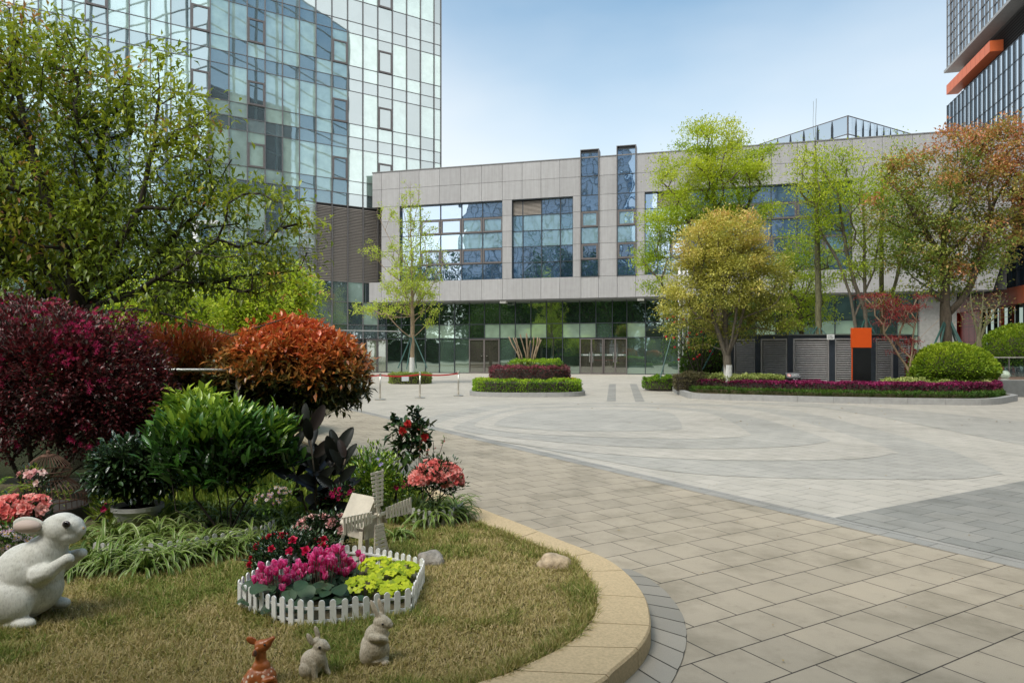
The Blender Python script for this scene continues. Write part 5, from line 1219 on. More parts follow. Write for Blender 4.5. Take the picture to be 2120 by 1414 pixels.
m_yc = plain('flower_centre', (.55,.36,.03), .7)
def bspot(px, py): return np.array([*G(px, py, LZ), LZ])

def bush(name, label, cat, base, ells, ntg, leaf, per, lm, bm, seed, stems=3, r_tip=.004, r_base=.03, spread=.06, asp=.4, shell=.5, rndf=None, rvar=.2, up=.5, kind='leaf', out=.5, bf=.25, seg=.12, group=None, curl=.12, spr=.12, zmin=None, **k):
    rs = RS(seed+900); b = np.array(base, float); trs = []
    C = np.array([e[:3] for e in ells]).mean(0)
    for i in range(stems):
        p0 = b+np.array([*(rs.normal(size=2)*.02), 0]); e = ells[i % len(ells)]; q = np.array(e[:3])-np.array([0,0,e[5]*.3])
        trs.append([p0 if i else b, b+(q-b)*.45+np.array([*(rs.normal(size=2)*spr*.4), 0]), q])
    return tree(name, label, cat, base, trs, ells, ntg, leaf, per, lm, bm, seed, r_tip, r_base, spread, asp, bf, seg, group, shell, rndf, rvar, None, up, kind, zmin, wob=.06, out=out, curl=curl, power=.6)
def blossoms(name, P, A, size, mat, parent, rs, petals=5, openg=.9, asp=.6, rnd=None, kind='oval', curl=.2, rings=1, vary=.2, fold=.2):
    P = np.asarray(P, float); A = unit(np.asarray(A, float)); n = len(P); parts = []
    R1 = unit(np.cross(A, np.tile([.3,.5,.8], (n,1)))); R2 = np.cross(A, R1)
    if rnd is None: rnd = rs.uniform(0, 1, n)
    sz = size*(1+vary*rs.uniform(-1, 1, n))
    for q in range(rings):
        op = openg*(1-.35*q)
        for k in range(petals):
            a = 2*PI*k/petals+q*.5+rs.uniform(-.25,.25,n); rd = R1*np.cos(a)[:,None]+R2*np.sin(a)[:,None]
            D = A*math.cos(op)+rd*math.sin(op)+rs.normal(size=(n,3))*.12; U = A*math.sin(op)-rd*math.cos(op)
            parts.append(leaves(P+A*size*.1*q, D, U, sz*(1-.15*q), sz*asp*(1-.1*q), np.clip(rnd+rs.normal(size=n)*.1, 0, 1), kind, curl, fold))
    V, f, R = join(parts); return mesh_np(name, V, f, mat, parent, rnd=R, smooth=False)
def on_surface(ells, n, rs, zfrac=-.2, face=None):
    w_ = np.array([e[3]*e[5] for e in ells]); w_ /= w_.sum(); P = []; A = []
    E_ = np.array([e[:6] for e in ells])
    while len(P) < n:
        e = ells[rs.choice(len(ells), p=w_)]; d = sph(1, rs)[0]
        if d[2] < zfrac or (face is not None and d[1] > face): continue
        p = np.array(e[:3])+d*np.array(e[3:6])*rs.uniform(.95, 1.05)
        ins = (((p-E_[:,:3])/E_[:,3:6])**2).sum(1)
        if (ins < .8).sum() > 0: continue
        P.append(p); A.append(d+np.array([0,-.3,.3]))
    return np.array(P), np.array(A)
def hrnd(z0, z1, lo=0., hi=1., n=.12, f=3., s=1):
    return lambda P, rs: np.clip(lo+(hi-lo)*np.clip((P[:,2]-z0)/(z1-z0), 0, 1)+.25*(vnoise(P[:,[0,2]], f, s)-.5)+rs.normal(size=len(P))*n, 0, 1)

# ---------- big spreading tree
Y = 9.0; tb = np.array([X_at(155, Y), Y, LZ])
q = lambda px, py, dy=0.: W(px, py, Y+dy)
tr = [[tb, q(165,640), q(175,600)], [q(165,640), q(150,560,-.2), q(120,470,-.3), q(70,330,-.2), q(40,200)], [q(175,600), q(200,500,.3), q(205,380,.3), q(215,250,.2)], [q(175,600), q(230,530,-.2), q(290,430,-.3), q(320,300,-.2), q(330,180)],
      [q(165,640), q(240,590,.2), q(330,520,.3), q(420,430,.2), q(480,330,.1)], [q(165,640), q(250,620,-.3), q(360,560,-.4), q(450,495,-.3)], [q(165,650), q(280,640,-.5), q(380,660,-.7), q(480,695,-.8), q(590,660,-.8)],
      [q(165,640), q(260,610,.3), q(400,590,.4), q(520,570,.3), q(620,560,.2)], [q(155,650), q(80,600,.3), q(-20,500,.2), q(-120,350)], [q(160,640), q(100,560,.5), q(10,420,.6), q(-40,250,.5)]]
el = [E(60,170,150,125,Y), E(190,200,110,95,Y), E(310,240,105,85,Y), E(335,145,42,50,Y), E(430,270,85,60,Y), E(360,380,130,90,Y), E(540,430,105,50,Y), E(590,510,55,80,Y), E(470,560,120,62,Y,ry=1.0), E(290,500,150,110,Y,ry=1.1), E(110,420,170,150,Y,ry=1.2),
      E(-100,350,170,220,Y,ry=1.2), E(560,600,60,26,Y), E(-90,130,140,110,Y), E(60,55,90,38,Y), E(610,450,50,30,Y), E(360,620,110,30,Y,ry=.9), E(40,600,120,60,Y,ry=1.0)]
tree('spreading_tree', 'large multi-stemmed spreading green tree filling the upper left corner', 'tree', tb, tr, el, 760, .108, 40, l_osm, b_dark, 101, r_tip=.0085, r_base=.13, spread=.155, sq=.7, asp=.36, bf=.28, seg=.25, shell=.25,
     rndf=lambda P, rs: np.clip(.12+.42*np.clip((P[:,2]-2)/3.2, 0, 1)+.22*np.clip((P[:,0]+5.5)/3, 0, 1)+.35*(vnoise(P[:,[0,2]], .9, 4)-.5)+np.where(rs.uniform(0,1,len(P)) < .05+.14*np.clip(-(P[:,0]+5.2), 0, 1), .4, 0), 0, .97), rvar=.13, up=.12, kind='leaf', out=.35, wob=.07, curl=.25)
# ---------- red loropetalum
Y = 6.9; el = [E(110,790,150,105,Y,ry=.55), E(70,700,150,75,Y,ry=.5), E(230,800,110,110,Y,ry=.5), E(300,780,55,75,Y), E(310,850,48,55,Y), E(-60,760,140,120,Y,ry=.5), E(210,700,80,50,Y), E(30,880,110,60,Y,ry=.4), E(200,890,110,50,Y,ry=.35)]
tb = np.array([X_at(70,Y), Y, LZ])
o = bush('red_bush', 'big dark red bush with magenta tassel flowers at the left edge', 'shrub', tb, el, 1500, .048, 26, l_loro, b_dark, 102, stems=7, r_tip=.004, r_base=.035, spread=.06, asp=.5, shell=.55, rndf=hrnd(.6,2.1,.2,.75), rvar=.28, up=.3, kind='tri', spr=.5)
rs = RS(6); Pf, Af = on_surface(el, 210, rs, -.5, .3); keep = vnoise(Pf[:,[0,2]], 3.3, 12) > .52; Pf = Pf[keep]; Af = Af[keep]
blossoms('tassel_flowers', np.repeat(Pf, 3, 0)+rs.normal(size=(len(Pf)*3,3))*.03-tb, np.repeat(Af, 3, 0), .035, l_lorof, o, rs, petals=6, openg=1.1, asp=.14, kind='tri', rings=2)
# ---------- orange bushes
Y = 8.5; el = [E(605,770,140,78,Y,ry=.8), E(600,728,108,62,Y,ry=.65), E(520,778,76,62,Y,ry=.5), E(695,775,66,68,Y,ry=.6)]
tb = np.array([X_at(610,Y), Y, LZ])
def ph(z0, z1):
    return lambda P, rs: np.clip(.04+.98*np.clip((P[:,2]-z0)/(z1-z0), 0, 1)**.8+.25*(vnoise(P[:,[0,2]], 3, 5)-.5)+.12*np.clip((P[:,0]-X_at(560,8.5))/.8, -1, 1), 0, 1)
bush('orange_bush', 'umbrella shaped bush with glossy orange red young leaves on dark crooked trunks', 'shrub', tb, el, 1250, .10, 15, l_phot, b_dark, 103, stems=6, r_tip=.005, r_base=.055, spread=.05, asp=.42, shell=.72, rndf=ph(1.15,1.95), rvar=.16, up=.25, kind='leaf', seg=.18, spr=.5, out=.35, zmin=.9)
Y = 11.0; el = [E(380,770,110,92,Y,ry=.8), E(330,760,70,75,Y,ry=.6), E(440,770,60,80,Y,ry=.6), E(290,740,50,50,Y)]
tb = np.array([X_at(385,Y), Y, .1])
bush('orange_bush', 'second orange leaved bush standing behind the glass railing', 'shrub', tb, el, 900, .12, 12, l_phot, b_dark, 104, stems=5, r_tip=.005, r_base=.05, spread=.08, asp=.32, shell=.55, rndf=lambda P, rs: np.clip(.42+.6*np.clip((P[:,2]-1.1)/.9, 0, 1), 0, 1), rvar=.16, up=.5, kind='leaf', seg=.2, spr=.5, out=.5)
# ---------- garden railing
Yr = 7.9; zr_ = CAMH-33/F*Yr; x1 = X_at(493,Yr); rl = thing('glass_railing', 'glass railing with a round steel handrail between the red bush and the orange bush', 'railing', (x1, Yr, LZ))
MB().tube([(-4.5,0,zr_-LZ),(0.03,0,zr_-LZ)], .019, 14).build('handrail', m_ss, rl, smooth=True)
for k in range(4): MB().box(-k*1.5-.02, -k*1.5+.02, -.02, .02, 0, zr_-LZ-.02).build('post', m_ss, rl)
MB().box(-4.5,-.03,-.005,.005,.08,zr_-LZ-.06).build('glass_panel', clear_glass('garden_glass', (.60,.68,.62), .03), rl)

# ---------- glossy green shrub, dark shrub in pot, others
Y = 5.6; el = [E(455,930,135,70,Y,ry=.42), E(400,900,75,55,Y), E(510,900,85,55,Y), E(350,945,42,40,Y), E(560,940,40,40,Y), E(460,965,95,35,Y,ry=.3)]
tb = bspot(470,1118)
bush('glossy_shrub', 'dense shrub with upright glossy bright green leaves in front of the railing', 'shrub', tb, el, 290, .115, 13, l_bright, b_dark, 105, stems=9, r_tip=.004, r_base=.016, spread=.045, asp=.30, shell=.55, rndf=hrnd(.75,1.18,.0,.92), rvar=.15, up=.9, kind='oval', seg=.12, spr=.35, out=.4, curl=.18)
Y = 5.95; el = [E(275,960,80,45,Y,ry=.28), E(240,985,50,35,Y), E(320,985,50,40,Y)]
pt = thing('plant_pot', 'wide white oval pot holding the dark leaved shrub', 'pot', (X_at(285,Y), Y, LZ))
m_pot = plain('white_pot', (.45,.45,.43), .5, var=.08)
MB().lathe([(0,0),(.12,0),(.17,.12),(.185,.16),(.20,.165),(.20,.20),(.185,.20),(.165,.15),(0,.14)], (0,0,0), 32, sx=1.05).build('bowl', m_pot, pt, smooth=False)
MB().lathe([(0,.165),(.17,.165)], (0,0,0), 20).build('potting_soil', m_soil, pt)
bush('potted_shrub', 'dark green round shrub growing in the wide white pot', 'shrub', (X_at(285,Y), Y, LZ+.17), el, 330, .07, 12, l_darkg, b_dark, 106, stems=3, r_tip=.003, r_base=.02, spread=.04, asp=.42, shell=.45, rvar=.3, up=.1, kind='oval', seg=.1, spr=.1)
Y = 6.9; bush('fatsia_shrub', 'bright green broad leaved shrub just under the handrail', 'shrub', bspot(400,1010), [E(400,850,60,28,Y,ry=.25), E(370,880,40,30,Y)], 130, .12, 9, l_bright, b_dark, 107, stems=3, spread=.05, asp=.4, shell=.3, rndf=hrnd(.7,1.1,.4,.9), up=.1, kind='leaf', r_base=.012)
# rubber plant
Y = 5.9; rp = thing('rubber_plant', 'rubber plant with big dark burgundy black leaves in the middle of the bed', 'plant', (X_at(665,Y), Y, LZ)); b0 = np.array([X_at(665,Y), Y, LZ])
rs = RS(31); st_ = [((640,880),(668,1020)), ((598,930),(650,1030)), ((715,950),(675,1030)), ((700,935),(672,1030)), ((660,960),(664,1030))]
PL = []; DL = []; SZ = []
for (tx, ty), (bx, by) in st_:
    a = W(bx, by+30, Y); a[2] = LZ; dy = rs.uniform(-.12,.12); b = W(tx, ty, Y+dy); m_ = (a+b)/2+rs.normal(size=3)*.02
    MB().tube([a-b0, m_-b0, b-b0], [.011,.009,.006], 6).build('stem', b_brown, rp, smooth=True)
    for k in range(10):
        u = .25+.75*k/9; p = (1-u)**2*a+2*u*(1-u)*m_+u*u*b; an = k*2.4+rs.uniform(-.4,.4); el_ = .0+1.25*u**1.3
        PL.append(p-b0); DL.append([math.cos(an)*math.cos(el_), math.sin(an)*math.cos(el_)*.8, math.sin(el_)]); SZ.append(rs.uniform(.22,.31)*(1 if k < 9 else .8))
    # leaf stalks are short
V, f, R = leaves(np.array(PL), np.array(DL), np.tile([0,-.9,.7],(len(PL),1))+rs.normal(size=(len(PL),3))*.35, np.array(SZ), np.array(SZ)*.42, rs.uniform(0,1,len(PL)), 'oval', .16, .22)
o = mesh_np('leaves', V, f, l_rub, rp, rnd=R, smooth=True)
ss = o.modifiers.new('sub', 'SUBSURF'); ss.levels = 1; ss.render_levels = 1
# camellia tree
Y = 6.4; tb = bspot(820,1042); tb[1] = Y; tb[0] = X_at(818,Y); q = lambda px, py, dy=0.: W(px, py, Y+dy)
el = [E(845,890,38,30,Y,ry=.15), E(865,905,22,35,Y,ry=.12), E(825,895,25,25,Y,ry=.12), E(862,862,12,14,Y,ry=.05), E(845,935,30,25,Y,ry=.12)]
t_ = tree('camellia_tree', 'small camellia tree with two red blooms next to the pink azalea', 'tree', tb, [[tb, q(822,990), q(825,930), q(835,890)], [q(820,985), q(845,945), q(862,900)]], el, 85, .085, 4, l_darkg, b_brown, 108, r_tip=.003, r_base=.014, spread=.03, asp=.5, shell=.3, up=.2, kind='oval', seg=.1, bf=.5, rndf=lambda P, rs: rs.uniform(.4,1,len(P)))
rs = RS(2)
for pz_, az_ in ((W(845,878,Y-.14),[0,-1,.3]), (W(835,892,Y-.13),[-.3,-1,0]), (W(878,905,Y-.12),[.5,-1,.1])): blossoms('camellia_bloom', np.array([pz_])-tb, [az_], .055, l_redf, t_, rs, petals=7, openg=1.1, asp=.75, rings=4)
# shrubs round it
def azalea(name, label, base, ells, ntg, nfl, fmat, seed, leaf=.045, lm=None, fsz=.032, per=12, stems=6, zf=-.1, cat='shrub', face=.35, group=None, op=1.0, rings=2, cut=None, fr=None, lr=None):
    rs = RS(seed+50); o = bush(name, label, cat, base, ells, ntg, leaf, per, lm or l_darkg, b_dark, seed, stems=stems, r_tip=.0025, r_base=.009, spread=.03, asp=.4, shell=.45, rvar=.25, up=.5, kind='tri', seg=.07, spr=.12, group=group, rndf=lr)
    P, A = on_surface(ells, nfl, rs, zf, face)
    if cut is not None:
        k = vnoise(P[:,[0,2]], cut[0], seed) > cut[1]; P, A = P[k], A[k]
    blossoms('blossoms', P-np.array(base), A, fsz, fmat, o, rs, petals=5, openg=op, asp=.85, rings=rings, rnd=fr(P, rs) if fr else None); return o
Y = 6.0; azalea('pink_azalea', 'rounded azalea covered in salmon pink blossoms at the right end of the bed', bspot(895,1060), [E(915,985,38,24,Y,ry=.15), E(875,995,25,25,Y,ry=.13), E(935,1000,22,20,Y,ry=.12), E(895,975,30,20,Y,ry=.12)], 120, 190, l_coral, 110, fsz=.032, lr=None)
Y = 6.3; tb = bspot(880,1060); rs = RS(12); sp = thing('flowering_sprigs', 'tall wispy stems with small pink flowers behind the pink azalea', 'plant', tb); PL = []; mbs = MB()
for tx, ty in ((872,880),(888,902),(897,915),(906,940),(921,905),(932,950),(912,965),(868,925),(900,960),(885,930)):
    a = np.zeros(3)+rs.normal(size=3)*[.03,.03,0]; b = W(tx, ty, Y+rs.uniform(-.1,.1))-tb; m_ = (a+b)/2+rs.normal(size=3)*.03; mbs.tube([a, m_, b], .0028, 4)
    for k in range(16):
        u = rs.uniform(.35,1); PL.append((1-u)**2*a+2*u*(1-u)*m_+u*u*b+rs.normal(size=3)*.012)
mbs.build('stems', b_brown, sp); PL = np.array(PL); n = len(PL); V, f, R = leaves(PL, sph(n,rs), sph(n,rs), .028, .012, rs.uniform(0,1,n), 'tri'); mesh_np('leaves', V, f, l_green, sp, rnd=R)
blossoms('small_flowers', PL[::3]+rs.normal(size=(len(PL[::3]),3))*.01, sph(len(PL[::3]),rs), .014, l_lorof if False else l_coral, sp, rs, petals=5, kind='tri', asp=.8)
Y = 6.2; tb = bspot(775,1060); o = bush('violet_shrub', 'fine leaved green shrub with a few violet flowers behind the toy windmill', 'shrub', tb, [E(765,960,28,35,Y,ry=.15), E(800,975,25,30,Y,ry=.12), E(780,1000,45,35,Y,ry=.2), E(745,990,25,25,Y)], 150, .05, 12, l_bright, b_dark, 111, stems=6, r_tip=.0025, r_base=.008, spread=.035, asp=.34, shell=.3, rndf=lambda P, rs: rs.uniform(.4,.95,len(P)), kind='tri', seg=.08)
rs = RS(8); blossoms('violet_flowers', np.array([W(783,950,Y-.1), W(787,963,Y-.12), W(790,960,Y-.1), W(756,975,Y-.1)])-tb, [[0,-1,.5]]*4, .02, l_viol, o, rs, asp=.9)
azalea('crimson_flowers', 'small plant with magenta crimson flowers at the foot of the rubber plant', bspot(700,1060), [E(712,1018,18,10,5.8,ry=.08), E(690,1030,20,10,5.8,ry=.08)], 30, 26, l_lorof, 112, fsz=.022, per=8, stems=3)
azalea('magenta_primrose', 'low magenta flowers between the camellia and the pink azalea', bspot(838,1045), [E(845,1000,18,12,6.2,ry=.08), E(832,1010,14,10,6.2,ry=.08)], 30, 12, l_lorof, 113, fsz=.022, per=10, stems=3, lm=l_bright)
# daisies / chrysanthemums
def daisies(name, label, base, ells, nfl, seed, fsz=.018, lm=None):
    rs = RS(seed); o = bush(name, label, 'flowers', base, ells, 60, .035, 10, lm or l_green, b_dark, seed, stems=5, r_tip=.002, r_base=.006, spread=.03, asp=.35, shell=.3, kind='tri', seg=.07, rvar=.3)
    P, A = on_surface(ells, nfl, rs, -.1, .3); P = P-np.array(base); A = unit(A+rs.normal(size=A.shape)*.2)
    blossoms('daisy_petals', P, A, fsz, l_wht, o, rs, petals=11, openg=1.35, asp=.28, kind='tri', curl=.05, vary=.1)
    for p, a in zip(P, A): MB().lathe([(fsz*.32,-.001),(fsz*.3,.003),(0,.005)], tuple(p+a*.002), 7).build('daisy_centre', m_yc, o)
    return o
daisies('chrysanthemum', 'small pale purple chrysanthemums left of the rubber plant', bspot(565,1080), [E(560,1035,32,20,5.3,ry=.12), E(580,1020,22,15,5.3,ry=.1)], 46, 121, .016)
daisies('daisy_cluster', 'pale pink and white daisies above the large rabbit at the left edge', bspot(15,1180), [E(15,1108,42,16,4.45,ry=.12), E(40,1125,30,12,4.45,ry=.1)], 60, 122, .022)
Y = 4.75; azalea('coral_azalea', 'coral pink azalea in full bloom behind the large rabbit ear', bspot(20,1190), [E(20,1062,48,26,Y,ry=.16), E(70,1055,28,22,Y,ry=.12), E(-40,1075,50,30,Y,ry=.15), E(40,1085,30,18,Y,ry=.12)], 110, 120, l_coral, 123, fsz=.048, leaf=.05)
Y = 5.5; azalea('peach_azalea', 'thin twig with four pale peach blossoms in front of the rusty birdcage', bspot(60,1080), [E(70,985,28,10,Y,ry=.05), E(88,1000,12,14,Y,ry=.04)], 22, 7, l_pink, 124, fsz=.035, per=6, stems=2, leaf=.04)
azalea('fuchsia_flower', 'single small magenta flower left of the white pot', bspot(215,1085), [E(218,1052,5,6,5.6,ry=.02)], 8, 2, l_lorof, 125, fsz=.03, per=5, stems=1)
# ferns
def fern(name, label, base, fronds, mat, seed, leafl=.05):
    rs = RS(seed); t = thing(name, label, 'fern', base); b0 = np.array(base); mb = MB(); Pl = []; Dl = []; Ul = []; Sl = []
    for a, m_, c in fronds:
        a, m_, c = [np.array(v)-b0 for v in (a, m_, c)]; pts_ = [(1-u)**2*a+2*u*(1-u)*m_+u*u*c for u in np.linspace(0,1,26)]; mb.tube(pts_, .0025, 4)
        for i in range(3, 26):
            d = pts_[i]-pts_[i-1]; d /= np.linalg.norm(d); sd = np.cross(d, [0,0,1]); sd /= np.linalg.norm(sd); s_ = leafl*math.sin(PI*min(1,(i+2)/27))**.6
            for sg_ in (-1, 1): Pl.append(pts_[i]); Dl.append(sd*sg_+d*.35+np.array([0,0,.1])); Ul.append([0,0,1]); Sl.append(s_)
    mb.build('frond_ribs', b_olive, t); n = len(Pl); V, f, R = leaves(np.array(Pl), np.array(Dl), np.array(Ul, float), np.array(Sl), np.array(Sl)*.28, rs.uniform(.4,1,n), 'leaf', .15); mesh_np('fronds', V, f, mat, t, rnd=R); return t
b_ = bspot(-30,1110); fern('fern', 'bright green fern frond at the left edge under the birdcage', b_, [(b_, W(0,985,5.3), W(66,1008,5.2)), (b_, W(-40,1000,5.2), W(20,1030,5.0)), (b_, W(-10,970,5.6), W(30,990,5.8))], l_bright, 126, .06)
b_ = bspot(535,1170); fern('fern', 'small yellow green fern sprig left of the red azalea', b_, [(b_, W(510,1145,4.9), W(478,1132,4.85)), (b_, W(515,1160,4.8), W(490,1158,4.7))], l_gcov, 127, .018)
# ---------- azaleas in and behind the picket ring
Y = 4.75; azalea('red_azalea', 'dark leaved azalea with a few crimson flowers behind the cyclamens', bspot(600,1215), [E(600,1140,75,32,Y,ry=.2), E(560,1165,38,30,Y,ry=.14), E(660,1150,42,32,Y,ry=.16)], 210, 16, l_crim, 130, fsz=.034, per=13, rings=4, op=1.15, leaf=.042)
Y = 5.15; azalea('pale_azalea', 'azalea with pale pink double flowers beside the windmill roof', bspot(680,1150), [E(665,1090,40,20,Y,ry=.15), E(700,1100,22,28,Y,ry=.12), E(640,1100,30,20,Y,ry=.12)], 120, 17, l_pink, 131, fsz=.045, per=12, rings=3, leaf=.042, zf=.1, fr=lambda P, rs: rs.uniform(0,1,len(P)))
# ---------- birdcage
m_rust = plain('rusty_wire', (.10,.05,.03), .7, .4, var=.4, scale=30)
Yb = 6.2; bc = thing('birdcage', 'rusty wire birdcage with a domed top standing in the planting', 'birdcage', (X_at(100,Yb), Yb, LZ)); prof = [(.03,.60),(.07,.585),(.12,.55),(.165,.50),(.18,.45),(.165,.40),(.15,.375),(.20,.34),(.26,.29),(.295,.22),(.30,.13)]
mb = MB()
for k in range(36):
    a = 2*PI*k/36; mb.tube([(r_*math.cos(a), r_*math.sin(a), z_) for r_, z_ in prof], .0035, 4)
for r_, z_ in ((.152,.375),(.182,.45),(.30,.13),(.298,.2)): mb.tube([(r_*math.cos(a), r_*math.sin(a), z_) for a in np.linspace(0,2*PI,37)], .006, 5)
mb.build('wires', m_rust, bc); MB().lathe([(0,.64),(.015,.635),(.02,.62),(.012,.60),(.05,.60),(.075,.585),(.07,.58),(0,.58)], (0,0,0), 20).build('cap', m_rust, bc, smooth=True)
MB().lathe([(0,0),(.31,0),(.32,.13),(.30,.13),(.0,.03)], (0,0,0), 36).build('tray', plain('dark_tray', (.05,.045,.04), .7), bc)
azalea('creeper', 'light green creeper climbing through the birdcage', (X_at(95,Yb), Yb-.1, LZ+.05), [(X_at(95,Yb), Yb-.15, .45, .12, .15, .15), (X_at(120,Yb), Yb-.1, .32, .15, .15, .08)], 40, 1, l_pink, 132, fsz=.01, per=5, lm=l_gcov, stems=3, cat='plant')
# ---------- strap-leaved clumps
def spider(label, base, n, Lm, seed, group, wd=.011, lean=1.0, bias=(0,-.25)):
    rs = RS(seed); t = thing('spider_plant', label, 'plant', tuple(base), group=group); K = 9
    an = rs.uniform(0, 2*PI, n); el_ = rs.uniform(.75, 1.5, n); Ls = Lm*rs.uniform(.6, 1.15, n); dirs = np.c_[np.cos(an)+bias[0], np.sin(an)+bias[1], np.zeros(n)]; dirs = unit(dirs)
    P = np.c_[rs.normal(size=(n,2))*.025, np.zeros(n)]; th = el_.copy(); C_ = [P.copy()]; droop = rs.uniform(.20,.42,n)*lean
    for k in range(1, K+1):
        d = dirs*np.cos(th)[:,None]+np.array([0,0,1.])*np.sin(th)[:,None]; P = P+d*(Ls/K)[:,None]; C_.append(P.copy()); th = th-droop*(.5+k/K)
    C_ = np.array(C_); C_[:,:,2] = np.maximum(C_[:,:,2], .006)
    S = np.cross(dirs, [0,0,1.]); wds = np.array([.7,.95,1,1,1,.95,.85,.7,.45,.04])*wd*rs.uniform(.7,1.2)
    offs = [-1,-.45,0,.45,1]; lift = [.35,.05,-.2,.05,.35]; cols_ = [.92,.35,.3,.35,.92]; V = np.zeros((n, K+1, 5, 3)); 
    for k in range(K+1):
        for j in range(5): V[:,k,j] = C_[k]+S*offs[j]*wds[k]+np.array([0,0,1.])*lift[j]*wds[k]
    rn = np.clip(np.tile(np.array(cols_)[None,None,:], (n,K+1,1))+rs.normal(size=(n,1,1))*.10, 0, 1)
    b = (np.arange(n)*(K+1)*5)[:,None,None]; k_ = (np.arange(K)*5)[None,:,None]; j_ = np.arange(4)[None,None,:]
    f = np.stack([b+k_+j_, b+k_+j_+1, b+k_+j_+6, b+k_+j_+5], -1).reshape(-1,4)
    mesh_np('leaves', V.reshape(-1,3), [f], l_strap, t, rnd=rn.ravel(), smooth=True); return t
GR = 'striped spider plants along the left bed'
for k, (px, py) in enumerate([(185,1178),(225,1185),(262,1175),(300,1188),(338,1180),(372,1172),(410,1165),(448,1158),(485,1150),(522,1140),(556,1128),(205,1150),(285,1150),(360,1145),(430,1130),(500,1112),(245,1128),(325,1122)]):
    spider('striped arching spider plant in the row between the large rabbit and the red azalea', bspot(px, py), 46, .34, 200+k, GR)
GR2 = 'spider plants in the right end bed'
for k, (px, py) in enumerate([(850,1080),(885,1088),(920,1086),(945,1076),(870,1062),(905,1066),(940,1058),(825,1075),(905,1080)]):
    spider('bright striped spider plant spilling over the low white fence under the pink azalea', bspot(px, py), 48, .36, 240+k, GR2)
for k, (px, py, lab) in enumerate([(640,1120,'dark narrow leaved clump behind the red azalea'), (690,1105,'narrow leaved clump left of the windmill roof'), (600,1100,'narrow leaved clump below the chrysanthemums'), (815,1120,'small striped clump right of the windmill'), (150,1195,'spider plant hidden behind the large rabbit paws')]):
    spider(lab, bspot(px, py), 34, .27, 260+k, None)
for k, (px, py) in enumerate([(330,1098),(372,1104),(415,1098),(458,1092),(500,1086),(545,1088),(585,1098),(350,1075),(440,1070),(530,1065),(230,1105),(160,1120)]):
    spider('darker strap leaved plant in the back row under the glossy green shrub', bspot(px, py), 34, .36, 280+k, 'back row of strap plants under the shrub')
# yellow-green ground cover behind the shrubs
rs = RS(14); n = 9000
P = np.stack([rs.uniform(-5.6,-.9,n*3), rs.uniform(6.0,9.5,n*3)], 1); pxs = CX+P[:,0]/P[:,1]*F
P = P[inpoly(P, lawn_poly) & (pxs > 200)][:n]; n = len(P); P3 = np.c_[P, np.full(n, LZ)]; D = sph(n, rs)*.6+np.array([0,0,1.])
V, f, R = leaves(P3, D, sph(n, rs), rs.uniform(.10,.22,n), .014, rs.uniform(0,1,n), 'tri', .3)
tag(mesh_np('ground_cover', V, f, l_gcov, rnd=R), 'yellow green grassy ground cover under the shrubs behind the rubber plant', 'ground cover', kind='stuff')
# planting beyond the railing
for k, (cx_, cy_, rx_, ry_, h_, lab) in enumerate([(-8.5,13.5,2.4,1.4,1.3,'dense green hedge mass behind the red bush at far left'), (-5.2,13.8,1.2,1.2,.9,'green hedge behind the rear orange bush'), (-10,18,4,2,1.6,'green hedge further back at far left')]):
    hedge('background_hedge', lab, 'hedge', l_green if k != 1 else l_hedge, ellipse(cx_, cy_, rx_, ry_, 24), h_, .12, 4500, 300+k, bump=.2, edge=.6)
sheet('planting_ground', [(-5.6,12),(-4.2,12.3),(-5.5,24),(-30,24),(-30,10),(-7,10)], .02, m_soil)

# ================= picket fences, windmill, stones =================
m_picket = plain('white_picket', (.72,.73,.71), .45, var=.06, scale=20); m_picketd = plain('weathered_picket', (.50,.50,.48), .6, var=.15, scale=20)
def picket_fence(name, label, path, closed, mat, z=LZ, h=.155, pw=.034, sp_=.06, lab_cat='fence'):
    P = np.array(path); 
    if closed: P = np.vstack([P, P[:1]])
    L_ = np.r_[0, np.cumsum(np.linalg.norm(np.diff(P, axis=0), axis=1))]; n = int(L_[-1]/sp_); c = P.mean(0)
    t = thing(name, label, lab_cat, (c[0], c[1], z)); mb = MB(); rl_ = MB(); rs = RS(5)
    for i in range(n):
        s_ = (i+.5)*L_[-1]/n; x = np.interp(s_, L_, P[:,0])-c[0]; y = np.interp(s_, L_, P[:,1])-c[1]
        x2 = np.interp(s_+.01, L_, P[:,0])-c[0]; y2 = np.interp(s_+.01, L_, P[:,1])-c[1]; d = np.array([x2-x, y2-y]); d /= max(1e-9, np.linalg.norm(d)); nn = np.array([-d[1], d[0]])
        pts_ = [(-pw/2,-.02),(pw/2,-.02)]+[(pw/2*math.cos(a), h-pw/2+pw/2*math.sin(a)) for a in np.linspace(0, PI, 8)]; th = .004
        hh = rs.uniform(-.004,.004); tl = rs.uniform(-.02,.02)
        f_ = [(x+d[0]*(u+tl*v)-nn[0]*th, y+d[1]*(u+tl*v)-nn[1]*th, v+hh) for u, v in pts_]; b_ = [(x+d[0]*(u+tl*v)+nn[0]*th, y+d[1]*(u+tl*v)+nn[1]*th, v+hh) for u, v in pts_]; k = len(pts_)
        mb._add(f_+b_, [tuple(range(k)), tuple(range(k,2*k))[::-1]]+[(j, j+k, (j+1)%k+k, (j+1)%k) for j in range(k)])
    for i in range(len(P)-1):
        a, b = P[i]-c, P[i+1]-c; d = (b-a)/np.linalg.norm(b-a); nn = np.array([-d[1], d[0]])*.009
        for zz_ in (.035, .105): rl_.bar((a[0]+nn[0],a[1]+nn[1],zz_), (b[0]+nn[0],b[1]+nn[1],zz_), .006, .014)
    mb.build('pickets', mat, t); rl_.build('rails', mat, t); return t
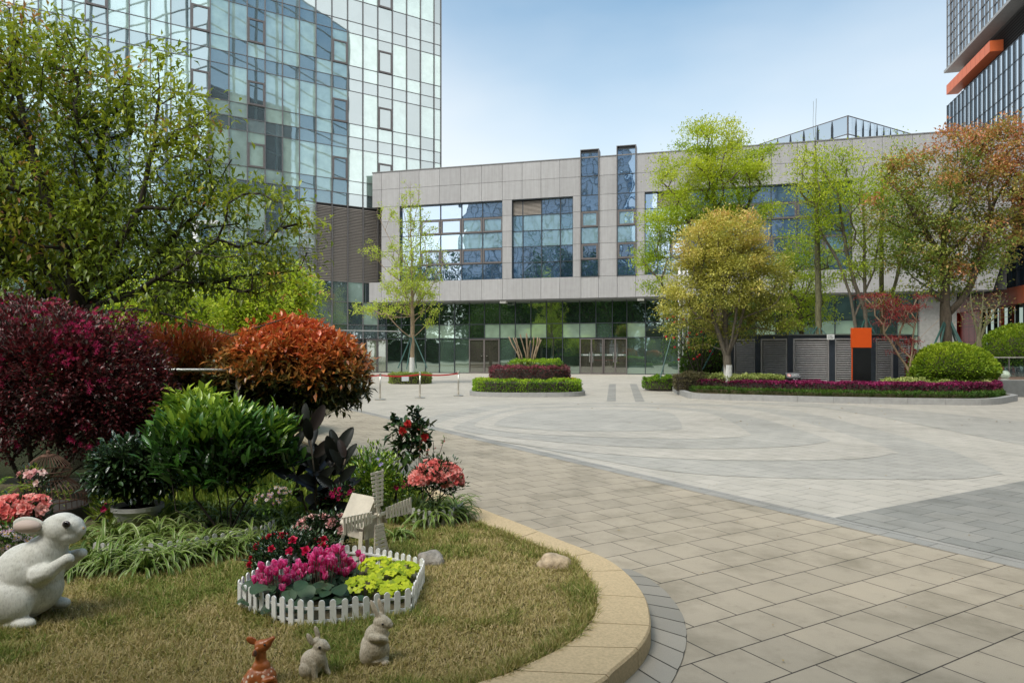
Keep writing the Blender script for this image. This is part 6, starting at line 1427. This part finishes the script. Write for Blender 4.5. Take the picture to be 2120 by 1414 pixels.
ringpx_ = [(491,1256),(531,1275),(569,1290),(610,1298),(647,1301),(700,1297),(752,1291),(800,1281),(853,1272),(866,1240),(879,1206),(858,1200),(827,1191),(790,1181),(759,1176),(724,1174),(680,1176),(620,1186),(560,1207),(528,1228),(505,1243)]
picket_fence('picket_fence', 'small white picket fence ring around the cyclamens and the lime bedding plants', ring, True, m_picket)
picket_fence('picket_fence', 'low white picket fence half hidden under the spider plants behind the large rabbit', [G(*p, LZ) for p in [(190,1165),(260,1172),(330,1168),(400,1156),(470,1143),(540,1128),(570,1112)]], False, m_picketd)
picket_fence('picket_fence', 'short white picket fence under the pink azalea at the bed end', [G(*p, LZ) for p in [(822,1066),(845,1086),(890,1094),(935,1090),(960,1072)]], False, m_picketd)
tag(MB().poly([(x, y, LZ+.012) for x, y in ring]).build('bed_soil', m_soil), kind='structure')
# cyclamens
def cyclamen(label, base, leavesp, flowers, seed):
    rs = RS(seed); b0 = np.array(base); t = thing('cyclamen', label, 'flowers', base, group=None); PL = []; DL = []; SZ = []
    cc_ = np.array(base[:2])
    for _ in range(70):
        while True:
            w2 = cc_+rs.normal(size=2)*[.13,.13]
            if inpoly(w2[None], [tuple(np.array(q_)*.97+np.array([-.02,.12])*0) for q_ in ring])[0] and CX+w2[0]/w2[1]*F < 738: break
        PL.append(np.array([w2[0]-cc_[0], w2[1]-cc_[1], rs.uniform(.03,.115)])); DL.append([rs.uniform(-.8,.8), rs.uniform(-1,.25), rs.uniform(-.25,.25)]); SZ.append(rs.uniform(.05,.09))
    for px, py, s_, dx, dz in leavesp:
        Yl = np.array(base)[1]+rs.uniform(-.26,.0); p = W(px, py, Yl)-b0; PL.append(p); DL.append([dx, -.75, dz]); SZ.append(s_)
    n = len(PL); V, f, R = leaves(np.array(PL), np.array(DL, float), np.tile([0,-.25,1.],(n,1))+rs.normal(size=(n,3))*.2, np.array(SZ), np.array(SZ)*.95, rs.uniform(.1,.7,n), 'oval', .2, .12)
    # pale mottling: lift rnd on the inner vertices
    R = R.reshape(n,11); R[:,5] = np.clip(R[:,5]+.05,0,1); R[:,[4,6]] = np.clip(R[:,[4,6]]+.12,0,1); o = mesh_np('leaves', V, f, l_cyc, t, rnd=R.ravel(), smooth=True); s_ = o.modifiers.new('sub','SUBSURF'); s_.levels = 1; s_.render_levels = 1
    flowers = list(flowers)+[(x_+rs.uniform(-13,13), y_+rs.uniform(-4,16)) for x_, y_ in flowers]
    P = np.array([W(px, py, base[1]-.02+rs.uniform(-.08,.08)) for px, py in flowers])-b0; mb = MB()
    for p in P: mb.tube([np.array([p[0]*.6, p[1]*.6, .02]), p*[.9,.9,.7], p+np.array([0,0,.0])], .0022, 4)
    mb.build('stalks', b_brown, t); n = len(P); A = np.c_[rs.normal(size=(n,2))*.28, np.ones(n)]; parts = []
    for k in range(6):
        a = 2*PI*k/6+rs.uniform(0,.4,n); rd = np.c_[np.cos(a), np.sin(a), np.zeros(n)]; op = rs.uniform(.15,.5,n)[:,None]
        D = unit(A)*np.cos(op)+rd*np.sin(op); v, f, r_ = leaves(P+rd*.004, D, -rd+A*.2, .052*rs.uniform(.85,1.15,n), .042, np.clip(rs.uniform(.05,.6,n),0,1), 'oval', -.08, .3)
        r_ = r_.reshape(n,11); r_[:,[4,6,7,9,10]] = np.clip(r_[:,[4,6,7,9,10]]+.38, 0, 1); parts.append((v, f, r_.ravel()))
    for i in range(n):   # each flower a part of its own
        sub = []
        for v, f_, r_ in parts:
            a_ = i*11; sub.append((v[a_:a_+11], [g_[(g_.min(1) >= a_) & (g_.max(1) < a_+11)]-a_ for g_ in f_], r_[a_:a_+11]))
        V, f, R = join(sub); mesh_np('flower', V, f, l_cycf, t, rnd=R, smooth=True)
    return t
rs = RS(71)
cyclamen('left cyclamen with magenta pink flowers at the left end of the picket ring', (X_at(580,4.12),4.12,LZ),
         [(rs.uniform(545,640), rs.uniform(1200,1250), rs.uniform(.085,.125), rs.uniform(-.7,.7), rs.uniform(-.5,.1)) for _ in range(10)],
         [(536,1195),(547,1206),(541,1214),(553,1190),(558,1200),(565,1175),(575,1182),(582,1178),(590,1174),(584,1208),(592,1204),(596,1212),(544,1180),(570,1190),(552,1216),(536,1206)], 301)
cyclamen('middle cyclamen with a tall dome of crimson pink flowers', (X_at(668,4.25),4.25,LZ),
         [(rs.uniform(625,715), rs.uniform(1205,1255), rs.uniform(.08,.125), rs.uniform(-.7,.7), rs.uniform(-.5,.15)) for _ in range(10)],
         [(612,1182),(620,1175),(614,1193),(628,1185),(618,1210),(645,1160),(655,1150),(665,1148),(675,1155),(660,1165),(670,1172),(682,1165),(690,1170),(655,1175),(665,1185),(675,1190),(685,1180),(645,1172),(672,1200),(692,1158),(650,1160),(680,1150),(664,1178),(676,1166)], 302)
cyclamen('right cyclamen with pinkish magenta flowers next to the windmill leg', (X_at(722,4.4),4.4,LZ),
         [(rs.uniform(700,748), rs.uniform(1195,1235), rs.uniform(.06,.09), rs.uniform(-.7,.7), rs.uniform(-.3,.3)) for _ in range(13)],
         [(695,1140),(704,1148),(700,1142),(715,1162),(720,1172),(708,1156),(743,1152),(712,1180),(724,1184),(732,1178),(718,1190),(690,1148)], 303)
# lime bedding
def lobed(P, Nn, size, rnd, rs):
    n = len(P); Nn = unit(Nn); a0 = rs.uniform(0,2*PI,n); R1 = unit(np.cross(Nn, np.tile([.2,.9,.3],(n,1)))); R2 = np.cross(Nn, R1); K = 14
    V = np.zeros((n,K+1,3)); V[:,0] = P
    for k in range(K):
        a = a0+2*PI*k/K; r_ = size*(1.0 if k % 2 == 0 else .78)*(1 if k != 7 else .35); V[:,k+1] = P+(R1*np.cos(a)[:,None]+R2*np.sin(a)[:,None])*np.reshape(r_,(-1,1))+Nn*np.reshape(size,(-1,1))*(.28*rs.uniform(-.3,1,n)[:,None]-.12)
    b = (np.arange(n)*(K+1))[:,None]; f = np.concatenate([b+np.array([[0,k+1,(k+1)%K+1]]) for k in range(K)]); return V.reshape(-1,3), [f], np.repeat(rnd, K+1)
rs = RS(41)
for k, (cxp, cyp, Yp, rx_, lab) in enumerate([(752,1222,4.2,34,'lime green bedding plant at the front of the picket ring'), (800,1205,4.35,34,'lime green bedding plant in the middle right of the ring'), (835,1190,4.5,28,'lime green bedding plant by the right corner of the ring'), (780,1178,4.6,30,'lime green bedding plant at the foot of the windmill sails'), (822,1228,4.15,28,'lime green bedding plant by the front right pickets')]):
    c = W(cxp, cyp, Yp); t_ = thing('coleus', lab, 'bedding plant', (c[0], c[1], LZ)); n = 46; d = sph(n, rs); d[:,2] = np.abs(d[:,2]); P = d*np.array([rx_*Yp/F*1.15, rx_*Yp/F*1.0, .055])+np.array([0,0,max(.08, c[2]-LZ-.02)])
    V, f, R = lobed(P, d*np.array([.5,.5,1])+np.array([0,-.35,.7])+rs.normal(size=(n,3))*.22, rs.uniform(.018,.036,n), rs.uniform(0,1,n), rs); mesh_np('leaves', V, f, l_lime2, t_, rnd=R)
    mb = MB()
    for p in P[::2]: mb.tube([(p[0]*.3, p[1]*.3, 0), tuple(p)], .0022, 4)
    mb.build('stalks', l_gcov, t_)
# windmill
m_wood = plain('whitewashed_wood', (.58,.53,.43), .65, var=.12, scale=10, bump=.3, bscale=90)
hub = W(783,1066,4.9); wm = thing('garden_windmill', 'white wooden toy windmill with four lattice sails standing behind the picket ring', 'windmill', (hub[0], hub[1], LZ), math.radians(52)); hz_ = hub[2]-LZ
th = math.radians(3)
for k in range(4):
    a = th+k*PI/2; ca, sa = math.cos(a), math.sin(a); mb = MB()
    def P2(u, v, y=0.): return (ca*u-sa*v, y, hz_+sa*u+ca*v)
    Ln_ = .315
    mb.bar(P2(.0,0,-.004), P2(Ln_,0,-.004), .008, .022, up=(0,1,0) if False else (0,0,1)) if False else mb._add([P2(0,-.012,-.006),P2(Ln_,-.012,-.006),P2(Ln_,.012,-.006),P2(0,.012,-.006),P2(0,-.012,.002),P2(Ln_,-.012,.002),P2(Ln_,.012,.002),P2(0,.012,.002)], [(0,1,2,3),(7,6,5,4),(0,4,5,1),(1,5,6,2),(2,6,7,3),(3,7,4,0)])
    for i in range(9):
        u = .065+i*.029; wv = .040+.020*(i/8)
        mb._add([P2(u,-wv,-.013),P2(u+.018,-wv,-.013),P2(u+.018,wv,-.013),P2(u,wv,-.013),P2(u,-wv,-.0065),P2(u+.018,-wv,-.0065),P2(u+.018,wv,-.0065),P2(u,wv,-.0065)], [(0,1,2,3),(7,6,5,4),(0,4,5,1),(1,5,6,2),(2,6,7,3),(3,7,4,0)])
    for sg_ in (-1,):
        mb._add([P2(.06,sg_*.040,.0),P2(Ln_+.01,sg_*.060,.0),P2(Ln_+.01,sg_*.050,.0),P2(.06,sg_*.030,.0),P2(.06,sg_*.040,-.0062),P2(Ln_+.01,sg_*.060,-.0062),P2(Ln_+.01,sg_*.050,-.0062),P2(.06,sg_*.030,-.0062)], [(3,2,1,0),(4,5,6,7),(0,4,7,3),(1,2,6,5),(0,1,5,4),(3,7,6,2)])
    mb.build('sail', m_wood, wm)
MB().tube([(0,-.02,hz_),(0,.06,hz_)], .012, 12).build('hub', m_wood, wm)
y0, y1, hw, ze, zb_, zrd = .05, .27, .085, hz_-.035, hz_-.17, hz_+.115
mb = MB(); mb._add([(-hw,y0,zb_),(hw,y0,zb_),(hw,y0,ze),(0,y0,zrd-.01),(-hw,y0,ze),(-hw,y1,zb_),(hw,y1,zb_),(hw,y1,ze),(0,y1,zrd-.01),(-hw,y1,ze)], [(0,1,2,3,4),(9,8,7,6,5),(0,5,6,1),(1,6,7,2),(4,9,5,0)]); mb.build('mill_house', m_wood, wm)
for sg_ in (-1, 1):
    mb = MB(); e = sg_*(hw+.028); zz_ = ze-.05
    mb._add([(0,y0-.02,zrd),(e,y0-.02,zz_),(e,y1+.02,zz_),(0,y1+.02,zrd),(0,y0-.02,zrd+.01),(e,y0-.02,zz_+.01),(e,y1+.02,zz_+.01),(0,y1+.02,zrd+.01)], [(0,1,2,3),(7,6,5,4),(0,4,5,1),(1,5,6,2),(2,6,7,3),(3,7,4,0)]); mb.build('roof', m_wood, wm)
for sx in (-1, 1):
    for yy, sy in ((y0+.02,-1),(y1-.02,1)): MB().bar((sx*(hw+.012),yy,zb_+.06),(sx*(hw+.06),yy+sy*.035,-.01),.026,.02).build('leg', m_wood, wm)
# stones
def stone(name, label, px, py, rpx, hpx, col, seed, col2=None):
    b = bspot(px, py); s_ = b[1]/F; bm_ = bmesh.new(); bmesh.ops.create_icosphere(bm_, subdivisions=4, radius=1); rs = RS(seed)
    from mathutils import noise as mn
    for v in bm_.verts:
        nz = mn.noise(v.co*1.3+Vector((seed,0,0)))*.22+mn.noise(v.co*4+Vector((seed,0,0)))*.05; v.co *= 1+nz; v.co.x *= rpx*s_; v.co.y *= rpx*s_*.75; v.co.z = max(v.co.z, -.45)*hpx*s_*.7
    me = bpy.data.meshes.new(name); bm_.to_mesh(me); bm_.free(); me.materials.append(plain(name+'_skin', col, .8, var=.35, scale=18, bump=.8, bscale=50)); me.polygons.foreach_set('use_smooth', [True]*len(me.polygons))
    o = bpy.data.objects.new(name, me); COL.objects.link(o); o.location = (b[0], b[1]+.02, LZ+hpx*s_*.28); return tag(o, label, 'stone')
stone('field_stone', 'rounded grey stone on the grass just right of the picket ring', 891, 1170, 29, 30, (.26,.24,.21), 3)
stone('field_stone', 'flat tan stone on the lawn edge beside the beige kerb', 1147, 1176, 35, 30, (.42,.33,.22), 9)
# ================= animal figures =================
def sculpt(name, blobs, voxel, mat, parent, smooth=6, sub=0):
    bm_ = bmesh.new()
    for b in blobs:
        if b[0] == 'e':
            c, r, rot = b[1], b[2], (b[3] if len(b) > 3 else (0,0,0))
            M_ = Matrix.Translation(c) @ Euler(rot).to_matrix().to_4x4() @ Matrix.Diagonal((*r, 1)); bmesh.ops.create_icosphere(bm_, subdivisions=3, radius=1, matrix=M_)
        else:
            pts_, rad = [Vector(p) for p in b[1]], b[2]; fl_ = b[3] if len(b) > 3 else 1
            for i in range(len(pts_)-1):
                k = max(2, int((pts_[i+1]-pts_[i]).length/(min(rad[i], rad[i+1])*.3)))
                for j in range(k+1):
                    u = j/k; M_ = Matrix.Translation(pts_[i].lerp(pts_[i+1], u)) @ Matrix.Diagonal((*( [rad[i]+(rad[i+1]-rad[i])*u]*3 ), 1)); bmesh.ops.create_icosphere(bm_, subdivisions=2, radius=1, matrix=M_)
    me = bpy.data.meshes.new(name+'_raw'); bm_.to_mesh(me); bm_.free(); o = bpy.data.objects.new(name+'_raw', me); COL.objects.link(o)
    m1 = o.modifiers.new('r', 'REMESH'); m1.mode = 'VOXEL'; m1.voxel_size = voxel
    m2 = o.modifiers.new('s', 'SMOOTH'); m2.factor = .5; m2.iterations = smooth
    dg = bpy.context.evaluated_depsgraph_get(); dg.update(); me2 = bpy.data.meshes.new_from_object(o.evaluated_get(dg)); bpy.data.objects.remove(o)
    me2.name = name; me2.materials.clear(); me2.materials.append(mat); me2.polygons.foreach_set('use_smooth', [True]*len(me2.polygons))
    o = bpy.data.objects.new(name, me2); COL.objects.link(o); o.parent = parent; return o
def fur_stone(name, col, scale, strength, dark=.5):
    m, nt, out = _nt(name); p = N(nt, 'ShaderNodeBsdfPrincipled'); v = coord(nt, scale=(1,1,.45)); n = noise(nt, v, scale, 4, .65); n0 = noise(nt, coord(nt), 7, 4)
    r = ramp(nt, [(.3, tuple(c*dark for c in col)), (.5, col), (.8, tuple(min(1, c*1.12) for c in col))]); L(nt, n.outputs['Fac'], r.inputs['Fac']); r2 = ramp(nt, [(.35,(.80,.80,.76)),(.65,(1.04,1.04,1.04))]); L(nt, n0.outputs['Fac'], r2.inputs['Fac'])
    L(nt, mixc(nt, 1, r.outputs['Color'], r2.outputs['Color'], 'MULTIPLY'), p.inputs['Base Color']); p.inputs['Roughness'].default_value = .65
    b = N(nt, 'ShaderNodeBump'); b.inputs['Strength'].default_value = strength; b.inputs['Distance'].default_value = .004; L(nt, n.outputs['Fac'], b.inputs['Height']); L(nt, b.outputs['Normal'], p.inputs['Normal']); L(nt, p.outputs[0], out.inputs['Surface']); return m
m_eye = plain('glass_eye', (.012,.008,.007), .08, spec=.8); m_eyer = plain('eye_rim', (.10,.055,.045), .5)
class Fig:
    def __init__(s, px0, py0, Y, **k):
        s.px0, s.py0, s.s = px0, py0, Y/F; s.root = thing(loc=(X_at(px0, Y), Y, LZ-.006), **k)
        s.zo = Z_at(py0, Y)-LZ+.006
    def p(s, px, py, y=0.): return Vector(((px-s.px0)*s.s, y*s.s, (s.py0-py)*s.s+s.zo))
    def e(s, px, py, rx, rz, ry, y=0., rot=0.): return ('e', s.p(px, py, y), (rx*s.s, ry*s.s, rz*s.s), (0, rot, 0))
    def c(s, pts, rad): return ('c', [s.p(*q) for q in pts], [r*s.s for r in rad])
    def eye(s, px, py, r, y, name='eye', mat=None, rz=None):
        mb = MB(); bm_ = bmesh.new(); bmesh.ops.create_icosphere(bm_, subdivisions=3, radius=1, matrix=Matrix.Translation(s.p(px, py, y)) @ Matrix.Diagonal((r*s.s, r*s.s*.55, (rz or r)*s.s, 1)))
        me = bpy.data.meshes.new(name); bm_.to_mesh(me); bm_.free(); me.materials.append(mat or m_eye); me.polygons.foreach_set('use_smooth', [True]*len(me.polygons)); o = bpy.data.objects.new(name, me); COL.objects.link(o); o.parent = s.root; return o
m_wr = fur_stone('white_rabbit_plaster', (.66,.66,.61), 110, .55, .72)
R_ = Fig(60, 1283, 3.87, name='rabbit_figure', label='large white rabbit statue with raised paws looking right at the left edge', cat='garden figure')
sculpt('body', [R_.e(38,1215,88,66,62), R_.e(58,1185,66,62,56,0,-.5), R_.e(86,1160,44,56,44,0,.35), R_.e(104,1138,32,42,34), R_.e(112,1118,30,30,28), R_.e(124,1096,38,33,29), R_.e(143,1090,30,24,24), R_.e(160,1097,17,17,15), R_.e(142,1107,27,19,24), R_.e(128,1078,30,17,22,0,-.1),
    R_.e(44,1232,56,46,24,-46), R_.e(44,1232,56,46,24,46), R_.e(-28,1240,26,34,40), R_.e(82,1270,27,13,15,-50,.0), R_.e(60,1272,30,12,16,-46), R_.e(98,1262,22,12,14,40), R_.e(20,1262,70,22,54),
    R_.c([(108,1178,-34),(128,1172,-40),(150,1154,-34),(160,1148,-30)], [24,17,12,12]), R_.c([(112,1172,30),(140,1158,28),(158,1150,18)], [20,14,11]), R_.e(164,1149,9,8,9,-30), R_.e(95,1190,30,34,38),
    R_.e(76,1082,35,19,4.5,-22,.12), R_.e(104,1090,15,14,11,-16), R_.e(62,1142,46,13,5,16,-.62), R_.e(92,1118,20,13,9,12,-.6)], .0062, m_wr, R_.root, 5)
R_.eye(152.5,1079,6.6,-24.5); R_.eye(152,1079.5,8.2,-22.6,'eye_rim',m_eyer,7.2); R_.eye(76,1083,28,-26.4,'ear_lining',plain('ear_pink',(.48,.38,.32),.7,var=.1),13.5); R_.eye(175,1092,3.2,-4,'nose',plain('nose_tan',(.45,.33,.20),.6))
m_sr = fur_stone('sandstone_fur', (.58,.51,.40), 190, 1.1, .50)
R_ = Fig(778, 1372, 3.33, name='rabbit_figure', label='tan stone rabbit sitting upright with folded paws in front of the picket ring', cat='garden figure')
sculpt('body', [R_.e(775,1338,29,32,24), R_.e(779,1318,25,28,21), R_.e(786,1302,18,20,16), R_.e(790,1288,18,16,14), R_.e(799,1290,13,12,11), R_.e(807,1293,7,7,7), R_.e(763,1348,16,24,12,-14), R_.e(790,1350,15,22,12,12), R_.e(774,1362,28,10,20), R_.e(797,1367,11,6,8,-8), R_.e(795,1366,10,6,8,8),
    R_.c([(774,1312,-17),(788,1312,-21),(799,1316,-16)], [9,8,6]), R_.e(801,1320,6,8,6,-13), R_.c([(784,1312,10),(800,1314,6)], [8,6]), R_.e(777,1259,5.5,22,3,-5,-.42), R_.e(788,1258,5.5,20,3,5,-.30), R_.e(785,1276,8,9,8)], .0028, m_sr, R_.root, 3)
R_.eye(794.5,1287,2.7,-12.6)
R_ = Fig(652, 1402, 3.18, name='rabbit_figure', label='smallest tan stone rabbit sitting between the deer and the upright rabbit', cat='garden figure')
sculpt('body', [R_.e(646,1370,24,27,20), R_.e(657,1360,18,25,17), R_.e(662,1345,14,15,13), R_.e(664,1336,16,14,13), R_.e(673,1339,10,9,9), R_.e(679,1341,5,5,5), R_.e(638,1380,16,18,12,-12), R_.c([(654,1368,-12),(655,1388,-14),(657,1402,-14)], [8,6.5,6]), R_.c([(668,1368,6),(674,1385,4),(680,1394,2)], [8,6,5]),
    R_.e(640,1396,14,7,16), R_.e(662,1404,7,4,6,-14), R_.e(644,1320,6,14,3,-7,-.45), R_.e(655,1311,5.5,15,3,5,-.30), R_.e(655,1326,9,7,9), R_.e(629,1388,7,7,7)], .0026, m_sr, R_.root, 3)
R_.eye(665,1335,3.1,-12.2)
# deer: glazed brown with white spots
m, nt, out = _nt('deer_glaze'); p = N(nt, 'ShaderNodeBsdfPrincipled'); v = coord(nt); vo = N(nt, 'ShaderNodeTexVoronoi'); vo.inputs['Scale'].default_value = 42; vo.inputs['Randomness'].default_value = .45; L(nt, v, vo.inputs['Vector'])
r = ramp(nt, [(.22,(1,1,1)),(.34,(0,0,0))]); L(nt, vo.outputs['Distance'], r.inputs['Fac']); sz = N(nt, 'ShaderNodeSeparateXYZ'); L(nt, v, sz.inputs[0]); mm = N(nt, 'ShaderNodeMath', operation='LESS_THAN'); L(nt, sz.outputs[2], mm.inputs[0]); mm.inputs[1].default_value = .098
m3 = N(nt, 'ShaderNodeMath', operation='MULTIPLY'); L(nt, r.outputs['Color'], m3.inputs[0]); L(nt, mm.outputs[0], m3.inputs[1]); n0 = noise(nt, v, 18, 4, .6); rb_ = ramp(nt, [(.3,(.22,.055,.012)),(.6,(.42,.13,.035)),(.8,(.50,.18,.06))]); L(nt, n0.outputs['Fac'], rb_.inputs['Fac'])
m4 = N(nt, 'ShaderNodeMath', operation='MULTIPLY'); L(nt, m3.outputs[0], m4.inputs[0]); m4.inputs[1].default_value = .8; L(nt, mixc(nt, m4.outputs[0], rb_.outputs['Color'], (.75,.68,.55)), p.inputs['Base Color']); p.inputs['Roughness'].default_value = .32; L(nt, p.outputs[0], out.inputs['Surface']); m_deer = m
D_ = Fig(540, 1432, 3.1, name='deer_figure', label='brown ceramic fawn with white spots lying at the bottom edge', cat='garden figure')
sculpt('body', [D_.e(540,1404,33,30,28), D_.e(530,1412,30,26,28), D_.e(541,1382,19,20,17), D_.c([(541,1385,0),(540,1362,0),(540,1345,0)], [15,11.5,11]), D_.e(543,1336,16,13,12.5), D_.e(551,1332,12,10.5,10), D_.c([(552,1331,0),(560,1325,0),(566,1320,0)], [9,6.5,4.2]), D_.c([(556,1400,-20),(572,1394,-22),(576,1402,-18)], [9,6,5]), D_.c([(556,1410,-20),(574,1406,-22)], [9,6]),
    D_.e(520,1327,13,8,3,4,.45), D_.e(534,1344,6,10,3,-13,.5), D_.e(552,1426,24,8,14,-22), D_.e(520,1424,26,12,22)], .0026, m_deer, D_.root, 3)
D_.eye(551,1331,3.1,-8.8); D_.eye(534,1345,3.8,-15.6,'ear_lining',plain('ear_dark',(.12,.06,.045),.5),7); D_.eye(567,1319,2.6,0,'nose',m_eye)

# a few fallen leaves and petals on the paving and the lawn
rs = RS(91); n = 170
P = np.r_[np.c_[rs.uniform(-.4,5,60), rs.uniform(3,9,60), np.full(60,.016)], np.c_[rs.uniform(-3,.6,60), rs.uniform(3.2,5.2,60), np.full(60,LZ+.022)], np.c_[rs.uniform(2,14,50), rs.uniform(15,23,50), np.full(50,.024)]]
pol = inpoly(P[:,:2], lawn_poly); P[:60,2] = np.where(pol[:60], LZ+.02, .016)
sz_ = np.r_[rs.uniform(.012,.03,120), rs.uniform(.04,.08,50)]; a = rs.uniform(0,2*PI,n)
V, f, R = leaves(P, np.c_[np.cos(a), np.sin(a), np.full(n,.05)], np.tile([0,0,1.],(n,1))+rs.normal(size=(n,3))*.15, sz_, sz_*.5, rs.uniform(0,1,n), 'leaf', .1)
m_fl = leaf_mat('fallen_leaf', [(0,(.20,.10,.04)), (.5,(.35,.22,.08)), (1,(.45,.35,.15))], .6, .1)
tag(mesh_np('fallen_leaves', V, f, m_fl, rnd=R), 'tiny fallen leaves scattered over the paving and the lawn', 'fallen leaves', kind='stuff')
